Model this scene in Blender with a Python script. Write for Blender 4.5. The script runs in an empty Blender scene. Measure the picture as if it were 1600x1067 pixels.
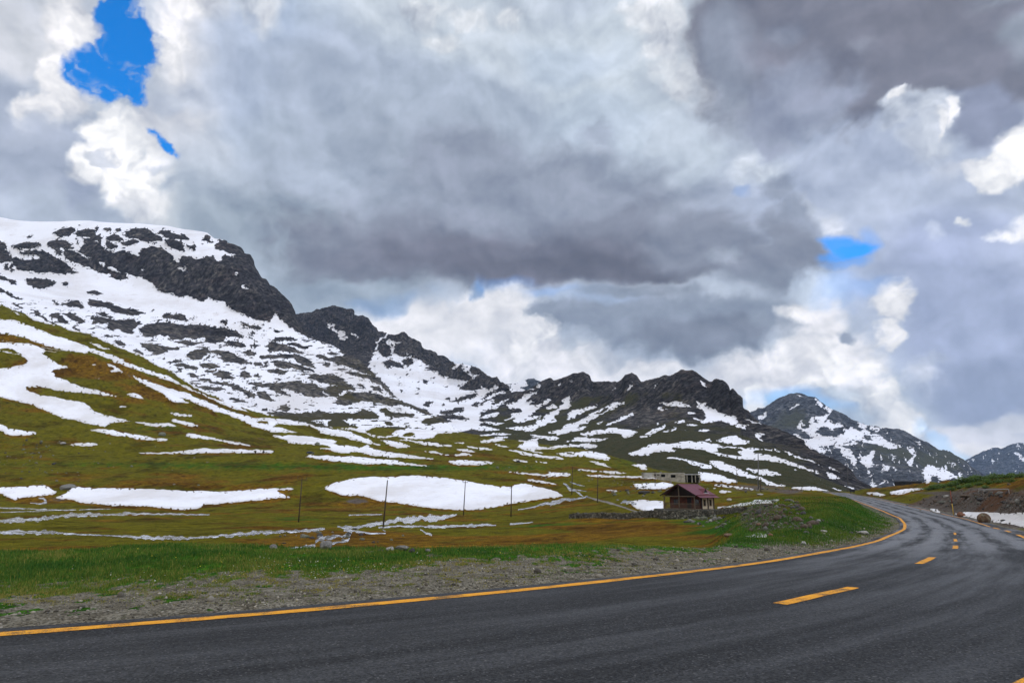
import bpy, bmesh, math, random
import numpy as np
from mathutils import Vector, Matrix

# ------------------------------------------------------------------ scene, camera
S = bpy.context.scene
COL = S.collection
FPX = 1100.0                      # focal length of the photograph in its own pixels
PITCH = math.atan((770 - 533.5) / FPX)
EYE = 1.6
cam_d = bpy.data.cameras.new('camera')
cam_d.sensor_width = 36.0
cam_d.lens = 36.0 * FPX / 1600.0
cam_d.clip_start = 0.1
cam_d.clip_end = 30000.0
cam = bpy.data.objects.new('camera', cam_d)
COL.objects.link(cam)
cam.location = (0, 0, EYE)
cam.rotation_euler = (math.radians(90) + PITCH, 0, 0)
S.camera = cam
S.view_settings.view_transform = 'Standard'
S.view_settings.look = 'None'
S.view_settings.exposure = 0.0
S.view_settings.gamma = 1.0
S.cycles.use_denoising = True
S.cycles.max_bounces = 5
S.cycles.volume_bounces = 0

CT, ST = math.cos(PITCH), math.sin(PITCH)


def ray(px, py):
    """photo pixel -> (x per metre of forward distance, z per metre of forward distance)"""
    u = (np.asarray(px, float) - 800) / FPX
    v = (533.5 - np.asarray(py, float)) / FPX
    yy = CT - v * ST
    return u / yy, (ST + v * CT) / yy


def project(x, y, z):
    z = z - EYE
    fy = y * CT + z * ST
    fz = -y * ST + z * CT
    return 800 + FPX * x / fy, 533.5 - FPX * fz / fy


def unproj(px, py, D):
    a, b = ray(px, py)
    return np.array([a * D, D, EYE + b * D])


# ------------------------------------------------------------------ noise (numpy gradient noise)
def _h(ix, iy, iz, seed):
    n = (ix * 374761393 + iy * 668265263 + iz * 2147483647 % 4294967291 + seed * 1274126177) & 0xFFFFFFFF
    n = ((n ^ (n >> 13)) * 1274126177) & 0xFFFFFFFF
    n = ((n ^ (n >> 16)) * 2246822519) & 0xFFFFFFFF
    return n ^ (n >> 15)


_G = np.array([(1, 1, 0), (-1, 1, 0), (1, -1, 0), (-1, -1, 0), (1, 0, 1), (-1, 0, 1), (1, 0, -1), (-1, 0, -1),
               (0, 1, 1), (0, -1, 1), (0, 1, -1), (0, -1, -1), (1, 1, 0), (-1, 1, 0), (0, -1, 1), (0, -1, -1)], np.float32)


def noise3(x, y, z, seed=0):
    x = np.asarray(x, np.float64); y = np.asarray(y, np.float64); z = np.asarray(z, np.float64)
    x, y, z = np.broadcast_arrays(x, y, z)
    ix = np.floor(x).astype(np.int64); iy = np.floor(y).astype(np.int64); iz = np.floor(z).astype(np.int64)
    fx = (x - ix).astype(np.float32); fy = (y - iy).astype(np.float32); fz = (z - iz).astype(np.float32)
    ux = fx * fx * fx * (fx * (fx * 6 - 15) + 10)
    uy = fy * fy * fy * (fy * (fy * 6 - 15) + 10)
    uz = fz * fz * fz * (fz * (fz * 6 - 15) + 10)
    out = 0
    for dx in (0, 1):
        wx = ux if dx else 1 - ux
        for dy in (0, 1):
            wy = uy if dy else 1 - uy
            for dz in (0, 1):
                wz = uz if dz else 1 - uz
                g = _G[_h(ix + dx, iy + dy, iz + dz * 1, seed) & 15]
                out = out + wx * wy * wz * (g[..., 0] * (fx - dx) + g[..., 1] * (fy - dy) + g[..., 2] * (fz - dz))
    return out


def noise2(x, y, seed=0):
    x = np.asarray(x, np.float64); y = np.asarray(y, np.float64)
    x, y = np.broadcast_arrays(x, y)
    ix = np.floor(x).astype(np.int64); iy = np.floor(y).astype(np.int64)
    fx = (x - ix).astype(np.float32); fy = (y - iy).astype(np.float32)
    ux = fx * fx * fx * (fx * (fx * 6 - 15) + 10)
    uy = fy * fy * fy * (fy * (fy * 6 - 15) + 10)
    out = 0
    for dx in (0, 1):
        wx = ux if dx else 1 - ux
        for dy in (0, 1):
            wy = uy if dy else 1 - uy
            a = (_h(ix + dx, iy + dy, 0 * ix, seed) & 1023) * (2 * math.pi / 1024)
            out = out + wx * wy * (np.cos(a) * (fx - dx) + np.sin(a) * (fy - dy)) * 1.4
    return out


def fbm2(x, y, octv=4, seed=0, gain=0.5):
    s, a, f, n = 0, 1.0, 1.0, 0
    for k in range(octv):
        s = s + a * noise2(x * f, y * f, seed + 7 * k); n += a
        a *= gain; f *= 2.03
    return s / n


def fbm3(x, y, z, octv=4, seed=0, gain=0.5, ridge=False):
    s, a, f, n = 0, 1.0, 1.0, 0
    for k in range(octv):
        v = noise3(x * f, y * f, z * f, seed + 7 * k)
        if ridge:
            v = 0.5 - np.abs(v) * 1.6
        s = s + a * v; n += a
        a *= gain; f *= 2.07
    return s / n


def smooth(a, b, x):
    t = np.clip((x - a) / (b - a), 0, 1)
    return t * t * (3 - 2 * t)


# ------------------------------------------------------------------ object helpers
def tag(o, label=None, cat=None, group=None, kind=None):
    if label: o['label'] = label
    if cat: o['category'] = cat
    if group: o['group'] = group
    if kind: o['kind'] = kind
    return o


def thing(name, label, cat, loc=(0, 0, 0), rotz=0.0, group=None):
    o = bpy.data.objects.new(name, None)
    COL.objects.link(o)
    o.empty_display_size = 0.3
    o.location = loc
    o.rotation_euler = (0, 0, rotz)
    return tag(o, label, cat, group)


def link(name, me, mats, parent=None):
    o = bpy.data.objects.new(name, me)
    COL.objects.link(o)
    for m in (mats if isinstance(mats, (list, tuple)) else [mats]):
        if m: me.materials.append(m)
    if parent is not None: o.parent = parent
    return o


def np_mesh(name, V, Fq, smooth_sh=True, attrs=None, tri=False):
    """fast mesh from numpy arrays; faces all quads or all triangles"""
    me = bpy.data.meshes.new(name)
    V = np.ascontiguousarray(V, np.float32); Fq = np.ascontiguousarray(Fq, np.int32)
    k = Fq.shape[1]
    me.vertices.add(len(V)); me.vertices.foreach_set('co', V.ravel())
    me.loops.add(Fq.size); me.loops.foreach_set('vertex_index', Fq.ravel())
    me.polygons.add(len(Fq))
    me.polygons.foreach_set('loop_start', np.arange(0, Fq.size, k, dtype=np.int32))
    if smooth_sh:
        me.polygons.foreach_set('use_smooth', np.ones(len(Fq), bool))
    for an, av in (attrs or {}).items():
        a = me.attributes.new(an, 'FLOAT', 'POINT')
        a.data.foreach_set('value', np.ascontiguousarray(av, np.float32).ravel())
    me.update(calc_edges=True)
    return me


def grid_faces(n0, n1):
    i = np.arange(n0 * n1).reshape(n0, n1)
    return np.stack([i[:-1, :-1], i[1:, :-1], i[1:, 1:], i[:-1, 1:]], -1).reshape(-1, 4)


class MB:
    """collects boxes, tubes and prisms into one bmesh"""
    def __init__(self): self.bm = bmesh.new()

    def box(self, c, s, rz=0.0, bev=0.0, M=None):
        r = bmesh.ops.create_cube(self.bm, size=1.0)
        m = Matrix.Translation(c) @ Matrix.Rotation(rz, 4, 'Z') @ Matrix.Diagonal((s[0], s[1], s[2], 1))
        if M is not None: m = M @ m
        bmesh.ops.transform(self.bm, matrix=m, verts=r['verts'])
        if bev > 0:
            es = list({e for v in r['verts'] for e in v.link_edges})
            bmesh.ops.bevel(self.bm, geom=es, offset=bev, segments=1, affect='EDGES')
        return self

    def tube(self, a, b, r0, r1=None, n=8):
        a, b = Vector(a), Vector(b)
        r1 = r0 if r1 is None else r1
        d = b - a
        r = bmesh.ops.create_cone(self.bm, cap_ends=True, segments=n, radius1=r0, radius2=r1, depth=d.length)
        m = Matrix.Translation((a + b) / 2) @ d.to_track_quat('Z', 'Y').to_matrix().to_4x4()
        bmesh.ops.transform(self.bm, matrix=m, verts=r['verts'])
        return self

    def prism(self, pts, axis, a, b):
        """polygon pts in the two axes other than `axis`, extruded from a to b"""
        def mk(p, t):
            return {'x': (t, p[0], p[1]), 'y': (p[0], t, p[1]), 'z': (p[0], p[1], t)}[axis]
        A = [self.bm.verts.new(mk(p, a)) for p in pts]
        B = [self.bm.verts.new(mk(p, b)) for p in pts]
        n = len(pts)
        self.bm.faces.new(A); self.bm.faces.new(B[::-1])
        for i in range(n):
            self.bm.faces.new((A[i], B[i], B[(i + 1) % n], A[(i + 1) % n]))
        return self

    def face(self, pts):
        self.bm.faces.new([self.bm.verts.new(p) for p in pts]); return self

    def ball(self, c, s, sub=2):
        r = bmesh.ops.create_icosphere(self.bm, subdivisions=sub, radius=1.0)
        bmesh.ops.transform(self.bm, matrix=Matrix.Translation(c) @ Matrix.Diagonal((s[0], s[1], s[2], 1)), verts=r['verts'])
        return self

    def mesh(self, name, smooth_sh=False):
        bmesh.ops.recalc_face_normals(self.bm, faces=self.bm.faces)
        me = bpy.data.meshes.new(name)
        self.bm.to_mesh(me); self.bm.free()
        if smooth_sh:
            me.polygons.foreach_set('use_smooth', np.ones(len(me.polygons), bool))
        return me

    def build(self, name, mat, parent=None, smooth_sh=False):
        return link(name, self.mesh(name, smooth_sh), mat, parent)


def copy_tree(o, parent=None):
    c = o.copy(); COL.objects.link(c)
    if parent is not None: c.parent = parent
    for ch in list(o.children): copy_tree(ch, c)
    return c


# ------------------------------------------------------------------ node helpers
def new_mat(name):
    m = bpy.data.materials.new(name); m.use_nodes = True
    m.node_tree.nodes.clear()
    return m, NT(m.node_tree)


class NT:
    def __init__(self, nt): self.nt = nt; self.N = nt.nodes; self.L = nt.links

    def put(self, sock, v):
        if isinstance(v, bpy.types.NodeSocket): self.L.new(v, sock)
        elif v is not None:
            if sock.type == 'RGBA' and not hasattr(v, '__len__'): v = (v, v, v, 1)
            elif sock.type == 'RGBA' and len(v) == 3: v = (*v, 1)
            sock.default_value = v

    def n(self, typ, **kw):
        nd = self.N.new(typ)
        ins = kw.pop('ins', {})
        for k, v in kw.items(): setattr(nd, k, v)
        for k, v in ins.items(): self.put(nd.inputs[k], v)
        return nd

    def math(self, op, a, b=None, c=None, clamp=False):
        nd = self.n('ShaderNodeMath', operation=op, use_clamp=clamp)
        self.put(nd.inputs[0], a)
        if b is not None: self.put(nd.inputs[1], b)
        if c is not None: self.put(nd.inputs[2], c)
        return nd.outputs[0]

    def vmath(self, op, a, b=None, scale=None):
        nd = self.n('ShaderNodeVectorMath', operation=op)
        self.put(nd.inputs[0], a)
        if b is not None: self.put(nd.inputs[1], b)
        if scale is not None: self.put(nd.inputs['Scale'], scale)
        return nd.outputs[0]

    def noise(self, vec, scale, detail=4, rough=0.5, dist=0.0, out=0, lac=2.0, dim='3D'):
        nd = self.n('ShaderNodeTexNoise', noise_dimensions=dim, ins={'Scale': scale, 'Detail': detail, 'Roughness': rough, 'Distortion': dist, 'Lacunarity': lac})
        if vec is not None: self.put(nd.inputs['Vector'], vec)
        return nd.outputs[out]

    def voro(self, vec, scale, detail=0, rough=0.5, feature='F1', out=0, rnd=1.0, dim='3D'):
        nd = self.n('ShaderNodeTexVoronoi', feature=feature, voronoi_dimensions=dim)
        self.put(nd.inputs['Scale'], scale); self.put(nd.inputs['Randomness'], rnd)
        if 'Detail' in nd.inputs: self.put(nd.inputs['Detail'], detail); self.put(nd.inputs['Roughness'], rough)
        if vec is not None: self.put(nd.inputs['Vector'], vec)
        return nd.outputs[out]

    def mapr(self, v, a, b, c=0.0, d=1.0, interp='SMOOTHSTEP'):
        nd = self.n('ShaderNodeMapRange', interpolation_type=interp)
        for i, x in enumerate((v, a, b, c, d)): self.put(nd.inputs[i], x)
        return nd.outputs[0]

    def mix(self, f, a, b, mode='MIX'):
        nd = self.n('ShaderNodeMix', data_type='RGBA', blend_type=mode)
        nd.clamp_factor = True
        self.put(nd.inputs[0], f); self.put(nd.inputs[6], a); self.put(nd.inputs[7], b)
        return nd.outputs[2]

    def attr(self, name):
        return self.n('ShaderNodeAttribute', attribute_name=name).outputs['Fac']

    def scalev(self, vec, s):
        nd = self.n('ShaderNodeMapping'); self.put(nd.inputs['Vector'], vec); nd.inputs['Scale'].default_value = s
        return nd.outputs[0]

    def pos(self): return self.n('ShaderNodeNewGeometry').outputs['Position']

    def bump(self, h, strength, dist):
        nd = self.n('ShaderNodeBump', ins={'Strength': strength, 'Distance': dist, 'Height': h})
        return nd.outputs[0]

    def principled(self, color, rough=0.8, spec=0.3, normal=None, **kw):
        nd = self.n('ShaderNodeBsdfPrincipled')
        self.put(nd.inputs['Base Color'], color); self.put(nd.inputs['Roughness'], rough)
        self.put(nd.inputs['Specular IOR Level'], spec)
        if normal is not None: self.put(nd.inputs['Normal'], normal)
        for k, v in kw.items(): self.put(nd.inputs[k], v)
        self.L.new(nd.outputs[0], self.n('ShaderNodeOutputMaterial').inputs['Surface'])
        return nd


def simple_mat(name, col, rough=0.8, var=0.25, scale=6.0, spec=0.3, bump=0.0, **kw):
    """plain painted / wooden / metal surface with uneven tone"""
    m, t = new_mat(name)
    co = t.n('ShaderNodeTexCoord').outputs['Object']
    n = t.noise(co, scale, 6, 0.6)
    c = t.mix(t.mapr(n, 0.3, 0.7), tuple(x * (1 - var) for x in col), tuple(min(1, x * (1 + var)) for x in col))
    nor = t.bump(t.noise(co, scale * 4, 5), bump, 0.05) if bump else None
    t.principled(c, rough, spec, nor, **kw)
    return m

# ------------------------------------------------------------------ where snow lies (outlines in photo pixels, laid onto the slopes)
RX0, RY0, RW, RH = -160, 250, 1920, 640
SNOW = np.zeros((RH, RW), np.float32)


def fill(pts, val, arr=None):
    arr = SNOW if arr is None else arr
    P = np.array(pts, float)
    x = P[:, 0] - RX0; y = P[:, 1] - RY0
    y0, y1 = max(0, int(np.floor(y.min()))), min(RH - 1, int(np.ceil(y.max())))
    x2, y2 = np.roll(x, -1), np.roll(y, -1)
    for r in range(y0, y1 + 1):
        for sub in (0.5,):
            yc = r + sub
            m = (y <= yc) != (y2 <= yc)
            if not m.any(): continue
            xs = np.sort(x[m] + (yc - y[m]) / (y2[m] - y[m]) * (x2[m] - x[m]))
            for a, b in zip(xs[::2], xs[1::2]):
                i, j = max(0, int(round(a))), min(RW, int(round(b)))
                if j > i: arr[r, i:j] = val
                elif b - a > 0.4 and 0 <= i < RW: arr[r, i] = val


def Z(ox, oy, sc, polys, val):
    for p in polys:
        q = np.array(p, float)
        fill(np.stack([ox + q[:, 0] / sc, oy + q[:, 1] / sc], 1), val)


K5 = 16 / 3
# left mountain: all snow, then its rock
fill([(-150, 200), (420, 200), (470, 496), (482, 526), (522, 541), (560, 561), (590, 589), (622, 625), (659, 640), (699, 657),
      (790, 664), (787, 672), (734, 672), (717, 676), (684, 678), (676, 685), (663, 687), (635, 686), (620, 682), (605, 685),
      (590, 685), (571, 678), (547, 672), (522, 670), (511, 666), (500, 662), (484, 659), (449, 653), (419, 650), (406, 646),
      (362, 633), (340, 622), (312, 611), (295, 601), (278, 590), (269, 581), (250, 575), (225, 560), (197, 549), (169, 537),
      (139, 523), (112, 518), (82, 509), (60, 503), (25, 491), (0, 480), (-60, 450), (-150, 420)], 1)
fill([(640, 500), (780, 590), (790, 664), (699, 657), (659, 640), (622, 625), (590, 589), (560, 561), (560, 500)], 1)
Z(0, 340, K5, [
 [(650,270),(720,215),(830,230),(900,290),(960,300),(1040,290),(1110,300),(1150,320),(1180,265),(1300,250),(1390,275),(1440,340),(1480,380),(1500,340),(1600,330),(1600,650),(1490,655),(1460,635),(1370,625),(1290,580),(1240,520),(1150,490),(1060,470),(1000,450),(940,410),(880,410),(810,380),(760,350),(690,310)],
 [(530,265),(620,275),(680,320),(770,360),(830,390),(890,420),(960,440),(1050,475),(1080,510),(970,520),(900,470),(840,465),(780,430),(710,410),(640,375),(560,350),(535,300)],
 [(430,115),(520,90),(590,75),(640,110),(600,140),(550,150),(500,165)],[(620,140),(680,110),(770,112),(830,160),(850,185),(790,200),(740,165),(650,160)],
 [(890,160),(960,140),(1030,180),(1000,205),(900,200)],[(860,90),(920,88),(930,110),(890,122)],[(790,80),(825,85),(820,108),(790,100)],[(950,100),(1000,95),(1030,115),(990,125)],
 [(1040,120),(1100,95),(1240,100),(1330,160),(1350,200),(1280,210),(1200,205),(1110,165),(1050,150)],[(1310,110),(1420,115),(1500,150),(1580,180),(1530,185),(1400,175),(1330,140)],
 [(1370,190),(1430,180),(1530,230),(1530,290),(1480,270),(1400,240)],[(1000,210),(1080,190),(1130,190),(1160,215),(1090,240),(1030,240)],[(890,225),(950,220),(980,250),(930,280),(890,250)],
 [(960,290),(1040,270),(1060,300),(1000,310)],[(650,60),(680,65),(670,80)],[(1550,240),(1600,245),(1600,275)],[(690,180),(800,190),(820,230),(720,225)],
 [(100,225),(200,215),(330,215),(350,245),(280,255),(160,265),(105,245)],[(410,195),(480,180),(540,195),(600,220),(610,260),(560,260),(500,245),(520,320),(470,300),(440,250),(390,245)],
 [(145,295),(300,290),(360,285),(440,320),(530,370),(600,420),(655,465),(560,465),(420,460),(370,465),(240,450),(150,440),(90,370),(0,385),(-200,300),(-200,180),(0,190),(40,210),(60,270),(100,350),(200,360),(300,360),(340,350),(310,320),(200,315)],
 [(35,400),(70,395),(70,440),(40,430)],[(80,400),(110,400),(118,455),(90,455)],[(-200,440),(0,475),(60,505),(155,545),(120,560),(60,530),(0,525),(-200,500)],
 [(205,515),(330,515),(480,540),(420,570),(370,600),(310,590),(240,560)],[(510,550),(550,540),(585,560),(545,575)],[(590,390),(640,395),(640,410)],[(720,610),(780,605),(870,630),(800,645),(730,625)],[(210,150),(260,140),(280,152),(240,160)],
 [(520,715),(600,700),(650,705),(705,750),(620,750),(530,735)],[(430,705),(460,700),(505,740),(460,730)],[(425,800),(480,795),(560,870),(590,890),(530,880),(430,825)],[(520,800),(600,800),(670,830),(715,880),(660,885),(600,850)],
 [(730,685),(850,695),(870,710),(930,720),(1020,750),(1140,770),(1225,805),(1130,810),(1000,805),(930,780),(870,750),(760,740),(740,715)],[(790,790),(860,785),(900,815),(970,830),(860,825)],
 [(750,830),(880,840),(1000,855),(1110,850),(1190,880),(1140,910),(1110,930),(1115,965),(1060,965),(990,930),(930,940),(890,910),(910,880),(840,885),(770,855)],
 [(1160,930),(1220,890),(1340,875),(1440,885),(1500,910),(1600,890),(1600,990),(1550,980),(1540,1015),(1420,1020),(1430,970),(1330,980),(1280,1000),(1190,980)],[(1350,830),(1400,805),(1440,820),(1500,800),(1560,830),(1565,860),(1480,855),(1400,845)],
 [(-200,520),(0,600),(60,630),(140,670),(210,715),(140,680),(40,635),(-200,545)],[(80,710),(160,735),(230,775),(160,755)],[(0,730),(100,770),(200,800),(270,850),(170,810),(60,770),(0,745)],[(240,755),(330,800),(410,860),(540,930),(620,970),(540,940),(430,885),(320,820)],[(580,900),(660,930),(720,965),(640,938)]], 0)
Z(250, 340, K5, [
 [(0,330),(70,280),(140,370),(220,330),(300,350),(440,320),(490,370),(540,300),(600,330),(640,300),(560,290),(530,270),(460,260),(470,235),(500,180),(580,225),(700,265),(720,305),(780,310),(840,400),(900,490),(950,490),(980,570),(1060,600),(1130,680),(1170,790),(1145,850),(1230,990),(1160,950),(1080,905),(1010,850),(970,800),(930,770),(960,800),(905,870),(800,850),(740,820),(660,790),(580,760),(540,700),(480,700),(410,660),(340,705),(270,660),(210,640),(150,655),(110,630),(0,615)],
 [(340,185),(400,150),(450,215),(400,205)],[(265,250),(300,235),(310,260),(285,290)],[(160,330),(200,320),(300,350),(230,375),(170,370)],[(0,100),(80,110),(140,150),(60,150)],[(170,140),(200,140),(245,185),(210,185)],
 [(1130,830),(1270,780),(1450,700),(1600,750),(1600,1067),(1450,1067),(1230,990),(1145,880)]], 0)
Z(250, 340, K5, [[(480,310),(520,300),(535,345),(490,370)],[(150,420),(230,395),(225,440),(180,440)],[(610,455),(640,450),(655,490)],[(680,560),(705,555),(735,595),(690,600)],[(215,460),(235,445),(230,470)],[(215,570),(240,545),(228,568)]], 1)
Z(0, 340, K5, [[(810,380),(870,370),(880,405)],[(910,415),(960,420),(1000,460),(940,435)],[(1490,415),(1560,400),(1560,450),(1530,450)],[(1160,430),(1200,425),(1190,440)],[(340,380),(400,400),(470,425),(410,410)],[(1440,340),(1475,360),(1470,375)]], 1)
Z(0, 500, K5, [[(860,125),(910,125),(950,150),(900,150)],[(945,165),(1000,175),(1050,210),(1010,215),(950,185)],[(1100,250),(1160,255),(1210,300),(1140,275)],[(1160,200),(1260,195),(1350,230),(1490,235),(1490,250),(1380,250),(1370,275),(1310,285),(1250,260),(1190,225)],[(1470,180),(1560,170),(1600,180),(1600,215),(1530,205)],[(1320,315),(1390,325),(1360,338)],[(1430,345),(1500,335),(1530,350),(1450,358)],[(1450,370),(1530,365),(1600,385),(1600,415),(1540,390),(1470,385)],[(1470,400),(1530,412),(1500,425)],[(1540,290),(1600,260),(1600,330)]], 0)
Z(250, 500, K5, [
 [(0,20),(100,50),(230,45),(330,40),(540,80),(640,95),(720,150),(640,145),(550,140),(520,190),(440,200),(370,190),(380,150),(290,165),(220,150),(130,165),(80,160),(70,130),(0,135)],
 [(130,180),(200,170),(310,190),(330,210),(220,212)],[(550,195),(570,170),(650,185),(715,205),(715,230),(640,225)],[(735,210),(800,205),(840,210),(790,228)],[(890,190),(960,185),(1060,210),(1150,240),(1210,280),(1150,275),(1000,255),(900,260)],
 [(900,170),(1000,145),(1100,145),(1160,165),(1060,165),(960,180)],[(1060,185),(1150,190),(1240,230),(1200,240),(1110,210)],[(660,10),(760,50),(850,65),(830,90),(760,75),(690,40)],[(500,10),(560,10),(580,45),(530,40)],[(940,80),(1020,95),(970,100)],[(720,120),(790,135),(760,140)],[(740,155),(825,175),(790,178)],
 [(210,290),(270,255),(390,235),(415,260),(370,300),(330,325),(250,335)],[(360,330),(400,300),(430,300),(410,325)],[(400,265),(480,248),(560,265),(640,290),(720,340),(760,360),(650,370),(620,360),(550,350),(500,320),(500,290)],
 [(670,262),(760,258),(800,275),(770,300),(720,285)],[(830,300),(900,288),(1060,290),(1160,285),(1240,330),(1300,390),(1230,385),(1130,350),(1120,310),(1050,322),(850,320)],[(920,350),(970,330),(1050,345),(1150,370),(1250,400),(1290,435),(1220,420),(1100,400),(1000,400)],
 [(1100,420),(1220,425),(1200,437)],[(880,420),(1000,410),(1055,420),(1050,450),(960,445)],[(860,370),(890,335),(910,350),(890,375)],[(770,350),(840,355),(840,380),(790,380)],[(740,345),(765,350),(760,368)],
 [(320,370),(370,352),(470,368),(510,395),(440,405),(360,390)],[(120,375),(180,360),(250,378),(320,400),(300,420),(230,400)],[(135,395),(190,405),(195,420),(160,420)],[(90,350),(140,335),(190,345),(150,355)],
 [(440,460),(500,425),(560,425),(620,475),(600,495),(540,495)],[(370,420),(450,420),(460,440),(400,445)],[(665,440),(700,425),(755,440),(750,470),(710,485),(670,470)],[(780,460),(810,452),(855,470),(820,480)],[(235,445),(280,440),(320,470),(260,483)],
 [(320,500),(370,485),(440,500),(420,515)],[(420,520),(520,515),(640,540),(720,580),(790,620),(790,645),(750,640),(690,605),(620,575),(560,545),(450,535)],
 [(710,530),(820,518),(900,525),(1020,525),(1150,505),(1220,530),(1290,530),(1360,580),(1360,620),(1290,650),(1220,635),(1140,600),(1060,565),(990,570),(1050,610),(1110,635),(1060,630),(990,610),(920,580),(930,560),(840,555)],
 [(800,600),(860,595),(910,630),(930,660),(960,665),(930,680),(880,665),(820,640)],[(750,570),(800,570),(830,590),(790,588)],[(1220,480),(1270,450),(1340,455),(1370,470),(1440,455),(1500,480),(1560,530),(1590,550),(1500,540),(1430,535),(1350,520),(1280,495)],
 [(1365,580),(1430,545),(1600,570),(1600,580),(1500,590),(1490,620),(1440,635),(1390,615)],[(1480,650),(1560,610),(1600,600),(1600,700),(1530,710),(1470,695)],[(1380,320),(1460,305),(1540,295),(1600,300),(1600,400),(1530,380),(1470,350)],
 [(1290,290),(1340,282),(1390,305),(1340,320)],[(1390,280),(1420,265),(1510,285),(1430,290)],[(1360,365),(1380,352),(1415,380),(1385,388)],[(1530,435),(1600,430),(1600,460)],[(545,660),(600,650),(700,665),(710,685),(630,675)],[(655,505),(780,508),(690,515)],[(950,500),(1010,500),(980,510)],
 [(985,740),(1040,705),(1070,715),(1095,760),(1020,755)],[(840,740),(890,740),(900,760),(860,758)],[(890,770),(960,765),(1080,775),(1180,780),(1220,760),(1260,780),(1330,745),(1350,770),(1440,780),(1560,775),(1600,790),(1600,825),(1520,820),(1430,830),(1290,840),(1250,850),(1180,830),(1060,815),(900,790)],
 [(1400,850),(1460,825),(1520,830),(1560,870),(1600,890),(1540,900),(1460,905),(1410,880)],[(230,515),(340,525),(350,535),(260,530)],[(300,550),(420,555),(560,570),(500,590),(400,585)]], 0)
Z(500, 460, K5, [
 [(0,500),(40,510),(60,530),(100,520),(160,512),(210,510),(200,490),(140,450),(130,420),(210,440),(320,540),(410,625),(490,700),(560,770),(620,850),(655,880),(600,850),(540,800),(490,740),(420,670),(330,640),(260,610),(180,590),(100,560),(40,545),(0,530)],
 [(195,645),(300,650),(400,670),(480,700),(520,760),(470,740),(380,700),(300,680)],[(420,760),(490,775),(520,825),(470,805)],[(310,740),(350,750),(385,790),(330,770)],[(50,490),(100,480),(170,495),(110,503)],[(25,570),(70,570),(80,600),(40,595)],
 [(0,665),(100,670),(180,705),(250,760),(310,790),(200,800),(160,830),(100,850),(40,820),(60,770),(160,765),(100,740),(0,735)],[(0,800),(30,820),(20,845),(0,840)],
 [(140,900),(160,850),(250,815),(330,815),(440,820),(540,850),(650,885),(760,920),(860,955),(940,1005),(900,1000),(830,975),(740,935),(660,915),(590,925),(510,910),(430,895),(340,890),(250,905),(180,920)],
 [(490,955),(560,945),(600,985),(700,985),(780,995),(780,1015),(680,1020),(600,1015),(590,1050),(570,1020)],[(0,970),(60,995),(200,990),(290,1000),(340,965),(430,965),(480,1000),(480,1040),(400,1045),(300,1035),(120,1040),(0,1040)],[(840,1055),(900,1030),(1000,1015),(1100,1067),(840,1067)]], 0)
Z(500, 620, K5, [[(70,210),(140,185),(190,195),(240,235),(310,245),(310,270),(250,260),(160,265),(100,250)],[(845,210),(880,180),(960,170),(1060,185),(1090,205),(1000,215),(910,235),(860,225)],[(370,290),(470,250),(560,255),(640,250),(730,265),(640,285),(600,310),(540,340),(480,325),(400,310)],[(700,315),(760,298),(800,310),(760,330),(700,330)],[(920,265),(955,262),(940,283)],[(540,210),(600,210),(600,240),(560,240)]], 0)
# middle mountain and its bowl
Z(500, 460, K5, [
 [(-60,60),(0,90),(120,30),(290,100),(350,140),(430,180),(490,270),(480,330),(500,380),(465,390),(460,470),(430,520),(400,560),(410,625),(320,540),(210,440),(130,420),(0,390),(-60,360)],
 [(470,290),(560,320),(520,365),(480,360)],[(480,400),(540,405),(590,450),(595,525),(540,525),(490,480)],[(520,375),(560,370),(565,395),(530,400)],[(585,420),(610,420),(610,445)],
 [(545,325),(620,330),(700,300),(740,340),(800,360),(870,390),(880,450),(930,460),(980,510),(1000,520),(1030,510),(1100,550),(1120,590),(1090,640),(1060,650),(1000,665),(960,640),(960,600),(900,585),(830,550),(760,525),(720,480),(720,520),(610,495),(640,460),(640,430),(700,400),(630,400),(560,365)],
 [(675,560),(740,535),(780,590),(730,600),(690,580)],[(525,575),(560,545),(620,550),(680,590),(725,625),(640,605),(590,595),(570,615)],[(860,610),(960,590),(1090,620),(1180,620),(1260,690),(1220,730),(1150,710),(1050,690),(1020,680),(960,640)],
 [(1110,630),(1190,580),(1190,600),(1130,640)],[(1240,650),(1300,590),(1370,655),(1290,670)],[(1220,760),(1260,720),(1330,680),(1400,680),(1450,680),(1500,670),(1530,740),(1590,740),(1600,800),(1560,810),(1480,760),(1420,790),(1360,770),(1300,800),(1250,800),(1180,790)],
 [(850,710),(880,720),(890,750),(860,745)],[(910,715),(960,750),(940,745)],[(795,770),(830,780),(810,790)],[(660,800),(710,790),(680,812)],[(1030,880),(1090,858),(1070,885)],[(865,905),(940,895),(910,935),(880,930)],[(1080,900),(1150,870),(1260,830),(1330,825),(1290,860),(1200,890),(1160,905)],
 [(1000,970),(1100,960),(1200,945),(1190,970),(1100,990),(1000,990)],[(990,920),(1040,905),(1020,930)],[(1240,930),(1310,905),(1320,940),(1260,930)],[(940,1010),(1100,1000),(1200,1020),(1280,1050),(1200,1040),(1060,1035)]], 0)
Z(500, 460, K5, [[(45,230),(110,250),(130,290),(200,310),(220,350),(225,385),(160,385),(150,340),(90,290),(60,280)],[(250,320),(300,325),(330,365),(290,350)],[(90,235),(140,255),(110,262)]], 1)
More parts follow.
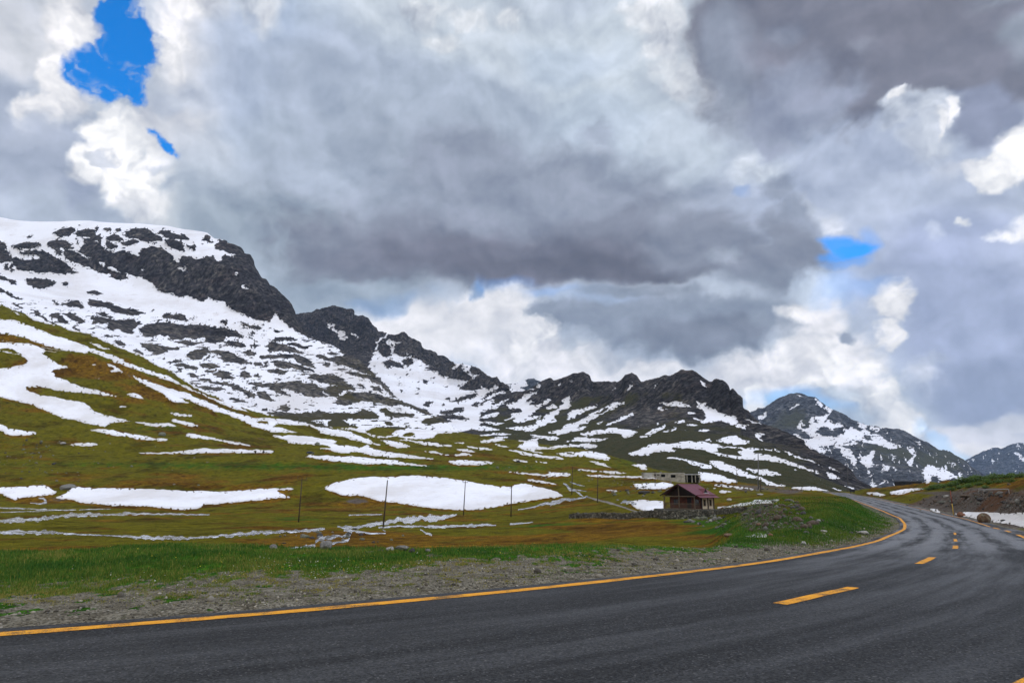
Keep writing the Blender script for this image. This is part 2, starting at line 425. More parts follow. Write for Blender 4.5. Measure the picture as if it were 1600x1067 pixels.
# right ridge: bare, with snow left in the gullies
fill([(750, 560), (1400, 560), (1400, 760), (1000, 760), (750, 700)], 0)
Z(750, 560, K5, [
 [(0,220),(60,265),(110,250),(150,215),(155,240),(120,280),(60,310),(0,340)],[(0,350),(80,310),(190,265),(210,280),(130,310),(60,350),(0,385)],[(0,400),(70,360),(110,335),(130,345),(90,390),(150,380),(265,320),(240,350),(200,380),(130,410),(60,440),(0,445)],[(0,490),(60,460),(170,445),(140,480),(60,495),(0,503)],
 [(200,385),(280,370),(340,330),(400,290),(500,268),(470,300),(420,340),(380,370),(460,360),(420,390),(510,380),(550,330),(600,345),(540,390),(470,430),(400,490),(520,470),(500,500),(400,520),(320,545),(280,530),(300,490),(220,530),(210,510),(270,465),(330,455),(330,420),(250,430)],[(550,420),(610,375),(650,400),(600,420)],
 [(770,310),(750,350),(760,400),(700,430),(640,470),(600,500),(650,515),(560,550),(480,580),(430,610),(300,600),(180,575),(280,575),(400,560),(480,545),(440,525),(520,510),(560,470),(610,440),(690,380),(690,340),(730,320)],[(720,460),(770,430),(860,415),(930,390),(980,375),(950,405),(880,440),(800,480),(795,500),(710,520),(750,490)],
 [(550,610),(660,590),(720,550),(800,530),(880,490),(950,440),(1040,410),(1100,370),(1165,350),(1170,370),(1220,350),(1200,380),(1120,420),(1040,450),(980,480),(900,530),(800,580),(920,555),(860,590),(760,615),(640,645),(620,625)],[(1040,550),(1120,520),(1200,475),(1280,445),(1270,465),(1200,510),(1110,545),(1060,560)],[(970,540),(1030,525),(1010,545),(980,550)],
 [(835,630),(930,600),(1050,590),(1110,575),(1220,590),(1330,605),(1300,635),(1240,655),(1190,665),(1180,640),(1100,620),(980,635),(880,650)],[(760,660),(860,655),(960,665),(1100,668),(1000,690),(880,700),(760,690),(560,695),(540,690),(700,690),(790,675)],[(410,630),(500,640),(600,645),(670,660),(620,680),(520,670),(440,650)],
 [(300,685),(400,680),(420,665),(500,670),(470,700),(500,740),(560,745),(700,720),(800,715),(860,710),(980,715),(960,740),(900,760),(840,735),(740,740),(640,755),(520,760),(430,770),(300,750),(340,720),(380,700)],[(0,640),(60,630),(170,620),(330,625),(200,638),(100,640),(0,652)],[(0,690),(80,680),(150,650),(260,650),(180,670),(220,685),(110,700),(0,705)],
 [(0,525),(100,530),(230,545),(150,555),(0,540)],[(-20,555),(100,580),(210,595),(100,603),(-20,600)],[(60,710),(160,720),(260,740),(200,740)],[(210,760),(300,770),(400,790),(520,810),(640,820),(710,850),(620,840),(500,830),(380,810),(280,785)],[(290,745),(400,765),(590,800),(500,795)],[(0,740),(100,765),(0,768)],[(120,745),(190,750),(180,760)],
 [(625,795),(700,785),(820,785),(860,775),(940,780),(1040,800),(1090,830),(1080,852),(1000,850),(910,830),(860,820),(760,825),(680,815)],[(880,850),(960,865),(1040,880),(1070,905),(1150,930),(1080,915),(980,890)],[(240,845),(320,850),(400,860),(390,870),(310,862)],[(440,858),(560,872),(550,880),(460,868)],[(0,860),(130,870),(110,883),(0,890)],
 [(160,940),(300,950),(420,965),(540,970),(600,965),(540,945),(640,955),(760,965),(740,985),(620,992),(480,985),(330,965)],[(740,925),(860,930),(1000,945),(1130,950),(1250,962),(1120,968),(980,950),(860,942)],[(860,975),(1000,978),(1200,985),(1400,990),(1600,992),(1600,1010),(1400,1005),(1200,1000),(1000,998),(920,990)],[(360,1010),(480,1018),(600,1040),(680,1065),(560,1050),(440,1035)],
 [(550,220),(610,195),(600,210)],[(640,240),(690,195),(670,230)],[(740,195),(780,175),(760,195)],[(1080,270),(1140,220),(1120,250)],[(1220,275),(1240,205),(1275,220),(1250,260)],[(1245,170),(1290,205),(1270,205)],[(1420,260),(1490,205),(1470,240)],[(780,285),(830,265),(820,285)],[(830,290),(930,235),(880,270)],[(890,275),(970,240),(930,265)],
 [(1210,800),(1290,770),(1400,735),(1500,705),(1600,708),(1600,775),(1500,775),(1420,785),(1400,805),(1280,815)],[(1260,885),(1390,888),(1395,905),(1370,930),(1300,910)],[(1490,375),(1540,370),(1600,368),(1600,400),(1550,395)],[(1480,410),(1560,420),(1500,440)],[(1520,510),(1570,488),(1550,505)],[(1330,655),(1420,600),(1560,545),(1500,590),(1400,645)],[(1520,605),(1590,595),(1560,612)],[(1455,550),(1510,535),(1480,555)],[(1290,575),(1335,558),(1310,578)],[(1520,830),(1600,820),(1600,840)]], 1)
Z(750, 560, K5, [[(950,460),(1060,410),(1080,415),(1010,455)],[(690,800),(760,795),(780,806),(700,808)]], 0)
Z(1000, 560, K5, [
 [(205,385),(280,365),(350,365),(420,395),(450,418),(380,405),(280,400),(220,402)],[(155,380),(195,370),(200,385)],[(150,410),(190,410),(180,425)],[(190,425),(240,420),(230,432)],[(90,440),(110,428),(105,442)],[(190,510),(235,488),(220,505)],[(385,450),(440,445),(490,465),(420,465)],
 [(430,335),(470,355),(520,380),(540,355),(560,400),(640,430),(700,465),(760,475),(830,480),(800,510),(830,550),(920,555),(880,575),(890,600),(820,580),(760,550),(700,525),(640,525),(530,545),(480,515),(430,500),(440,485),(520,510),(550,490),(520,440),(470,400),(490,390)],[(870,505),(920,505),(980,535),(1030,555),(960,550),(900,525)],[(480,180),(530,195),(555,240),(510,215)],
 [(120,545),(170,530),(160,550)],[(285,535),(350,508),(385,515),(370,530),(310,540)],[(380,550),(440,542),(510,550),(460,563),(390,565)],[(0,650),(80,610),(160,565),(235,545),(190,585),(100,635),(20,665)],[(190,605),(280,580),(350,573),(290,592),(220,610)],[(355,600),(400,588),(380,605)],[(495,600),(530,583),(585,600),(540,608)],[(630,690),(720,650),(800,635),(850,670),(920,690),(880,722),(800,720),(700,710)],[(945,620),(1030,625),(1045,640),(990,650),(1060,695),(1000,680)],[(530,680),(590,660),(600,695)],
 [(0,755),(100,710),(200,705),(320,705),(360,685),(440,690),(540,695),(640,715),(760,735),(900,745),(1000,755),(1130,765),(1180,785),(1080,775),(950,765),(930,780),(1060,800),(1180,830),(1290,870),(1370,905),(1470,935),(1510,965),(1400,935),(1300,905),(1200,875),(1050,850),(950,845),(800,835),(700,815),(600,790),(530,760),(420,750),(300,740),(265,755),(310,770),(200,775),(80,790),(0,805)],
 [(1150,750),(1250,790),(1350,830),(1450,875),(1560,930),(1480,895),(1350,845),(1220,795)],[(1380,830),(1460,860),(1440,865)],[(1550,900),(1600,915),(1600,945)],[(190,830),(280,818),(380,835),(480,860),(580,890),(600,930),(540,915),(440,890),(390,855),(300,840)],
 [(570,850),(640,848),(740,880),(830,920),(900,955),(1000,980),(1060,1020),(1160,1050),(1250,1075),(1100,1070),(1030,1030),(960,1000),(860,985),(760,955),(660,920),(590,885)],[(870,905),(960,915),(1060,925),(1180,960),(1160,972),(1080,975),(1000,965),(930,940)],[(450,940),(560,945),(680,970),(780,1010),(830,1035),(740,1045),(620,1030),(500,1025),(495,960)],[(0,885),(60,890),(30,910),(60,930),(0,935)],[(0,995),(120,990),(240,1000),(300,1015),(150,1008),(0,1008)],[(590,1055),(700,1058),(700,1067)],[(360,1020),(500,1025),(480,1032),(380,1030)]], 1)
Z(1000, 560, K5, [[(640,750),(700,740),(850,755),(820,770),(840,810),(740,805),(650,785)]], 0)
Z(1150, 600, K5, [[(450,870),(540,855),(640,850),(740,875),(800,895),(700,895),(550,885),(470,880)],[(640,785),(730,790),(700,798)],[(755,690),(830,720),(890,755),(860,755),(790,725)],[(750,735),(810,750),(880,795),(800,785),(760,765)],[(865,820),(940,850),(1015,885),(960,875)],[(770,855),(840,870),(910,900),(850,890)],[(460,700),(530,710),(500,715)],[(0,860),(80,870),(165,885),(60,880),(0,878)],[(580,620),(650,650),(750,710),(690,690),(620,655)],[(240,790),(330,830),(430,860),(360,850),(280,820)],
 [(1080,910),(1180,905),(1260,935),(1200,942),(1110,925)]], 1)
# far right mountain
Z(1150, 600, K5, [
 [(505,345),(545,285),(560,330),(600,350),(620,320),(600,290),(640,268),(720,265),(780,240),(800,215),(760,290),(830,330),(870,320),(900,385),(935,385),(960,340),(1050,400),(1010,310),(960,290),(1080,325),(1170,360),(1240,370),(1160,410),(1100,380),(1080,365),(1130,420),(1200,430),(1250,470),(1300,500),(1340,500),(1390,525),(1320,545),(1280,560),(1200,530),(1160,505),(1040,500),(960,515),(860,510),(800,560),(700,575),(640,545),(580,510),(540,450),(475,410),(500,400),(580,450),(640,440),(560,390)],
 [(635,120),(680,135),(720,175),(810,215),(780,250),(720,205),(700,200)],[(170,300),(230,245),(270,225),(255,275),(200,310)],[(415,220),(470,185),(540,160),(520,180),(440,215)],[(515,95),(545,100),(530,112)],[(320,370),(345,350),(340,370)],
 [(840,520),(890,515),(950,545),(980,600),(1010,640),(1000,680),(980,680),(940,630),(890,590),(870,555)],[(1010,605),(1090,590),(1140,548),(1170,570),(1130,630),(1160,680),(1100,700),(1125,740),(1130,790),(1115,780),(1090,700),(1040,650)],[(1190,735),(1230,700),(1215,660),(1290,690),(1280,720)],
 [(1310,590),(1325,600),(1325,650),(1312,650)],[(1315,670),(1332,690),(1332,740),(1320,735)],[(1430,520),(1480,530),(1505,580),(1480,640),(1470,660),(1480,695),(1450,680),(1410,630),(1460,620),(1470,580),(1420,540)],[(1460,465),(1510,480),(1560,515),(1490,500)],[(1110,850),(1130,810),(1190,850),(1230,805),(1250,815),(1200,855),(1140,875)],[(1540,735),(1590,660),(1600,700),(1600,830),(1570,800)],[(920,650),(940,660),(940,700),(925,690)],[(985,690),(1000,690),(995,720)],[(1250,395),(1275,400),(1265,415)]], 1)
Z(1150, 600, K5, [[(660,400),(740,355),(800,400),(830,365),(890,380),(890,420),(820,435),(740,440),(690,420)],[(690,520),(780,510),(840,515),(760,545)],[(970,460),(1040,475),(1060,495),(1000,490)],[(1040,430),(1110,430),(1145,470),(1080,460)],[(540,340),(600,335),(610,355),(560,365)],[(655,295),(690,295),(690,318),(660,318)],[(940,340),(960,300),(1060,380),(1040,395)],[(1080,365),(1110,360),(1160,405),(1120,400)]], 0)
Z(1350, 640, 5.336, [[(470,520),(520,455),(560,465),(575,500),(620,540),(640,545),(600,530),(570,480),(540,455),(600,465),(700,510),(770,545),(850,555),(800,570),(815,590),(740,570),(700,590),(660,600),(620,590),(590,550),(570,580),(540,615),(515,625),(500,570)],[(770,510),(830,545),(800,545)],[(670,430),(720,455),(700,460)],[(720,430),(765,455),(760,475),(730,460)],[(770,485),(800,490),(790,505)],[(925,540),(970,545),(960,558)],[(395,245),(460,270),(490,300),(430,290)],[(380,585),(400,530),(390,580)],
 [(1250,350),(1290,360),(1334,400),(1400,440),(1334,430),(1280,395)],[(1235,525),(1295,475),(1270,520)],[(1010,455),(1025,455),(1020,462)],[(1260,290),(1300,295),(1280,305)]], 1)
Z(750, 560, K5, [[(215,215),(290,205),(350,185),(380,180),(390,230),(340,240),(380,275),(280,275),(240,240)],[(400,260),(440,250),(500,200),(500,240),(400,285)]], 1)
# green spur and hillside on the left
Z(0, 500, K5, [
 [(-600,-160),(-200,-60),(0,-5),(120,5),(250,50),(350,95),(470,140),(580,170),(680,205),(760,240),(870,275),(980,310),(1040,350),(1180,400),(1330,455),(1450,510),(1600,575),(1600,600),(1500,545),(1400,510),(1300,475),(1160,430),(1040,385),(960,355),(880,320),(800,285),(730,265),(720,285),(620,270),(520,255),(400,225),(300,190),(200,150),(100,130),(0,120),(-200,100),(-600,60)],
 [(750,185),(830,215),(930,255),(860,250),(780,220)],[(870,355),(910,365),(980,400),(1050,455),(1000,440),(930,400)],[(900,420),(960,420),(985,440),(930,438)],[(750,370),(800,375),(815,390),(770,385)],[(770,485),(830,488),(825,497)],
 [(1090,465),(1150,480),(1260,520),(1320,545),(1420,575),(1520,600),(1600,625),(1600,680),(1540,660),(1470,640),(1450,645),(1590,700),(1540,695),(1450,690),(1430,670),(1330,610),(1230,560),(1150,510)],
 [(-600,160),(-200,180),(0,195),(80,190),(110,210),(130,195),(260,205),(330,230),(380,260),(350,280),(410,320),(480,370),(600,400),(520,410),(430,420),(460,450),(450,475),(560,510),(660,555),(760,580),(880,610),(1000,645),(900,640),(800,625),(690,610),(560,605),(480,590),(380,570),(300,565),(220,562),(210,585),(270,605),(350,635),(430,640),(520,660),(620,680),(700,690),(740,720),(780,765),(880,800),(1000,825),(1090,850),(1170,855),(1260,870),(1330,875),(1310,890),(1230,885),(1130,860),(1050,850),(960,860),(900,870),(880,895),(800,885),(700,860),(620,840),(520,825),(440,785),(340,745),(240,705),(130,680),(0,645),(-200,600),(-600,520),(-600,420),(-200,410),(0,410),(80,400),(180,385),(230,350),(200,315),(130,290),(0,265),(-200,240),(-600,240)],
 [(1350,865),(1410,865),(1500,895),(1430,890)],[(1410,830),(1500,840),(1600,865),(1600,890),(1520,870)],[(1400,770),(1500,785),(1600,795),(1600,812),(1500,805)],[(1050,615),(1120,612),(1205,645),(1200,660),(1160,662),(1090,640)],[(975,720),(1060,725),(1050,735),(1000,735)],
 [(740,920),(850,915),(950,925),(1100,955),(1210,975),(1280,990),(1410,1000),(1360,1008),(1200,1005),(1050,980),(930,965),(830,940)],[(-300,840),(0,870),(60,905),(150,920),(280,940),(320,955),(230,965),(60,965),(0,925),(-300,900)],[(540,1050),(640,1035),(780,1030),(820,1040),(760,1055),(620,1055)]], 1)
Z(0, 500, K5, [[(0,240),(60,240),(180,285),(120,280),(0,255)]], 0)
Z(250, 500, K5, [
 [(0,550),(70,575),(180,610),(300,645),(400,690),(480,720),(540,750),(620,775),(720,800),(800,820),(900,815),(1000,830),(1100,835),(1200,855),(1300,890),(1400,905),(1500,920),(1600,935),(1600,985),(1500,975),(1400,960),(1340,940),(1280,900),(1200,880),(1100,880),(1000,870),(930,890),(1010,900),(1090,925),(1180,945),(1060,945),(940,940),(860,915),(780,895),(720,860),(640,825),(560,790),(470,770),(380,730),(300,700),(220,660),(130,640),(200,670),(240,700),(190,695),(100,685),(60,650),(0,610)],
 [(0,445),(60,470),(140,510),(200,555),(290,590),(380,630),(450,660),(560,690),(660,730),(740,770),(830,785),(760,780),(700,765),(620,745),(500,700),(430,665),(330,620),(240,575),(150,535),(60,495),(0,470)],[(440,705),(500,730),(560,755),(500,745)],[(170,570),(310,630),(290,625)],
 [(210,950),(290,955),(440,985),(560,1010),(780,1053),(720,1055),(600,1035),(480,1010),(380,1000),(280,990),(220,975)],[(-30,990),(0,990),(80,1000),(60,1012),(-30,1012)],[(70,830),(130,830),(230,860),(350,895),(310,897),(200,880),(110,855)],[(60,770),(150,780),(280,810),(230,812),(120,800)],[(-50,865),(20,865),(150,890),(100,895),(-40,885)],
 [(910,970),(1000,965),(1100,965),(1250,975),(1400,1000),(1470,1015),(1440,1030),(1430,1045),(1600,1055),(1600,1080),(1430,1065),(1350,1045),(1200,1040),(1090,1030),(1000,990)]], 1)
Z(250, 500, K5, [[(790,845),(900,850),(910,870),(830,870)]], 0)
Z(0, 600, 3.138, [[(660,338),(830,340),(980,321),(1150,323),(1350,330),(1330,342),(1100,340),(900,345),(700,346)],
 [(-300,515),(0,510),(220,500),(280,530),(260,545),(170,555),(110,560),(70,573),(0,540),(-300,545)],[(270,565),(330,535),(360,508),(480,515),(600,515),(740,518),(860,525),(980,528),(1100,530),(1240,520),(1340,515),(1440,512),(1430,522),(1350,525),(1380,540),(1425,560),(1340,565),(1200,578),(1100,590),(1000,595),(980,612),(900,622),(820,615),(760,605),(640,600),(540,598),(460,590),(390,585),(360,570)]], 1)
Z(500, 620, K5, [[(0,350),(100,360),(150,380),(110,395),(200,420),(330,425),(400,405),(440,430),(530,465),(650,475),(760,490),(870,510),(970,520),(940,530),(800,520),(680,515),(560,510),(430,490),(300,470),(180,475),(80,450),(0,440),(0,435),(80,430),(100,415),(0,400),(-60,380),(-60,345)],
 [(-100,490),(0,497),(150,500),(300,505),(450,520),(580,530),(700,550),(820,570),(970,590),(850,585),(700,575),(550,568),(380,565),(200,550),(0,530),(-120,510)],[(0,250),(100,270),(200,290),(300,320),(400,350),(430,380),(540,415),(480,410),(380,390),(250,355),(100,320),(0,300)],[(490,360),(580,365),(680,390),(760,420),(650,435),(600,420),(540,390)],
 [(640,360),(720,355),(800,370),(900,380),(980,385),(1000,400),(1120,410),(1080,420),(950,412),(850,400),(800,385)],[(1100,380),(1200,385),(1190,398),(1120,390)],[(1195,412),(1300,420),(1430,440),(1400,448),(1270,435)],[(1100,435),(1200,440),(1320,460),(1250,465),(1140,450)],[(860,455),(980,460),(1000,475),(1100,485),(1200,475),(1300,490),(1200,497),(1060,490),(900,470)],[(1050,540),(1150,533),(1300,538),(1470,552),(1440,563),(1300,573),(1160,572),(1080,558)]], 1)
fill([(506,763),(515,758),(528,754),(541,751),(562,747.5),(581,746),(605,746.5),(631,745),(650,744),(678,746),(706,749),(727,752),(752,757),(782,761),(799,762),(803,758),(822,757),(839,761),(859,766),(872,770),(880,776),(865,779),(842,781),(820,785),(797,788),(775,793),(752,796.5),(728,798.5),(700,797.5),(687,796),(662,793),(640,790),(615,786),(597,785),(590,783),(580,780),(565,776),(556,774.5),(545,776),(533,775),(524,770),(512,768)], 1)
Z(1100, 740, 20 / 3, [[(70,115),(200,125),(330,140),(540,165),(500,172),(380,160),(220,150),(110,130)],[(150,185),(220,180),(310,195),(240,207),(170,205)],[(80,150),(150,158),(100,165)],[(130,355),(250,345),(380,315),(510,300),(520,280),(650,278),(800,275),(730,310),(650,318),(520,325),(400,345),(250,360),(140,372)],[(400,680),(480,650),(580,635),(640,640),(665,660),(650,680),(560,680),(470,682)]], 1)
for p in ([(980,785),(1000,782),(1037,784),(1037,798),(1010,800),(995,796)],[(989,757),(1045,755),(1055,758),(1040,765),(995,765)],[(947,766),(964,767),(963,770),(948,768)]): fill(p, 1)
Z(1390, 740, 7.619, [[(0,225),(120,200),(250,185),(420,180),(410,195),(300,210),(150,255),(40,262),(0,245)],[(460,425),(560,425),(620,480),(520,460)],[(340,430),(390,433),(370,442)]], 1)


fill([(1489, 804), (1505, 801.5), (1530, 801), (1545, 801.5), (1570, 803), (1600, 802), (1640, 800), (1700, 806), (1700, 850), (1600, 825), (1578, 820), (1560, 818), (1550, 816), (1530, 813), (1515, 809), (1500, 807)], 1)


def blur(a, n=1):
    for _ in range(n):
        p = np.pad(a, 1, mode='edge')
        a = (p[:-2, 1:-1] + 2 * p[1:-1, 1:-1] + p[2:, 1:-1]) / 4
        p = np.pad(a, 1, mode='edge')
        a = (p[1:-1, :-2] + 2 * p[1:-1, 1:-1] + p[1:-1, 2:]) / 4
    return a


SOFT = blur(SNOW, 14)
SNOW = blur(SNOW, 1)


def sample(arr, px, py):
    x = np.clip(px - RX0 - 0.5, 0, RW - 1.001); y = np.clip(py - RY0 - 0.5, 0, RH - 1.001)
    i = x.astype(int); j = y.astype(int); fx = x - i; fy = y - j
    return (arr[j, i] * (1 - fx) + arr[j, i + 1] * fx) * (1 - fy) + (arr[j + 1, i] * (1 - fx) + arr[j + 1, i + 1] * fx) * fy


def sample_ragged(px, py, seed=0, am=1.0):
    """snow cover with a ragged melting edge"""
    dx = fbm2(px / 13, py / 5, 4, 700 + seed, .6) * 7.5 * am
    dy = fbm2(px / 16, py / 5, 4, 720 + seed, .6) * 4.0 * am
    s = sample(SNOW, px + dx, py + dy * .8)
    k = sample(SOFT, px, py)
    hole = smooth(.16, .26, fbm2(px / 5, py / 2.6, 3, 740 + seed, .6)) * smooth(.97, .75, k)
    return np.clip(s - hole * .9, 0, 1)


def gauss_field(px, py, items):
    s = np.zeros(np.shape(px), np.float32)
    for cx, cy, rx, ry, a in items:
        s += a * np.exp(-((px - cx) / rx) ** 2 - ((py - cy) / ry) ** 2)
    return s

# ------------------------------------------------------------------ the road (solved so that it keeps one width along the bend)
RDk = [-100, 0, 14, 25, 40, 70, 100, 150, 220, 271, 320, 400, 470]
RZk = [0, 0, 0, -.35, -.95, -1.6, -1.5, -.8, .2, .62, 1.6, 2.4, 2.4]
_d = np.linspace(-100, 470, 2281)
_z = np.interp(_d, RDk, RZk)
_k = np.exp(-np.linspace(-2.5, 2.5, 41) ** 2); _k /= _k.sum()
_z = np.convolve(np.pad(_z, 20, mode='edge'), _k, 'valid')


def road_z(y): return np.interp(y, _d, _z)


LINE = np.array([(-110, -24), (-80, -15), (-40, -4.0), (-16, 4.35), (-5.9, 8.6), (-3.4, 10.0), (1.1, 13.1), (4.3, 16.3), (6.6, 19.1), (9.4, 23), (13.5, 29.1), (19.2, 38.5),
                 (23.1, 45), (27.6, 52.3), (33.7, 62.5), (41.1, 76), (49.7, 93), (60.4, 118), (76, 156), (98, 210), (122, 271), (141, 320), (157, 380), (166, 440), (168, 468)], float)


def resample(P, step):
    s = np.r_[0, np.cumsum(np.linalg.norm(np.diff(P, axis=0), axis=1))]
    t = np.arange(0, s[-1], step)
    return np.stack([np.interp(t, s, P[:, i]) for i in range(P.shape[1])], 1)


LS = resample(LINE, 0.5)
_k2 = np.exp(-np.linspace(-2.2, 2.2, 25) ** 2); _k2 /= _k2.sum()
LS = np.stack([np.convolve(np.pad(LS[:, i], 12, mode='edge'), _k2, 'valid') for i in (0, 1)], 1)
T_ = np.gradient(LS, axis=0); T_ /= np.linalg.norm(T_, axis=1)[:, None]
HALF = 3.6
CEN = resample(LS + np.stack([T_[:, 1], -T_[:, 0]], 1) * HALF, 0.5)
TAN = np.gradient(CEN, axis=0); TAN /= np.linalg.norm(TAN, axis=1)[:, None]
NRM = np.stack([TAN[:, 1], -TAN[:, 0]], 1)            # to the right of the way ahead
ARC = np.arange(len(CEN)) * 0.5


def road_frame(x, y):
    """signed distance from the road's middle (left negative) and the arc length"""
    lat = np.full(x.shape, 99.0); s = np.zeros(x.shape)
    xr = np.interp(y, CEN[:, 1], CEN[:, 0])
    m = (np.abs(x - xr) < 60) & (y < 466)
    idx = np.nonzero(m.ravel())[0]
    X, Y = x.ravel()[idx], y.ravel()[idx]
    L, Q = np.empty(len(idx)), np.empty(len(idx))
    C2 = CEN[::2]
    for a in range(0, len(idx), 20000):
        dx = X[a:a + 20000, None] - C2[None, :, 0]; dy = Y[a:a + 20000, None] - C2[None, :, 1]
        j = np.argmin(dx * dx + dy * dy, 1) * 2
        ex = X[a:a + 20000] - CEN[j, 0]; ey = Y[a:a + 20000] - CEN[j, 1]
        al = ex * TAN[j, 0] + ey * TAN[j, 1]
        L[a:a + 20000] = ex * NRM[j, 0] + ey * NRM[j, 1]; Q[a:a + 20000] = ARC[j] + al
    lat.ravel()[idx] = L; s.ravel()[idx] = Q
    return lat, s


# ------------------------------------------------------------------ terrain sheets: lofted through ridge, shoulder and foot lines
def isoline(pts):
    out = []
    for p in pts:
        px, D = p[0], p[1]
        if len(p) == 4 and p[2] is None:
            z = p[3]; b = (z - EYE) / D
            v = (b * CT - ST) / (CT + b * ST)
            w = (px - 800) / FPX / (CT - v * ST)
        else:
            w, b = ray(px, p[2]); z = EYE + b * D
        out.append((float(w), float(D), float(z)))
    a = np.array(sorted(out))
    return a


def pchip(X, Y, xq_k, xq_t):
    """X,Y (K,N); interval index per row and x per row (R,N) -> (R,N)"""
    h = np.diff(X, axis=0); d = np.diff(Y, axis=0) / h
    m = np.zeros_like(Y)
    m[0], m[-1] = d[0], d[-1]
    a, b = d[:-1], d[1:]
    w1 = 2 * h[1:] + h[:-1]; w2 = h[1:] + 2 * h[:-1]
    with np.errstate(divide='ignore', invalid='ignore'):
        hm = (w1 + w2) / (w1 / a + w2 / b)
    m[1:-1] = np.where(a * b > 0, hm, 0)
    k = xq_k
    x0, x1, y0, y1 = X[k], X[k + 1], Y[k], Y[k + 1]
    H = x1 - x0; t = (xq_t - x0) / H
    return ((1 + 2 * t) * (1 - t) ** 2 * y0 + t * (1 - t) ** 2 * H * m[k] + t * t * (3 - 2 * t) * y1 + t * t * (t - 1) * H * m[k + 1])


def loft(isos, w, rows, smoothcols=0, sharp=()):
    I = [isoline(p) for p in isos]
    Dk = np.stack([np.interp(w, a[:, 0], a[:, 1]) for a in I]); Zk = np.stack([np.interp(w, a[:, 0], a[:, 2]) for a in I])
    if smoothcols:
        ker = np.exp(-np.linspace(-2, 2, 2 * smoothcols + 1) ** 2); ker /= ker.sum()
        for k in range(len(I)):
            if k in sharp: continue
            Dk[k] = np.convolve(np.pad(Dk[k], smoothcols, mode='edge'), ker, 'valid')
            Zk[k] = np.convolve(np.pad(Zk[k], smoothcols, mode='edge'), ker, 'valid')
    for k in range(1, len(I)): Dk[k] = np.maximum(Dk[k], Dk[k - 1] * 1.002 + 0.05)
    kk, tt = [], []
    for k, n in enumerate(rows):
        for i in range(n): kk.append(k); tt.append(i / n)
    kk.append(len(rows) - 1); tt.append(1.0)
    kk = np.array(kk); tt = np.array(tt)[:, None]
    D = Dk[kk] ** (1 - tt) * Dk[kk + 1] ** tt
    Zz = pchip(Dk, Zk, kk, D)
    return w[None] * D, D, Zz, kk


def px_cols(a, b, step, margin=(), py=700):
    c = np.r_[margin[0] if margin else [], np.arange(a, b, step), margin[1] if margin else []]
    return ray(c, np.full(len(c), py))[0]


# --- the ground: verge, meadow, hillside with the green spur, and the bank right of the road
G = {}
def add(px, *kn):
    G[px] = kn


_n = None
add(-500, (3, _n, 0), (9, _n, 0), (20, _n, 0), (36, _n, -4.3), (80, _n, -4.6), (150, _n, -4.5), (240, _n, -3), (300, 745), (370, 690), (450, 560), (600, 330), (720, _n, 190), (9000, _n, -60))
add(0, (3, _n, 0), (9, _n, 0), (20, 862), (36, _n, -4.3), (80, _n, -4.7), (150, _n, -4.6), (250, _n, -3.3), (300, 750), (370, 705), (450, 640), (600, 479), (720, _n, 100), (9000, _n, -60))
add(140, (3, _n, 0), (9, _n, 0), (20, 860), (36, _n, -4.3), (80, _n, -4.7), (150, _n, -4.6), (250, _n, -3.3), (300, 752), (370, 712), (450, 655), (600, 523), (720, _n, 75), (9000, _n, -60))
add(280, (3, _n, 0), (9, _n, 0), (20.5, 853), (36, _n, -4.3), (80, _n, -4.7), (150, _n, -4.6), (250, _n, -3.3), (300, 754), (370, 714), (460, 668), (600, 591), (720, _n, 45), (9000, _n, -60))
add(420, (3, _n, 0), (9, _n, 0), (20, 857), (36, _n, -4.3), (80, _n, -4.7), (150, _n, -4.6), (250, _n, -3.3), (305, 752), (370, 716), (470, 690), (620, 651), (720, _n, 35), (9000, _n, -60))
add(520, (3, _n, 0), (9, _n, 0), (20, 858), (36, _n, -4.3), (80, _n, -4.7), (150, _n, -4.6), (245, _n, -3.3), (305, 748), (380, 718), (480, 695), (620, 676), (760, 668), (9000, _n, -60))
add(620, (3, _n, 0), (9, _n, 0), (20, 858), (36, _n, -4.3), (80, _n, -4.7), (150, _n, -4.6), (240, _n, -3.4), (305, 745), (380, 720), (480, 700), (620, 683), (780, 672), (9000, _n, -60))
add(720, (3, _n, 0), (9, _n, 0), (20, 858), (36, _n, -4.3), (80, _n, -4.7), (150, _n, -4.5), (235, _n, -3.6), (300, 750), (380, 722), (480, 704), (600, 690), (780, 678), (9000, _n, -60))
add(820, (3, _n, 0), (9, _n, 0), (20.5, 854), (37, _n, -4.2), (80, _n, -4.5), (150, _n, -4.2), (235, _n, -2.8), (300, 757), (380, 732), (470, 714), (560, 702), (700, 692), (9000, _n, -60))
add(920, (3, _n, 0), (9, _n, 0), (21, 852), (38, _n, -3.9), (80, _n, -4.1), (145, _n, -3.6), (215, _n, -1.6), (265, 767), (340, 742), (420, 728), (500, 715), (600, 705), (9000, _n, -60))
add(1020, (3, _n, 0), (9, _n, 0), (22, 850), (39, _n, -3.2), (80, _n, -3.5), (132, _n, -3.1), (190, 778), (250, 757), (300, 749), (360, 742), (430, 733), (500, 733), (9000, _n, -60))
add(1110, (3, _n, 0), (9, _n, 0), (22, 849), (40, _n, -2.7), (80, _n, -2.9), (132, _n, -2.9), (180, 781), (240, 767), (300, 755), (360, 750), (430, 748), (500, 756), (9000, _n, -60))
add(1150, (3, _n, 0), (9, _n, 0), (24, 847), (44, 838), (78, 812), (105, 796), (180, 779), (240, 769), (300, 760), (360, 754), (430, 752), (500, 760), (9000, _n, -60))
add(1220, (3, _n, 0), (9, _n, 0), (26, 845), (44, 829), (68, 800), (95, 779), (180, 771), (240, 768), (300, 765), (360, 763), (430, 760), (500, 764), (9000, _n, -60))
add(1300, (3, _n, 0), (9, _n, 0), (28, 845), (46, 812), (75, 789), (105, 776.5), (180, 772), (240, 770), (300, 769), (360, 768), (430, 767), (500, 770), (9000, _n, -60))
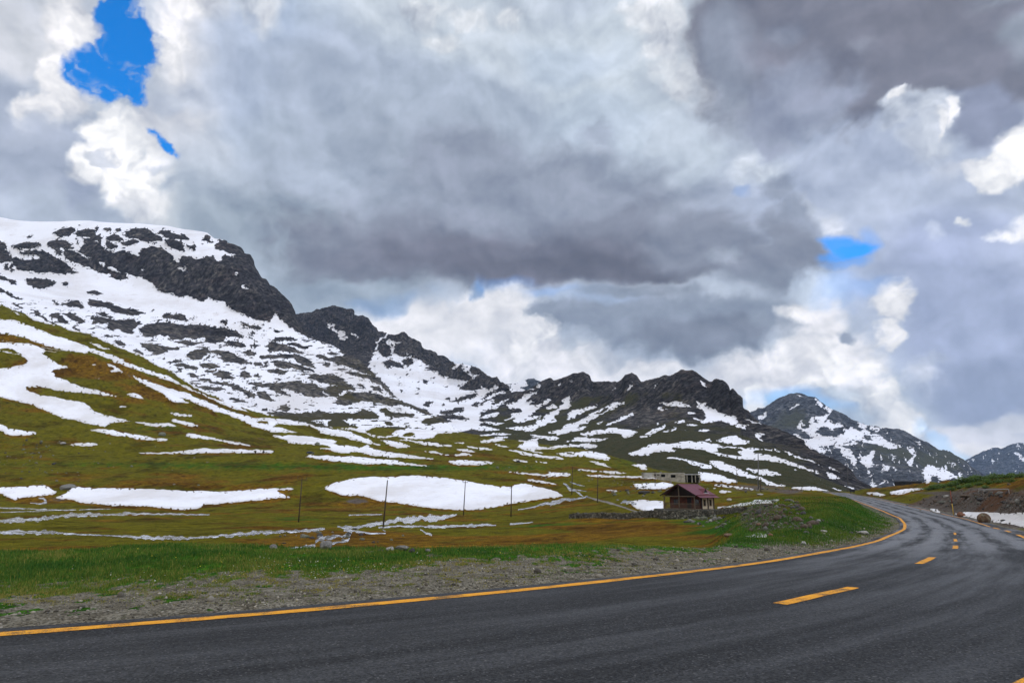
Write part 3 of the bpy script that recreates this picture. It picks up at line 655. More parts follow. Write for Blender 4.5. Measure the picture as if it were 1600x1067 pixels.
add(1370, (3, _n, 0), (9, _n, 0), (28, _n, -.5), (46, _n, -.8), (75, _n, -.9), (110, 783), (180, 777), (240, 770), (290, 762), (350, 766), (430, _n, -2), (500, _n, -6), (9000, _n, -60))
add(1420, (3, _n, 0), (9, _n, 0), (28, _n, -.5), (46, _n, -1.0), (75, _n, -1.3), (110, 788), (180, 776), (240, 766), (300, 757.5), (350, 768), (430, _n, -4), (500, _n, -8), (9000, _n, -60))
add(1460, (3, _n, 0), (9, _n, 0), (28, _n, -.5), (46, _n, -1.0), (72, _n, -1.4), (97, 790), (140, 776), (190, 764), (250, 754.5), (320, 766), (430, _n, -4), (500, _n, -8), (9000, _n, -60))
add(1500, (3, _n, 0), (9, _n, 0), (28, _n, -.5), (46, _n, -1.0), (70, _n, -1.5), (88, 793), (105, 777), (130, 763), (165, 751), (220, _n, 1.5), (300, _n, 0), (500, _n, -8), (9000, _n, -60))
add(1600, (3, _n, 0), (9, _n, 0), (28, _n, -.5), (40, _n, -.85), (55, _n, -1.2), (67, 801), (79, 773), (96, 752), (118, 741), (180, _n, 4), (300, _n, 2), (500, _n, -8), (9000, _n, -60))
add(2100, (3, _n, 0), (9, _n, 0), (20, _n, 0), (28, _n, .3), (38, _n, 1), (48, _n, 3), (60, _n, 5), (78, _n, 7), (100, _n, 9), (150, _n, 9), (300, _n, 6), (500, _n, 0), (9000, _n, -60))
NK = 13
ISO = [[] for _ in range(NK)]
for px, kn in G.items():
    for k in range(NK):
        q = kn[k]
        ISO[k].append((px, q[0], q[1]) if len(q) == 2 else (px, q[0], None, q[2]))
# finer crest of the green spur
ISO[10] = [p for p in ISO[10] if not (0 <= p[0] <= 420)] + [(x, 600 + 20 * max(0, x - 280) / 140, y) for x, y in
           [(0, 479), (25, 490), (60, 503), (82, 509), (112, 518), (139, 523), (169, 537), (197, 549), (225, 560), (249, 575), (269, 581), (278, 590), (295, 601), (312, 611), (340, 622), (362, 633), (406, 646), (420, 651)]]
# finer edge of the grass bank by the road
ISO[2] = [p for p in ISO[2] if not (0 <= p[0] <= 1110)] + [(x, 20 + max(0, x - 700) * .005, y) for x, y in
          [(0, 864), (60, 864), (130, 863), (165, 859), (200, 855), (280, 852), (350, 854), (430, 857.5), (520, 858), (600, 859), (660, 860), (730, 859), (800, 856), (860, 853), (940, 852), (1000, 851), (1060, 851), (1110, 850)]]
wide = np.r_[-2.2, -1.8, -1.5, np.linspace(-1.2, ray(-60, 700)[0], 24)[:-1]]
WG = np.r_[wide, ray(np.arange(-60, 1661, 1.4), np.full(1230, 700.0))[0][:], -wide[::-1] + (ray(1661, 700)[0] + ray(-60, 700)[0])]
WG = np.unique(WG)
ROWS = [40, 150, 50, 60, 80, 60, 70, 70, 80, 150, 50, 20]
gx, gy, gz, gk = loft(ISO, WG, ROWS, 14, sharp=(2, 10))
# gentle unevenness of the land
far = smooth(24, 60, gy)
gz = gz + far * (fbm2(gx / 22, gy / 22, 4, 3) * np.clip(gy / 260, .12, 1.6) * 1.1 + fbm2(gx / 5, gy / 9, 3, 5) * np.clip(gy / 150, .2, 1.2) * .28)
bank = smooth(11, 17, gy) * (1 - smooth(26, 40, gy))
gz = gz + bank * fbm2(gx / 1.6, gy / 1.6, 4, 9) * 0.10
hill = smooth(380, 520, gy) * (gx < 40)
gz = gz + hill * fbm2(gx / 45, gy / 45, 4, 21) * 3.0 * (1 - smooth(560, 640, gy) * .6)
# earth and rubble faces: the slope left of the road's hump and the cut bank on the right
ppx, ppy = project(gx, gy, gz)
rub = np.clip(gauss_field(ppx, ppy, [(1200, 814, 36, 20, 1.0), (1188, 802, 24, 16, .5), (1258, 825, 26, 10, .45)]), 0, 1) * smooth(36, 48, gy) * (1 - smooth(104, 120, gy))
cut = np.clip(gauss_field(ppx, ppy, [(1570, 787, 50, 17, 1.2), (1620, 790, 40, 22, 1.2), (1480, 783, 45, 12, .9), (1430, 786, 40, 8, .7), (1525, 770, 30, 9, .6)]), 0, 1) * smooth(40, 60, gy) * (1 - smooth(140, 170, gy))
gz = gz + rub * (fbm2(gx / 2.2, gy / 2.2, 5, 31, .6) * 1.1) + cut * (fbm2(gx / 2.5, gy / 2.5, 5, 33, .6) * 1.0)
# the road bed
lat, arc = road_frame(gx, gy)
rz = road_z(gy)
f = smooth(4.5, 9.5, np.abs(lat))
near_flat = (gy < 60)
gz = np.where(np.abs(lat) < 50, rz * (1 - f) + gz * f, gz)
gz = gz - (1 - smooth(4.0, 4.8, np.abs(lat))) * 0.05
ppx, ppy = project(gx, gy, gz)
# cover of the ground
sn = sample_ragged(ppx, ppy, 0, np.clip(gy / 500, .25, .8)) * smooth(30, 36, gy)
gz = gz + np.clip(sn, 0, 1) * np.clip(gy / 400, .15, 1.0) * .9          # snow lies on top of the turf
br = gauss_field(ppx, ppy, [(60, 540, 70, 12, .9), (20, 570, 35, 12, .9), (110, 570, 60, 20, .75), (160, 575, 70, 24, .7), (240, 610, 70, 24, .5), (300, 640, 70, 22, .45), (150, 690, 200, 10, .3),
    (250, 752, 260, 12, .55), (60, 780, 70, 8, .8), (420, 777, 70, 16, .9), (560, 790, 70, 9, .8), (200, 790, 90, 5, .6), (120, 857, 140, 5, 1.1), (480, 846, 80, 8, 1), (520, 832, 80, 8, 1.0), (600, 845, 100, 8, 1.1), (430, 848, 60, 6, .9), (700, 853, 130, 6, 1),
    (820, 842, 130, 7, 1), (960, 825, 70, 9, .9), (1010, 836, 90, 6, .7), (1100, 840, 60, 4, .6), (960, 812, 60, 4, .7), (840, 778, 24, 7, .7), (960, 763, 70, 6, .7), (1130, 787, 30, 6, .8), (1180, 757, 50, 10, .5),
    (1410, 758, 45, 6, .8), (1500, 790, 34, 9, .7), (1475, 795, 14, 6, .9), (1560, 752, 50, 9, .6), (330, 815, 150, 5, .3), (700, 810, 60, 5, .7), (690, 735, 200, 8, .2), (810, 765, 60, 5, .6), (880, 735, 40, 8, .4)])
mead = smooth(34, 50, gy) * (1 - smooth(210, 270, gy))
soft_sn = sample(SOFT, ppx, ppy) * smooth(60, 120, gy)
br = br * (1 + .2 * mead) + .13 + mead * .03 + .55 * smooth(.06, .35, soft_sn) * smooth(60, 140, gy) * smooth(560, 300, gy) + fbm2(gx / 26, gy / 9, 5, 41) * (.9 + .8 * mead) * smooth(30, 60, gy) + fbm2(gx / 45, gy / 60, 5, 43, .6) * 1.25 * smooth(60, 120, gy)
lush = gauss_field(ppx, ppy, [(600, 730, 330, 7, .7), (1000, 702, 60, 14, 1.0), (1060, 722, 80, 8, .7), (1340, 806, 70, 26, 1.1), (1105, 820, 70, 12, 1.0), (1140, 832, 44, 12, .8), (460, 811, 40, 5, .7), (860, 822, 70, 6, .8), (200, 725, 260, 6, .4), (1255, 822, 30, 10, .7), (1520, 752, 60, 8, .6), (250, 670, 60, 8, .4)])
verge = (1 - smooth(24, 36, gy)) * (lat < 0)
lush = lush + verge * 1.1 + fbm2(gx / 3, gy / 6, 4, 47) * .5
br = br - verge * 1.0
# gravel shoulder that breaks up into turf
dl = -lat - HALF
gn = .8 * fbm2(gx / .45, gy / .7, 5, 51, .6) + .6 * fbm2(gx / 3, gy / 3, 3, 53)
gra = np.where(lat < 50, 1 - smooth(1.8, 6.2, np.abs(dl) - 0.2 + gn * 7.5 + smooth(15, 32, gy) * 2.6), 0) * (np.abs(lat) < 12)
gra = np.where(lat > 0, (1 - smooth(4.4, 5.6, lat + gn * 1.2)) * (lat < 12), gra)
soil = np.clip(np.maximum(rub, cut) * 1.4 + (fbm2(gx / 2.0, gy / 3.5, 4, 61) * 1.2) * np.maximum(rub, cut), 0, 1)
soil = np.maximum(soil, np.clip(gauss_field(ppx, ppy, [(560, 783, 22, 5, .9), (175, 775, 20, 5, .5), (1180, 762, 60, 7, .8), (1235, 768, 26, 5, .7), (1470, 770, 70, 3.5, .8), (990, 752, 60, 3, .4), (90, 780, 30, 5, .5), (30, 690, 60, 14, .3), (1000, 775, 40, 8, .5), (960, 716, 90, 8, .2)]) + fbm2(gx / 9, gy / 20, 4, 63) * .5 - .12, 0, 1) * smooth(60, 120, gy))
soil = np.maximum(soil, hill * np.clip(fbm2(gx / 20, gy / 12, 5, 67) * 2.2 - .55, 0, .7))


def sheet_mesh(name, x, y, z, attrs):
    nr, nc = x.shape
    V = np.stack([x, y, z], -1).transpose(1, 0, 2).reshape(-1, 3)
    return np_mesh(name, V, grid_faces(nc, nr), True, {k: v.T.reshape(-1) for k, v in attrs.items()})


GROUND_ATTR = dict(snow=sn, deep=soft_sn, brown=br, lush=lush, gravel=gra, soil=soil)
GB = (gz - EYE) / gy                                                     # slope of sight line, for look-ups
_runmax = np.maximum.accumulate(GB, axis=0)


def gcol(w): return int(np.clip(np.searchsorted(WG, w), 1, len(WG) - 1))


def ground_hit(px, py, dmin=0):
    """first point of the ground seen through a photo pixel"""
    w, b = ray(px, py); w = float(w); b = float(b)
    c = gcol(w); t = (w - WG[c - 1]) / (WG[c] - WG[c - 1]); t = min(max(t, 0), 1)
    prof = GB[:, c - 1] * (1 - t) + GB[:, c] * t
    d = gy[:, c - 1] * (1 - t) + gy[:, c] * t
    ok = np.nonzero((prof >= b) & (d > dmin))[0]
    i = ok[0] if len(ok) else len(d) - 21
    if i == 0: D = d[0]
    else:
        q = (b - prof[i - 1]) / (prof[i] - prof[i - 1] + 1e-12); q = min(max(q, 0), 1)
        D = d[i - 1] + q * (d[i] - d[i - 1])
    z = np.interp(D, d, gz[:, c - 1] * (1 - t) + gz[:, c] * t)
    return np.array([w * D, D, z])


def ground_z(x, y):
    """height of the ground under world points"""
    x = np.atleast_1d(np.asarray(x, float)); y = np.atleast_1d(np.asarray(y, float))
    w = x / y
    c = np.clip(np.searchsorted(WG, w), 1, len(WG) - 1)
    t = np.clip((w - WG[c - 1]) / (WG[c] - WG[c - 1]), 0, 1)
    out = np.empty(len(x))
    for cc in np.unique(c):
        m = c == cc
        a = np.interp(y[m], gy[:, cc - 1], gz[:, cc - 1]); b = np.interp(y[m], gy[:, cc], gz[:, cc])
        out[m] = a * (1 - t[m]) + b * t[m]
    return out


# --- mountains
def normals(x, y, z):
    P = np.stack([x, y, z], -1)
    a = np.gradient(P, axis=0); b = np.gradient(P, axis=1)
    n = np.cross(b, a)
    n /= np.linalg.norm(n, axis=-1, keepdims=True) + 1e-9
    return np.where(n[..., 2:] < 0, -n, n)


def mountain(isos, cols, rows, pxamp, scale, seed, crestk, band=0.0, speck=None, jag=1.6):
    """pxamp: relief in photo pixels at its own distance, one number or a function of (px, py)"""
    w = ray(cols, np.full(len(cols), 640.0))[0]
    x, y, z, kk = loft(isos, w, rows, 10, sharp=(crestk,))
    px, py = project(x, y, z)
    s = sample_ragged(px, py, seed)
    rows_to = np.cumsum([0] + list(rows))[crestk]
    rr = np.abs(np.arange(x.shape[0]) - rows_to)[:, None] / 30.0
    near_crest = 1 - smooth(0, 1, rr)
    if speck is not None: s = s - speck(px, py, x, y, z)
    n = normals(x, y, z)
    A = (pxamp(px, py) if callable(pxamp) else pxamp) * y / FPX
    rock = 1 - smooth(.3, .7, s)
    sc = scale * y / 1000.0
    sm = float(np.median(sc))
    rid = fbm3(x / sm, y / sm, z / (sm * 1.5), 6, seed, .58, ridge=True) - .15
    big = fbm3(x / (sm * 3.5), y / (sm * 3.5), z / (sm * 4), 3, seed + 50)
    gul = fbm3(x / (sm * 2.2), y / (sm * 2.2), z / (sm * 9), 4, seed + 70, .5, ridge=True) - .2
    strata = fbm3(x / (sm * 3), y / (sm * 3), z / (sm * .3), 3, seed + 90) * band
    d = A * ((rid * .8 + gul * 1.3 + strata) * (.10 + .90 * rock) + big * .5 + rock * .22) * (1 - .75 * near_crest)
    # a broken skyline where the crest is bare rock
    e = near_crest * rock * jag * y / FPX * (fbm2(px / 7, py * 0 + seed, 4, seed + 3, .6) * 1.6)
    x = x + n[..., 0] * d; y = y + n[..., 1] * d; z = z + n[..., 2] * d + e
    return x, y, z, px, py, s, rows_to


def add_mountain(name, isos, cols, rows, pxamp, scale, seed, crestk, vegf, tonef, mat, **kw):
    x, y, z, px, py, s, rt = mountain(isos, cols, rows, pxamp, scale, seed, crestk, **kw)
    me = sheet_mesh(name, x, y, z, dict(snow=s, veg=vegf(px, py, x, y, z, rt), tone=tonef(px, py, x, y, z)))
    o = link(name, me, mat)
    tag(o, kind='structure')
    return o


CREST_L = [(-220, 338), (-60, 342), (0, 345), (19, 349), (47, 352), (94, 353), (109, 352), (139, 352), (178, 356), (216, 357), (240, 360), (262, 362), (287, 368), (306, 370), (323, 372), (334, 380), (347, 381), (359, 389), (374, 396),
           (379, 403), (389, 404), (398, 419), (409, 436), (417, 438), (421, 447), (436, 456), (452, 471), (460, 488), (463, 496), (471, 512), (479, 525), (500, 533), (522, 541), (537, 552), (560, 561), (575, 576), (590, 589), (601, 601),
           (612, 616), (622, 625), (642, 634), (659, 640), (674, 647), (687, 651), (699, 657), (712, 668), (730, 690)]
_cd = lambda x: np.interp(x, [-220, 300, 400, 463, 500, 560, 620, 700, 730], [1560, 1450, 1260, 1130, 1080, 1010, 930, 820, 780])
iso_left = [
    [(-220, 700, 470), (0, 700, 520), (140, 700, 560), (250, 690, 612), (340, 660, 655), (420, 620, 690), (520, 600, 712), (600, 640, 712), (660, 700, 704), (700, 740, 700), (730, 745, 700)],
    [(-220, 860, 440), (0, 860, 470), (140, 850, 510), (250, 840, 555), (340, 800, 595), (420, 780, 630), (520, 740, 655), (600, 760, 670), (660, 770, 680), (700, 770, 680), (730, 760, 695)],
    [(-220, 1150, 400), (0, 1160, 424), (100, 1170, 434), (200, 1160, 450), (300, 1120, 468), (400, 1050, 502), (440, 1010, 525), (480, 960, 565), (540, 900, 600), (600, 860, 640), (660, 805, 662), (700, 790, 670), (730, 770, 692)],
    [(-220, 1290, 368), (0, 1280, 385), (100, 1270, 378), (200, 1250, 386), (300, 1200, 396), (380, 1140, 425), (420, 1110, 470), (460, 1060, 508), (480, 1020, 535), (540, 960, 572), (600, 900, 615), (660, 830, 650), (700, 805, 662), (730, 775, 691)],
    [(x, _cd(x), y) for x, y in CREST_L],
    [(x, _cd(x) + 260, y + 120) for x, y in CREST_L]]
CREST_M = [(430, 530), (455, 500), (464, 494), (488, 488), (494, 484), (509, 481), (523, 477), (534, 481), (549, 486), (551.6, 494), (558, 495.6), (567.5, 494), (575, 499), (580.6, 509), (587, 514), (589, 520), (597.5, 522), (603, 526),
           (616, 527), (631, 523), (635, 529), (644, 532), (655, 535), (658, 546), (669, 549), (678, 556), (682, 562), (691, 560), (700, 565), (706, 567), (721, 569), (740, 573), (749, 578), (759, 588), (770, 590), (777, 588), (781, 599), (791, 604), (800, 610), (819, 612),
           (832, 607), (847, 597), (860, 591), (865, 595), (879, 593), (889, 589), (898, 586), (903, 587), (911, 584), (918, 588), (921.6, 598), (926, 602), (945, 597), (967, 596), (977, 586), (986, 582.5), (995, 587), (1002, 597), (1016, 594), (1026, 592.5), (1036, 588), (1047, 589),
           (1056, 584), (1065, 580), (1070, 581), (1075, 581.6), (1081, 580.6), (1090, 586), (1105, 595.6), (1112, 596.6), (1116, 593), (1120, 591.5), (1129, 593), (1137, 599), (1140, 611), (1143, 609), (1145, 607.5), (1149, 614), (1156, 622), (1157.5, 637), (1164, 643), (1172, 650), (1187, 661), (1195, 665), (1215, 670.6), (1240, 681),
           (1257, 691), (1272, 704), (1292, 713), (1309, 722), (1324, 733), (1337, 748), (1349, 757), (1362, 764), (1385, 772), (1440, 785)]
_md = lambda x: np.interp(x, [430, 520, 600, 700, 780, 810, 911, 1000, 1080, 1150, 1190, 1260, 1330, 1365, 1440], [1850, 1850, 1750, 1600, 1350, 1250, 1100, 950, 850, 720, 640, 560, 470, 440, 420])
iso_mid = [
    [(430, 1400, 610), (520, 1150, 645), (600, 950, 672), (700, 760, 692), (780, 675, 712), (810, 645, 716), (911, 515, 740), (1000, 425, 760), (1080, 375, 772), (1150, 362, 780), (1190, 356, 784), (1260, 348, 790), (1330, 350, 796), (1365, 356, 800), (1440, 365, 810)],
    [(430, 1550, 570), (520, 1400, 592), (600, 1200, 622), (700, 980, 652), (780, 900, 663), (810, 860, 668), (911, 700, 684), (1000, 560, 695), (1080, 500, 700), (1150, 470, 709), (1190, 450, 719), (1260, 420, 740), (1330, 400, 764), (1365, 400, 774), (1440, 395, 788)],
    [(430, 1650, 545), (520, 1650, 546), (600, 1550, 562), (700, 1450, 602), (780, 1200, 627), (810, 1100, 637), (911, 950, 637), (1000, 800, 642), (1080, 720, 642), (1150, 645, 658), (1190, 570, 687), (1260, 510, 713), (1330, 440, 752), (1365, 420, 770), (1440, 405, 787)],
    [(x, _md(x), y) for x, y in CREST_M],
    [(x, _md(x) * 1.22, y + 70) for x, y in CREST_M]]
CREST_R = [(1090, 680), (1140, 662), (1170, 646), (1187, 638), (1192, 639), (1204, 632), (1219, 623), (1232, 618), (1247, 616), (1255, 618), (1262, 621.6), (1272, 621), (1281, 628), (1298, 639), (1319, 649), (1330, 657), (1352, 664.7), (1371, 669), (1381, 672), (1392, 672.5), (1403, 672), (1416, 677), (1427, 684),
           (1442, 693), (1447, 693), (1466, 704), (1481, 704.7), (1492, 712), (1504, 718), (1513, 728), (1528, 739), (1540, 747), (1580, 765)]
iso_right = [
    [(1090, 1200, 800), (1250, 1300, 800), (1370, 1350, 800), (1580, 1350, 800)],
    [(1090, 1800, 745), (1200, 1800, 735), (1300, 1750, 748), (1400, 1700, 755), (1480, 1680, 758), (1580, 1900, 775)],
    [(1090, 2250, 700), (1200, 2300, 672), (1280, 2200, 680), (1360, 2050, 704), (1430, 2050, 714), (1500, 2150, 736), (1580, 2300, 768)],
    [(x, 2600, y) for x, y in CREST_R],
    [(x, 3200, y + 60) for x, y in CREST_R]]
CREST_F = [(1440, 745), (1480, 733), (1500, 724), (1519, 715), (1536, 706), (1552, 700), (1558, 699.6), (1565, 702), (1580, 694), (1594, 692), (1602, 692.5), (1620, 688), (1650, 676), (1690, 690), (1750, 700), (1850, 720)]
iso_far = [[(1440, 4200, 785), (1850, 4200, 785)], [(1440, 5000, 765), (1560, 4900, 742), (1850, 4900, 750)], [(x, 6000, y) for x, y in CREST_F], [(x, 7000, y + 60) for x, y in CREST_F]]
CREST_S = [(770, 622), (790, 600), (797, 600), (806, 598), (815, 595.6), (822, 594), (825, 592), (834, 591), (838, 594), (844, 595.6), (856, 604), (875, 625)]
iso_small = [[(770, 2500, 650), (875, 2500, 650)], [(770, 2650, 636), (875, 2650, 630)], [(x, 2800, y) for x, y in CREST_S], [(x, 3100, y + 40) for x, y in CREST_S]]

# ------------------------------------------------------------------ materials of the land
def snow_mask(t, p, amp=.30, sc=.12):
    n = t.math('SUBTRACT', t.noise(p, sc, 8, .68), .5)
    v = t.math('MULTIPLY_ADD', n, amp, t.attr('snow'))
    return t.mapr(v, .44, .56)


def snow_color(t, p, sc):
    n = t.noise(p, sc, 5, .6)
    n2 = t.noise(p, sc * 9, 4, .6)
    c = t.mix(t.mapr(n, .40, .68), (.82, .82, .85), (.67, .65, .645))
    return t.mix(t.mapr(n2, .56, .74, 0, .5), c, (.58, .535, .51))


def ground_material():
    m, t = new_mat('meadow_and_snow')
    p = t.pos()
    flat = t.scalev(p, (1, 1, .3))
    nA = t.noise(flat, .05, 9, .62)
    nB = t.noise(flat, .55, 7, .65)
    nC = t.noise(flat, 6.0, 5, .7)
    lush = t.math('MULTIPLY_ADD', t.math('SUBTRACT', nB, .5), .9, t.attr('lush'))
    brown = t.math('MULTIPLY_ADD', t.math('SUBTRACT', nA, .5), 1.5, t.math('MULTIPLY_ADD', t.math('SUBTRACT', nB, .5), .9, t.attr('brown')))
    grass = t.mix(t.mapr(lush, .15, .9), (.108, .098, .0065), (.030, .096, .0060))
    straw = t.mix(t.mapr(nB, .35, .65), (.185, .108, .0085), (.098, .046, .0065))
    c = t.mix(t.mapr(brown, .30, .92), grass, straw)
    # worn, dark and pale spots in the turf
    c = t.mix(t.mapr(nC, .36, .64), t.mix(1.0, c, (.50, .50, .50), 'MULTIPLY'), t.mix(1.0, c, (1.45, 1.4, 1.2), 'MULTIPLY'))
    c = t.mix(t.mapr(nA, .50, .62, 0, .75), c, t.mix(1.0, c, (.48, .42, .42), 'MULTIPLY'))
    nD = t.noise(flat, .30, 9, .74)
    c = t.mix(t.mapr(nD, .50, .62, 0, .8), c, t.mix(1.0, c, (.40, .38, .40), 'MULTIPLY'))
    c = t.mix(t.mapr(nD, .46, .36, 0, .8), c, t.mix(1.0, c, (1.55, 1.45, 1.25), 'MULTIPLY'))
    tuf = t.noise(t.scalev(p, (1, 1.6, .3)), 1.1, 5, .75)
    c = t.mix(t.mapr(tuf, .53, .60, 0, .55), c, t.mix(1.0, c, (.42, .42, .45), 'MULTIPLY'))
    peb = t.voro(flat, 7.0, out=1)
    pebs = t.n('ShaderNodeSeparateColor', ins={'Color': peb}).outputs[0]
    so = t.mix(t.mapr(nB, .3, .7), (.052, .036, .025), (.105, .083, .066))
    so = t.mix(t.mapr(pebs, .6, 1.0, 0, .7), so, (.19, .18, .165))
    so = t.mix(t.mapr(nA, .52, .62, 0, .7), so, (.10, .042, .016))
    soilm = t.mapr(t.math('MULTIPLY_ADD', t.math('SUBTRACT', nB, .5), 1.1, t.attr('soil')), .30, .62)
    c = t.mix(soilm, c, so)
    g1 = t.n('ShaderNodeSeparateColor', ins={'Color': t.voro(flat, 34.0, out=1)}).outputs[1]
    g2 = t.noise(flat, 2.2, 6, .6)
    gr = t.mix(g1, (.060, .052, .036), (.275, .248, .190))
    gr = t.mix(t.mapr(g2, .35, .7), gr, t.mix(1.0, gr, (.52, .50, .47), 'MULTIPLY'))
    gm = t.mapr(t.math('MULTIPLY_ADD', t.math('SUBTRACT', nC, .5), .9, t.attr('gravel')), .38, .62)
    c = t.mix(gm, c, gr)
    sm = snow_mask(t, p, .42, .25)
    dp = t.math('MULTIPLY_ADD', t.math('SUBTRACT', t.noise(p, .35, 6, .65), .5), .8, t.attr('deep'))
    rim = t.mapr(dp, .38, .80)
    c = t.mix(sm, c, t.mix(rim, (.60, .575, .55), snow_color(t, p, .03)))
    h = t.math('ADD', t.math('MULTIPLY', nB, 1.0), t.math('MULTIPLY', nC, .18))
    h = t.math('MULTIPLY', h, t.math('SUBTRACT', 1.0, t.math('MULTIPLY', sm, .85)))
    h = t.math('ADD', h, t.math('MULTIPLY', sm, t.math('MULTIPLY', t.noise(t.scalev(p, (.6, 1.4, 1)), .16, 5, .6), 2.2)))
    nor = t.bump(h, .8, .38)
    t.principled(c, .95, .03, nor)
    return m


def rock_material(name, dark, light, grass, tint=1.0, sc=.02, snow_dirt=True, bumpd=6.0):
    m, t = new_mat(name)
    p = t.pos()
    nA = t.noise(p, sc * .8, 9, .62)
    nB = t.noise(p, sc * 5, 8, .68)
    nV = t.noise(t.scalev(p, (1, 1, .25)), sc * 9, 6, .65)
    c = t.mix(t.mapr(t.math('MULTIPLY_ADD', t.math('SUBTRACT', nB, .5), 2.6, t.attr('tone')), .1, .9), dark, light)
    c = t.mix(t.mapr(nV, .40, .61), t.mix(1.0, c, (.36, .36, .39), 'MULTIPLY'), t.mix(1.0, c, (1.85, 1.78, 1.68), 'MULTIPLY'))
    wp = t.vmath('ADD', p, t.vmath('SCALE', t.n('ShaderNodeTexNoise', ins={'Vector': p, 'Scale': sc * 4, 'Detail': 4}).outputs['Color'], scale=.5 / sc))
    fc = t.n('ShaderNodeSeparateColor', ins={'Color': t.voro(t.scalev(wp, (1, 1, .45)), sc * 3.2, out=1)}).outputs[0]
    c = t.mix(fc, t.mix(1.0, c, (.62, .62, .66), 'MULTIPLY'), t.mix(1.0, c, (1.35, 1.30, 1.24), 'MULTIPLY'))
    c = t.mix(t.mapr(nA, .54, .64, 0, .4), c, t.mix(1.0, c, (1.15, .88, .82), 'MULTIPLY'))
    gcol_ = t.mix(t.mapr(nB, .3, .7), grass[0], grass[1])
    gv = t.math('MULTIPLY_ADD', t.math('SUBTRACT', nA, .5), 1.4, t.math('MULTIPLY_ADD', t.math('SUBTRACT', nB, .5), .7, t.attr('veg')))
    c = t.mix(t.mapr(gv, .35, .75), c, gcol_)
    sm = snow_mask(t, p, .62, sc * 3.2)
    c = t.mix(sm, c, snow_color(t, p, sc * .35))
    h = t.math('MULTIPLY', t.math('ADD', nB, t.math('MULTIPLY', nV, .5)), t.math('SUBTRACT', 1.0, t.math('MULTIPLY', sm, .93)))
    nor = t.bump(h, 1.0, bumpd * 1.6)
    t.principled(c, .9, .15, nor)
    return m


M_GROUND = ground_material()
M_LEFT = rock_material('dark_cliff_rock', (.027, .026, .031), (.112, .106, .096), ((.060, .056, .022), (.075, .060, .020)), sc=.02)
M_MID = rock_material('ridge_rock', (.030, .029, .033), (.122, .115, .106), ((.046, .050, .014), (.070, .060, .019)), sc=.025)
M_RIGHT = rock_material('far_rock_hazed', (.046, .054, .068), (.115, .124, .140), ((.064, .072, .050), (.084, .084, .058)), sc=.010, bumpd=12)  # bluish distance haze put into the rock colour itself
M_FAR = rock_material('distant_rock_hazed', (.050, .062, .085), (.10, .115, .14), ((.07, .075, .06), (.08, .08, .06)), sc=.006, bumpd=20)  # blue of the far air mixed into this rock colour

ground = link('ground', sheet_mesh('ground', gx, gy, gz, GROUND_ATTR), M_GROUND)
tag(ground, kind='structure')
# the same ground behind the camera
_b = [(-900, -900), (900, -900), (900, 3.0), (-900, 3.0)]
rear = MB()
for i in range(12):
    for j in range(8):
        x0, x1 = -900 + i * 150, -750 + i * 150
        y0, y1 = -900 + j * 113, -787 + j * 113
        rear.face([(x0, y0, -.16), (x1, y0, -.16), (x1, min(y1, 4.2), -.16), (x0, min(y1, 4.2), -.16)])
rear_o = rear.build('ground', M_GROUND); tag(rear_o, kind='structure')


def ycrest(C, px): return np.interp(px, [c[0] for c in C], [c[1] for c in C])


def veg_left(px, py, x, y, z, rt):
    low = smooth(470, 560, py - .12 * (px - 200))
    return np.clip(.02 + .38 * low + gauss_field(px, py, [(600, 660, 110, 24, .5), (430, 655, 60, 10, .4), (560, 560, 60, 40, .2)]), 0, 1)


def tone_left(px, py, x, y, z):
    return np.clip(.25 + .5 * smooth(480, 560, py - .12 * (px - 200)), 0, 1) + fbm3(x / 60, y / 60, z / 60, 3, 5) * .35


def veg_mid(px, py, x, y, z, rt):
    yc = ycrest(CREST_M, px)
    v = .62 * smooth(10, 55, py - yc) + .25 * smooth(620, 720, py)
    v = v * smooth(690, 800, px)
    v = v + gauss_field(px, py, [(1122, 622, 42, 34, -1.2), (1085, 600, 30, 14, -.5), (905, 600, 30, 18, -.6), (1010, 650, 60, 18, -.5), (985, 592, 22, 10, -.5), (1000, 702, 50, 16, .6), (930, 625, 30, 9, .45), (1020, 615, 60, 9, .4), (860, 605, 40, 10, .3)])
    return np.clip(v, 0, 1)


def tone_mid(px, py, x, y, z):
    return .3 + gauss_field(px, py, [(1122, 618, 40, 32, -.25), (1010, 650, 60, 14, .25), (540, 520, 90, 60, -.15), (650, 550, 50, 30, .1)]) + fbm3(x / 50, y / 50, z / 50, 3, 15) * .35


def veg_right(px, py, x, y, z, rt):
    return np.clip(gauss_field(px, py, [(1215, 670, 50, 34, .4), (1250, 650, 40, 22, .25), (1440, 720, 60, 24, .45), (1370, 706, 60, 14, .5), (1480, 725, 40, 20, .5)]) + .05, 0, 1)


def speck_right(px, py, x, y, z):
    g = fbm2((px - py * .35) / 4.5, (py + px * .2) / 12, 4, 921, .55)
    o = fbm2(px / 7 + py / 9, py / 5, 4, 925, .6)
    return .8 * smooth(.24, .34, o) - .9 * smooth(.26, .34, g) * smooth(655, 700, py)


tone_right = lambda px, py, x, y, z: .35 + fbm3(x / 150, y / 150, z / 150, 3, 25) * .5
def speck_left(px, py, x, y, z):
    fine = fbm2(px / 26 + py / 20, py / 3.2, 4, 931, .6)
    low = smooth(455, 520, py - .10 * (px - 250)) * (px > -100)
    up = smooth(395, 375, py) * smooth(80, 130, px)
    q = fbm2(px / 17 + py / 30, py / 5.5, 4, 901, .6)
    q2 = fbm2(px / 9, py / 6, 4, 905, .6)
    return .9 * smooth(.25, .33, fine) * low + .95 * smooth(.24, .36, q) * low + .8 * smooth(.16, .30, q2) * up * smooth(5, 12, py - ycrest(CREST_L, px))


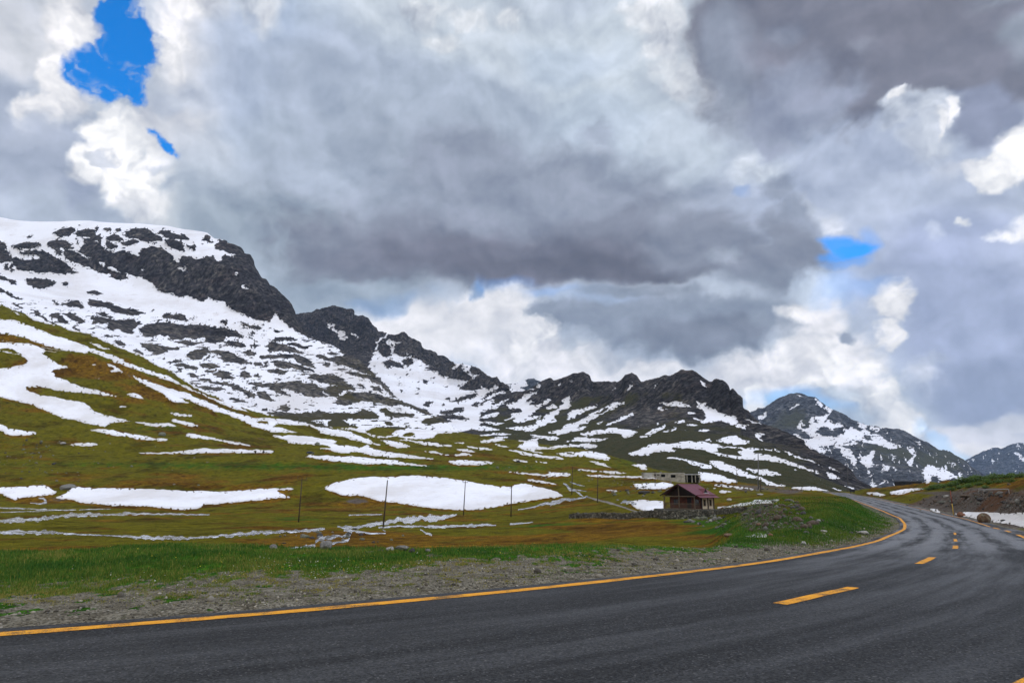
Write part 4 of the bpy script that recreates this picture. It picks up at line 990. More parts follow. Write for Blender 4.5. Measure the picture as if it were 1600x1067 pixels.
def speck_mid(px, py, x, y, z):
    q = fbm2(px / 10 + py / 8, py / 6, 4, 911, .6)
    return .9 * smooth(.24, .36, q) * smooth(800, 740, px) * smooth(640, 600, py)


def amp_left(px, py):
    cliff = 1 - smooth(455, 530, py - .16 * (px - 200))
    return 2.0 + 5.0 * cliff


def amp_mid(px, py):
    yc = ycrest(CREST_M, px)
    return 1.2 + 5.5 * (1 - smooth(15, 70, py - yc)) + gauss_field(px, py, [(1122, 625, 40, 34, 3.0)]) + 2.5 * smooth(800, 700, px)


left_m = add_mountain('mountain', iso_left, np.r_[np.arange(-220, -40, 8), np.arange(-40, 731, 1.1)], [50, 100, 120, 90, 60], amp_left, 55, 101, 4, veg_left, tone_left, M_LEFT, band=.25, speck=speck_left)
mid_m = add_mountain('mountain', iso_mid, np.r_[np.arange(430, 1441, 1.1)], [70, 90, 140, 40], amp_mid, 48, 202, 3, veg_mid, tone_mid, M_MID, speck=speck_mid)
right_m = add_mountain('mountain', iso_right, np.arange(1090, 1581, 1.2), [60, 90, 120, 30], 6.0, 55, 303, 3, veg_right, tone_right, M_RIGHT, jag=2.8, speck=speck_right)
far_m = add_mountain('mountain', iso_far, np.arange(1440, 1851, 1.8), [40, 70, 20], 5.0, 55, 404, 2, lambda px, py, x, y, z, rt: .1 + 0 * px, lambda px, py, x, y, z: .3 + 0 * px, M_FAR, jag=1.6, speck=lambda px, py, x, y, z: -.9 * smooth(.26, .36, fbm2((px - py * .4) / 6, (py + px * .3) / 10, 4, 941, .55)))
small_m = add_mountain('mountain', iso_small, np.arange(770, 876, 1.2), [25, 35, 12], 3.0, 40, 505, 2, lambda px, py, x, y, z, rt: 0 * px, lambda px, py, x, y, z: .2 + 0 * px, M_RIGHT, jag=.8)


# ------------------------------------------------------------------ road and its painted lines
def strip(name, lats, s0, s1, step, dz, mat, kind='structure', wob=0.0, seed=0):
    sidx = np.arange(s0, s1, step)
    j = np.clip((sidx / 0.5).astype(int), 0, len(CEN) - 1)
    fr = sidx / 0.5 - j
    cx = np.stack([np.interp(sidx, ARC, CEN[:, 0]), np.interp(sidx, ARC, CEN[:, 1])], 1)
    nn = np.stack([np.interp(sidx, ARC, NRM[:, 0]), np.interp(sidx, ARC, NRM[:, 1])], 1)
    L = np.array(lats, float)
    w = noise2(sidx[:, None] / 1.3, L[None] * 3 + seed, seed) * wob
    P = cx[:, None] + nn[:, None] * (L[None] + w)[..., None]
    z = road_z(P[..., 1]) + dz
    V = np.concatenate([P, z[..., None]], -1).reshape(-1, 3)
    n0, n1 = len(sidx), len(L)
    me = np_mesh(name, V, grid_faces(n0, n1)[:, ::-1], True, dict(across=np.tile(L, n0), along=np.repeat(sidx, n1)))
    return me


def asphalt():
    m, t = new_mat('worn_asphalt')
    p = t.pos()
    cmb = t.n('ShaderNodeCombineXYZ', ins={0: t.attr('across'), 1: t.attr('along'), 2: 0.0}).outputs[0]
    st1 = t.noise(t.scalev(cmb, (1.1, .07, 1)), 1.0, 6, .62)
    st2 = t.noise(t.scalev(cmb, (3.2, .22, 1)), 1.0, 6, .66)
    blot = t.noise(p, .16, 5, .55)
    ag = t.n('ShaderNodeSeparateColor', ins={'Color': t.voro(p, 48.0, out=1)}).outputs[0]
    ag2 = t.noise(p, 22.0, 5, .7)
    fine = t.math('MULTIPLY_ADD', ag2, .8, ag)
    c = t.mix(t.mapr(fine, .2, 1.6), (.0050, .0050, .0050), (.042, .042, .0418))
    # polished wheel tracks, stronger in and beyond the bend
    far = t.mapr(t.attr('along'), 114, 152)
    trk = t.math('ABSOLUTE', t.math('SUBTRACT', t.math('ABSOLUTE', t.math('SUBTRACT', t.math('ABSOLUTE', t.attr('across')), 1.75)), .85))
    tr = t.mapr(trk, .75, .05)
    v = t.math('ADD', t.math('MULTIPLY', st1, 1.0), t.math('MULTIPLY_ADD', st2, .6, t.math('MULTIPLY', blot, .35)))
    v = t.math('MULTIPLY_ADD', tr, t.math('MULTIPLY_ADD', far, .24, .03), v)
    grey = t.mapr(v, .80, 1.22)
    grey = t.math('MULTIPLY', grey, t.math('MULTIPLY_ADD', far, .85, .15))
    c = t.mix(grey, c, t.mix(t.mapr(fine, .2, 1.6), (.075, .075, .076), (.235, .235, .236)))
    sp = t.mapr(t.n('ShaderNodeSeparateColor', ins={'Color': t.voro(p, 60.0, out=1)}).outputs[2], .975, .985)
    c = t.mix(t.math('MULTIPLY', sp, .55), c, (.17, .165, .16))
    nor = t.bump(t.math('ADD', ag, t.math('MULTIPLY', ag2, .6)), .55, .012)
    tar = t.mapr(t.noise(t.scalev(cmb, (.5, .12, 1)), 1.0, 6, .62), .58, .68, 0, .35)
    c = t.mix(tar, c, (.009, .009, .0095))
    t.principled(c, t.mapr(v, .8, 1.3, .78, .60), .14, nor)
    return m


def road_paint():
    m, t = new_mat('worn_yellow_paint')
    p = t.pos()
    n = t.noise(p, 5.0, 7, .68); n2 = t.noise(p, 60, 4, .7)
    c = t.mix(t.mapr(n, .35, .7), (.80, .345, .003), (.62, .235, .004))
    w = t.math('MULTIPLY_ADD', t.math('SUBTRACT', n2, .5), 1.0, t.noise(p, 2.1, 6, .65))
    c = t.mix(t.mapr(w, .51, .64, 0, .85), c, (.06, .045, .022))
    t.principled(c, .7, .3, t.bump(n2, .4, .006))
    return m


M_ASPHALT, M_PAINT = asphalt(), road_paint()
S_END = ARC[-1] - 2
road = link('road', strip('road', np.r_[-4.05, -3.9, np.linspace(-3.5, 3.9, 15), 4.3, 4.55], 40, S_END, 0.5, 0.0, M_ASPHALT, wob=.05), M_ASPHALT)
tag(road, kind='structure')


def marking(lat, wd, s0, s1):
    o = link('road_marking', strip('road_marking', np.linspace(lat - wd / 2, lat + wd / 2, 4), s0, s1, .25, .006, M_PAINT, wob=.03, seed=int(s0 * 7) % 97), M_PAINT)
    return tag(o, kind='structure')


def s_at(px, py, lat):
    q = ground_hit(px, py) if False else None
    a, b = ray(px, py)
    D = np.geomspace(4, 400, 8000)
    i = np.nonzero(EYE + b * D <= road_z(D))[0][0]
    la, s = road_frame(np.array([a * D[i]]), np.array([D[i]]))
    return float(s[0])


marking(-HALF, .27, 41, S_END)
marking(HALF + .14, .15, 41, s_at(1592, 1060, HALF) + 3)
for a, b in [((1600, 841), (1588, 835)), ((1574, 831), (1561, 828.4)), ((1557, 826.3), (1549, 824))]:
    marking(HALF, .24, s_at(*a, HALF) - (6 if a[0] == 1600 else 0), s_at(*b, HALF))
marking(HALF, .17, s_at(1547, 823, HALF), S_END)
for a, b, wd, la_, cut_ in [((1205, 947), (1330, 913), .22, 0, .3), ((1428, 881), (1462, 870), .19, -.3, .2), ((1488, 857), (1500, 852), .18, -.05, .15), ((1507, 846), (1512, 842), .16, 0, .1), ((1503, 835.5), (1508, 832), .15, 0, .1)]:
    marking(la_, wd, s_at(*a, 0) + cut_, s_at(*b, 0) - cut_)

# ------------------------------------------------------------------ sky: a dome of cloud with gaps, over the clear-sky model
SUN_AZ, SUN_EL = math.radians(100), math.radians(50)      # clockwise from the way the camera looks


def ang(px, py):
    u = (np.asarray(px, float) - 800) / FPX; v = (533.5 - np.asarray(py, float)) / FPX
    y = CT - v * ST; z = ST + v * CT
    return np.arctan2(u, y), np.arcsin(z / np.sqrt(u * u + y * y + z * z))


def s2l(c):
    c = np.asarray(c, float) / 255
    return np.where(c <= .04045, c / 12.92, ((c + .055) / 1.055) ** 2.4)


def billow(x, y, octv, seed, gain=.5):
    s, a, f, n = 0, 1.0, 1.0, 0
    for k in range(octv):
        v = noise2(x * f, y * f, seed + 11 * k); s = s + a * (np.sqrt(v * v + .012) - .11); n += a
        a *= gain; f *= 2.1
    return s / n


def lobes(x, y, octv, seed, gain=.5):
    """rounded cauliflower bumps: smooth distance to scattered points, several sizes"""
    s, a, f, n = 0, 1.0, 1.0, 0
    for k in range(octv):
        X, Y = x * f + 17.3 * k, y * f + 9.1 * k
        ix, iy = np.floor(X).astype(np.int64), np.floor(Y).astype(np.int64)
        acc = 0
        for dx in (-1, 0, 1):
            for dy in (-1, 0, 1):
                h = _h(ix + dx, iy + dy, 0 * ix, seed + k)
                px_ = ix + dx + (h & 1023) / 1023.0; py_ = iy + dy + ((h >> 10) & 1023) / 1023.0
                acc = acc + np.exp(-7.0 * ((X - px_) ** 2 + (Y - py_) ** 2))
        s = s + a * np.minimum(acc, 1.6); n += a
        a *= gain; f *= 2.15
    return s / n


def cloud_fields(az, el):
    """luminance, blueness and cover of the cloud in each direction"""
    front = np.cos(az) * np.cos(el)
    w1x = fbm2(az * 5, el * 6, 5, 301); w1y = fbm2(az * 5 + 40, el * 6, 5, 302)
    w2x = fbm2(az * 17, el * 19, 5, 311, .55); w2y = fbm2(az * 17 + 40, el * 19, 5, 312, .55)
    Sx, Sy = az + .075 * w1x + .014 * w2x, el + .060 * w1y + .012 * w2y      # smoky
    Cx, Cy = az + .030 * w1x + .024 * w2x, el + .030 * w1y + .024 * w2y      # ragged
    bl = billow(Cx * 17, Cy * 19, 4, 331, .48)                                 # puffs
    fb = fbm2(az * 13 + 3 * w1x, el * 20, 6, 341, .55)
    ragC = (bl - .22) * 2.2 + fb * .55
    ragS = fb * 1.5
    t0 = np.clip((front + .2) / .95, 0, 1)[..., None]
    col = s2l((250, 250, 252)) * (1 - t0) + s2l((186, 193, 206)) * t0
    crisp = np.full(az.shape, .25)

    def g1(b, hard):
        cx, cy, rx, ry = b[:4]; rot = math.radians(b[4]) if len(b) > 4 else 0
        a0, e0 = ang(cx, cy)
        ax = (ang(cx + rx, cy)[0] - ang(cx - rx, cy)[0]) / 2; ey = (ang(cx, cy - ry)[1] - ang(cx, cy + ry)[1]) / 2
        X, Y = ((Cx, Cy) if hard else (Sx, Sy))
        dx, dy = X - a0, Y - e0
        c, s = math.cos(rot), math.sin(rot)
        return np.clip(1 - np.sqrt(((dx * c + dy * s) / ax) ** 2 + ((-dx * s + dy * c) / ey) ** 2), 0, 1)

    def mask(blobs, lo, hi, hard, rag):
        if not isinstance(blobs[0], (tuple, list)): blobs = [blobs]
        v = g1(blobs[0], hard)
        for b in blobs[1:]: v = np.maximum(v, g1(b, hard))
        if hard: hi, rag = hi + .16, rag * 1.55
        if rag: v = np.minimum(v + (ragC if hard else ragS) * rag, v * 4)
        return smooth(lo, hi, v)

    def P(blobs, rgb, lo=.0, hi=.75, op=1.0, hard=False, rag=0, cr=None):
        nonlocal col, crisp
        m = mask(blobs, lo, hi, hard, rag) * op
        col = col * (1 - m[..., None]) + s2l(rgb) * m[..., None]
        crisp = crisp * (1 - m) + (cr if cr is not None else (.75 if hard else .25)) * m

    # upper left
    P((60, 40, 240, 130), (196, 198, 206), hi=.5); P((40, 90, 150, 90), (206, 207, 213), hi=.6)
    P([(20, 290, 190, 130, 0), (60, 210, 140, 90, 0)], (168, 174, 190), hi=.5)
    P([(125, 45, 66, 80, 30), (100, 130, 46, 70, 20), (60, 180, 60, 40, 30)], (246, 245, 247), .05, .45, .95, True, .22)
    P([(55, 215, 90, 46, 20), (110, 285, 50, 80, 10)], (176, 181, 196), .05, .55, .85, True, .25, .4)
    P([(60, 320, 140, 46, 0)], (172, 179, 192), .05, .6, .8)
    P([(150, 200, 36, 50, 0), (186, 215, 60, 56, -20), (240, 265, 60, 46, -40), (200, 300, 70, 60, 0), (270, 330, 56, 50, 0), (130, 250, 30, 50, 0)], (250, 250, 251), .05, .38, .98, True, .22)
    P([(200, 320, 44, 36, 0), (225, 345, 60, 30, 0)], (206, 208, 216), .05, .55, .75, True, .35); P([(155, 238, 30, 14, 10), (250, 264, 36, 14, 0), (268, 300, 20, 26, 0)], (190, 194, 206), .1, .6, .75, True, .4)
    P([(118, 300, 26, 50, 10)], (170, 176, 194), .05, .5, .8, True, .3)
    P([(290, 90, 110, 150, 0), (250, 190, 80, 60, 0)], (214, 215, 222), .0, .5, .95); P([(252, 60, 46, 80, 0), (300, 16, 90, 36, 0)], (238, 238, 241), .05, .5, .95, True, .25)
    P([(240, 160, 50, 30, 0), (300, 150, 90, 40, 0)], (192, 197, 210), .05, .6, .8)
    P((390, 110, 120, 150), (176, 185, 204), .0, .6, .85); P((300, 250, 110, 60), (200, 204, 214), .0, .6, .8); P((380, 310, 180, 80), (182, 189, 200), .0, .6, .85); P((330, 340, 80, 40), (178, 186, 196), .0, .6, .8)
    P((425, 30, 52, 44), (228, 230, 235), .05, .5, .9, True, .3); P((395, 10, 50, 24), (214, 218, 226), .05, .5, .8, True, .3); P((486, 50, 70, 70), (164, 177, 200), .0, .6, .85)
    # middle top
    P((720, 60, 300, 110), (200, 207, 216), .0, .5, .95); P([(660, 20, 60, 44, 0), (735, 40, 60, 26, 0), (800, 26, 40, 36, 0), (700, 70, 50, 20, 0)], (224, 227, 232), .05, .55, .75, True, .3)
    P((560, 150, 200, 120), (166, 174, 190), .0, .6, .85); P((720, 190, 260, 90), (168, 176, 190), .0, .6, .85); P((470, 240, 140, 80), (180, 189, 203), .0, .6, .7)
    P((980, 90, 180, 150), (200, 208, 217), .0, .5, .95); P([(1040, 50, 56, 110, 15), (1080, 120, 44, 70, 10), (1010, 20, 50, 50, 0)], (228, 230, 235), .05, .5, .85, True, .28); P((900, 90, 110, 70), (184, 194, 208), .0, .6, .8)
    P((950, 190, 110, 60), (178, 188, 202), .0, .6, .7); P((1070, 230, 120, 80), (192, 200, 211), .0, .6, .85); P((980, 240, 60, 50), (190, 200, 212), .05, .5, .75, True, .25, .4); P((940, 215, 40, 24), (152, 159, 174), .05, .6, .75, True, .3, .4)
    # belly
    P((620, 300, 320, 150), (156, 163, 177), .0, .6, .9); P((440, 390, 260, 110), (156, 165, 176), .0, .6, .85); P((540, 260, 120, 60), (176, 184, 199), .05, .7, .6)
    P((1010, 340, 280, 110), (150, 155, 170), .0, .6, .9)
    P([(800, 395, 430, 92, 0)], (120, 121, 134), .0, .58, .97, False, .16); P([(900, 418, 440, 46, 0)], (108, 108, 121), .0, .6, .9, False, .12); P((640, 425, 240, 50), (126, 132, 144), .05, .7, .8)
    P((600, 375, 140, 50), (146, 149, 162), .05, .7, .6); P((720, 345, 120, 36), (150, 150, 162), .05, .7, .6, False, .3); P((836, 374, 22, 22), (190, 193, 202), .12, .6, .75, True, .4); P((824, 340, 14, 14), (176, 180, 192), .12, .6, .6, True, .4)
    P([(820, 300, 330, 110, 0), (760, 260, 200, 60, 0)], (143, 148, 163), .0, .6, .85, False, .2); P([(1000, 370, 260, 80, 0), (620, 390, 200, 60, 0)], (130, 133, 147), .0, .6, .8, False, .2)
    P([(790, 408, 380, 62, 0), (1010, 425, 220, 40, 0)], (113, 113, 126), .0, .6, .95, False, .15)
    P([(860, 425, 330, 34, 0), (1080, 435, 160, 26, 0)], (100, 100, 112), .0, .6, .8, False, .15)
    P((1100, 330, 120, 50), (156, 162, 176), .05, .7, .6); P((930, 300, 100, 40), (156, 161, 176), .05, .7, .6)
    # right: high dark sheet, gap below it
    P((1360, 330, 340, 240), (178, 185, 204), .0, .5, .95)
    P([(1290, 80, 290, 130, 0), (1500, 90, 320, 125, 0), (1180, 70, 140, 130, 0), (1420, 135, 230, 80, 0)], (121, 121, 134), .0, .40, .97, False, .16)
    P((1140, 110, 70, 110), (140, 146, 161), .05, .7, .8); P([(1210, 180, 120, 60, 20), (1290, 170, 100, 36, 10)], (150, 155, 173), .0, .6, .9, False, .15)
    P((1235, 75, 60, 36), (142, 147, 163), .1, .8, .6); P((1345, 95, 40, 16), (150, 152, 165), .1, .8, .5); P((1410, 40, 160, 50), (119, 119, 131), .0, .7, .8); P((1590, 40, 90, 50), (150, 156, 168), .0, .6, .8)
    P([(1560, 180, 80, 50, 0), (1530, 150, 60, 40, 0)], (140, 145, 166), .0, .5, .95)
    P([(1440, 180, 80, 36, 12), (1400, 165, 40, 22, 0), (1470, 215, 60, 50, 0)], (208, 213, 224), .0, .5, .92, True, .2); P([(1412, 157, 24, 14, 0), (1496, 175, 14, 40, 0), (1486, 200, 14, 30, 0)], (238, 239, 243), .08, .5, .9, True, .3)
    P([(1190, 262, 70, 36, 0), (1160, 240, 30, 50, 0)], (212, 218, 228), .0, .6, .85, True, .15); P([(1270, 325, 36, 50, 40), (1300, 345, 30, 40, 20)], (216, 219, 228), .05, .55, .85, True, .25)
    P([(1600, 225, 66, 44, 20), (1555, 265, 46, 30, -30), (1580, 250, 60, 40, 0)], (252, 252, 253), .0, .4, 1, True, .22); P((1490, 262, 50, 30), (216, 219, 230), .05, .7, .75, True, .25)
    P((1400, 300, 160, 60), (184, 191, 209), .0, .7, .8)
    P([(1215, 285, 42, 40, 0), (1245, 340, 60, 60, 30), (1250, 390, 56, 60, 0)], (150, 156, 172), .05, .4, .97, True, .16, .35)
    P([(1200, 420, 120, 60, 0), (1110, 390, 140, 70, 0), (1230, 400, 70, 80, 0)], (136, 140, 154), .0, .5, .95, False, .15); P((1190, 450, 80, 36, 0), (128, 134, 149), .05, .6, .85); P((1130, 405, 44, 30), (164, 170, 183), .08, .7, .75, True, .3, .4)
    # right: mauve rain veil
    P([(1480, 470, 170, 190, 0), (1570, 540, 170, 180, 0)], (164, 172, 198), .0, .5, .97); P((1530, 600, 150, 60), (151, 159, 183), .0, .6, .92); P((1580, 420, 110, 70), (180, 187, 210), .0, .7, .7)
    P([(1502, 357, 22, 15, 0), (1586, 360, 60, 26, 20), (1560, 375, 36, 18, 0)], (234, 236, 241), .05, .5, .9, True, .28); P((1450, 370, 22, 26), (196, 202, 219), .1, .6, .7, True, .3)
    # belt of light
    P([(690, 520, 210, 56, 0), (770, 490, 110, 46, 0), (620, 500, 90, 24, 10)], (233, 233, 237), .0, .35, .97, True, .12, .2)
    P((540, 462, 150, 34, 0), (158, 168, 180), .0, .5, .92); P((735, 466, 22, 26), (136, 156, 186), .1, .5, .92, True, .35)
    P([(860, 580, 150, 60, 0), (1000, 590, 150, 34, 0), (1180, 590, 150, 60, 0), (1290, 560, 120, 70, 0), (1250, 500, 90, 50, 0)], (231, 231, 236), .0, .35, .97, True, .14, .5)
    P([(1020, 505, 190, 62, 0), (1120, 515, 150, 60, 0), (925, 490, 90, 40, 20), (870, 500, 50, 40, 0)], (140, 147, 162), .0, .33, .97, True, .17, .35)
    P([(1080, 540, 130, 32, 0)], (122, 127, 141), .0, .6, .88, False, .2); P((940, 480, 90, 24), (158, 172, 196), .0, .6, .8); P((1190, 480, 90, 50), (150, 157, 171), .05, .6, .85, True, .2, .35); P((1000, 470, 120, 20), (132, 138, 151), .0, .6, .8)
    P([(855, 530, 50, 28, 0), (820, 545, 40, 30, 0)], (240, 240, 243), .06, .4, .95, True, .35); P((905, 548, 34, 20), (184, 190, 201), .1, .6, .8, True, .35); P((945, 566, 60, 16), (206, 208, 215), .1, .6, .7, True, .35)
    P((1270, 456, 70, 34), (205, 216, 232), .0, .6, .85, True, .15, .2); P([(1235, 495, 56, 20, 0), (1290, 552, 70, 40, 0), (1220, 560, 60, 30, 0)], (240, 240, 243), .08, .45, .92, True, .3); P((1314, 515, 23, 16), (156, 162, 178), .1, .45, .97, True, .2, .3)
    P((1240, 640, 130, 18), (182, 208, 231), .0, .6, .85, False, .1); P((1172, 632, 24, 24), (248, 248, 249), .08, .35, .97, True, .3)
    P([(1385, 478, 34, 44, 0), (1378, 520, 24, 30, 20)], (238, 238, 241), .06, .35, .97, True, .3)
    P([(1335, 578, 58, 38, 20), (1370, 615, 66, 46, 0), (1275, 600, 44, 22, 30), (1395, 650, 56, 40, 0), (1300, 570, 40, 26, 20)], (244, 244, 245), .05, .33, .98, True, .24)
    P([(1300, 618, 80, 26, 0), (1340, 640, 70, 20, 0)], (198, 208, 221), .03, .6, .8, True, .25); P((1345, 596, 40, 20), (208, 211, 220), .1, .6, .6, True, .35); P((1440, 585, 50, 40), (204, 208, 221), .08, .55, .85, True, .3); P((1460, 560, 40, 24), (186, 192, 210), .08, .6, .7, True, .3)
    P([(1530, 665, 150, 30, 0), (1500, 690, 130, 30, 0), (1580, 640, 70, 30, 0)], (216, 217, 225), .0, .55, .92, False, .12); P((1550, 690, 100, 16), (236, 236, 240), .05, .7, .75)
    # relief of the heaps, lit from above on the right
    def rel(fx, fy, octv, seed, gain, e):
        a = billow(Cx * fx, Cy * fy, octv, seed, gain); b = billow((Cx + e * .5) * fx, (Cy + e) * fy, octv, seed, gain)
        return a - b
    lum = col @ np.array([.2126, .7152, .0722])
    Qx, Qy = az + .030 * w1x + .004 * w2x, el + .030 * w1y + .004 * w2y
    r_big = rel(8, 10, 3, 351, .40, .020) * 1.6
    b1 = billow(Cx * 19, Cy * 22, 3, 361, .42); b2 = billow((Cx + .004 * w2y) * 46, (Cy + .004 * w2x) * 52, 3, 366, .45)
    soft = fbm2(Qx * 4.5, Qy * 6.5, 4, 385, .5) * .50 + fbm2(Qx * 11, Qy * 15, 6, 371, .55) * .40
    puff = (fbm2(Qx * 11, Qy * 14, 5, 391, .52) - fbm2((Qx + .006) * 11, (Qy + .014) * 14, 5, 391, .52)) * 1.25
    Lx, Ly = az + .022 * w1x + .010 * w2x, el + .022 * w1y + .010 * w2y
    lb = lobes(Lx * 7, Ly * 9.5, 3, 601, .42)
    lr = lb - lobes((Lx + .008) * 7, (Ly + .020) * 9.5, 3, 601, .42)
    lf = lobes(Lx * 30, Ly * 34, 3, 611, .5); lfr = lf - lobes((Lx + .002) * 30, (Ly + .005) * 34, 3, 611, .5)
    cm = crisp * smooth(.30, .70, lum)
    k = 1.02 + (soft * .27 + puff * .34) * (1 - .5 * cm) + lr * (.25 + .20 * cm) + (lb - .5) * (.08 + .10 * cm) + lfr * (.02 + .26 * cm) + r_big * (.04 + .30 * cm) + cm * ((b1 - .19) * .7 + (b2 - .16) * .45 + fbm2(Qx * 7, Qy * 9, 4, 399) * .42)
    k = np.clip(k, .60, 1.45)
    up = 1 - smooth(.45, .85, lum)
    k = np.clip(k, .6, 1.45)
    col = col * np.stack([k ** 1.12, k ** 1.02, np.where(k < 1, k ** .82, k)], -1) * (1 + up[..., None] * np.array([.05, .10, .135])) * (1 + .05 * smooth(.62, .85, lum)[..., None])
    lum = np.maximum(col @ np.array([.2126, .7152, .0722]), .02)
    red, blue = col[..., 0] / lum, col[..., 2] / lum
    lum = np.minimum(lum, 1.4)
    # gaps of clear sky
    hv = np.maximum.reduce([g1(b, True) for b in HOLES])
    wisp = fbm2(Cx * 40, Cy * 40, 5, 395, .6)
    hv = np.minimum(hv - ragC * .20 - .04 + wisp * .16, hv * 5)
    gap = smooth(.12, .46, hv) * (1 - .85 * smooth(.06, .40, wisp + fb * .9 + (1 - hv) * .30 - .12) * smooth(.85, .3, hv))
    thin = np.maximum.reduce([smooth(.0, .85, g1(b, False) - (ragS * .42 + ragC * .16 - .06) * (g1(b, False) > 0)) * b[5] for b in THIN])
    gap = np.maximum(gap, thin * .92)
    return lum, red, blue, 1 - gap


HOLES = [(166, 112, 74, 66, 10), (178, 24, 34, 76, -8), (190, 70, 50, 84, 10), (140, 118, 56, 38, 0), (200, 140, 32, 44, 0), (248, 222, 46, 15, -38), (226, 208, 20, 12, 0)]
THIN = [(1306, 386, 36, 26, -30, .9), (1326, 400, 52, 30, 10, 1.0), (1292, 412, 36, 16, 0, .7), (1350, 384, 26, 34, 0, .4), (1310, 425, 60, 14, 0, .45), (612, 478, 60, 18, 10, .15), (790, 456, 70, 14, 0, .18), (735, 458, 24, 20, 0, .2), (1235, 634, 110, 22, 0, .22), (1470, 694, 70, 24, -30, .2), (1410, 655, 24, 24, 0, .2), (1300, 455, 70, 30, 0, .25), (860, 470, 60, 14, 0, .25), (575, 480, 40, 14, 0, .12), (1166, 290, 12, 16, 0, .2)]



def build_sky():
    w = bpy.data.worlds.new('World'); S.world = w; w.use_nodes = True
    w.node_tree.nodes.clear(); t = NT(w.node_tree)
    sky = t.n('ShaderNodeTexSky', sky_type='NISHITA', sun_disc=False)
    sky.sun_elevation = SUN_EL; sky.sun_rotation = SUN_AZ
    sky.altitude = 2600; sky.air_density = 1.0; sky.dust_density = .3; sky.ozone_density = 2.0
    clear = t.mix(1.0, sky.outputs[0], (.002, 1.10, 1.95, 1), 'MULTIPLY')
    bg = t.n('ShaderNodeBackground', ins={'Color': clear, 'Strength': 0.15})
    t.L.new(bg.outputs[0], t.n('ShaderNodeOutputWorld').inputs[0])
    # the cloud dome
    r = math.radians
    az = np.r_[np.arange(-180, -42, 3.0), np.arange(-41, 41.001, .08), np.arange(42, 181, 3.0)] * math.pi / 180
    el = np.r_[-8, -5, np.arange(-3, 43.5, .08), np.arange(45, 90, 3.0), 89.9] * math.pi / 180
    A, Ev = np.meshgrid(az, el, indexing='ij')
    lum, red, blue, cov = cloud_fields(A, Ev)
    sd = np.array([math.sin(SUN_AZ) * math.cos(SUN_EL), math.cos(SUN_AZ) * math.cos(SUN_EL), math.sin(SUN_EL)])
    D = np.stack([np.sin(A) * np.cos(Ev), np.cos(A) * np.cos(Ev), np.sin(Ev)], -1)
    cov = cov * smooth(r(24), r(30), np.arccos(np.clip(D @ sd, -1, 1)))       # opening cut in the dome, out of view, to let the sun lamp through
    V = (D * 30000.0).reshape(-1, 3)
    me = np_mesh('sky', V, grid_faces(*A.shape), True, dict(light=lum, red=red, blue=blue, cover=cov))
    m, t = new_mat('cloud')
    p = t.vmath('NORMALIZE', t.pos())
    n = t.noise(p, 30.0, 8, .62); n2 = t.noise(p, 110.0, 6, .65)
    k = t.math('ADD', 1.0, t.math('ADD', t.math('MULTIPLY', t.math('SUBTRACT', n, .5), .09), t.math('MULTIPLY', t.math('SUBTRACT', n2, .5), .05)))
    L = t.math('MULTIPLY', t.attr('light'), k)
    R, B = t.attr('red'), t.attr('blue')
    Gc = t.math('MULTIPLY', t.math('SUBTRACT', 1.0, t.math('ADD', t.math('MULTIPLY', R, .2126), t.math('MULTIPLY', B, .0722))), 1 / .7152)
    c = t.n('ShaderNodeCombineColor', ins={0: R, 1: Gc, 2: B}).outputs[0]
    e = t.n('ShaderNodeEmission', ins={'Color': c, 'Strength': L})
    tr = t.n('ShaderNodeBsdfTransparent')
    mx = t.n('ShaderNodeMixShader', ins={0: t.attr('cover')})
    t.L.new(tr.outputs[0], mx.inputs[1]); t.L.new(e.outputs[0], mx.inputs[2])
    t.L.new(mx.outputs[0], t.n('ShaderNodeOutputMaterial').inputs['Surface'])
    m.cycles.emission_sampling = 'NONE'
    o = link('sky', me, m)
    tag(o, kind='structure')


build_sky()
sun_d = bpy.data.lights.new('sun', 'SUN')
sun_d.energy = 1.5; sun_d.angle = math.radians(10); sun_d.color = (1.0, .965, .92)
sun = bpy.data.objects.new('sun', sun_d); COL.objects.link(sun)
_sd = Vector((math.sin(SUN_AZ) * math.cos(SUN_EL), math.cos(SUN_AZ) * math.cos(SUN_EL), math.sin(SUN_EL)))
sun.rotation_euler = _sd.to_track_quat('Z', 'Y').to_euler()

# pale mountain air
m = bpy.data.materials.new('mountain_air'); m.use_nodes = True; m.node_tree.nodes.clear()
t = NT(m.node_tree)
pv = t.n('ShaderNodeVolumePrincipled', ins={'Color': (.50, .70, 1.0, 1), 'Density': 3.3e-5, 'Anisotropy': 0.0})
t.L.new(pv.outputs[0], t.n('ShaderNodeOutputMaterial').inputs['Volume'])
hz = MB().box((0, 3900, 545), (41000, 11000, 1250)).build('haze', m)
tag(hz, kind='stuff')
S.cycles.volume_bounces = 1

# ------------------------------------------------------------------ things
random.seed(7)
rng = np.random.default_rng(11)


def stone_mat(name, a, b, lichen=None, sc=3.0):
    m, t = new_mat(name)
    co = t.n('ShaderNodeTexCoord').outputs['Object']
    n = t.noise(co, sc, 8, .65); n2 = t.noise(co, sc * 5, 6, .7)
    c = t.mix(t.mapr(n, .3, .7), a, b)
    c = t.mix(t.mapr(n2, .3, .75), t.mix(1.0, c, (.62, .62, .62), 'MULTIPLY'), t.mix(1.0, c, (1.35, 1.33, 1.28), 'MULTIPLY'))
    if lichen: c = t.mix(t.mapr(t.noise(co, sc * 1.4, 6, .6), .54, .62, 0, .85), c, lichen)
    t.principled(c, .9, .2, t.bump(t.math('ADD', n, t.math('MULTIPLY', n2, .4)), .9, .08))
    return m


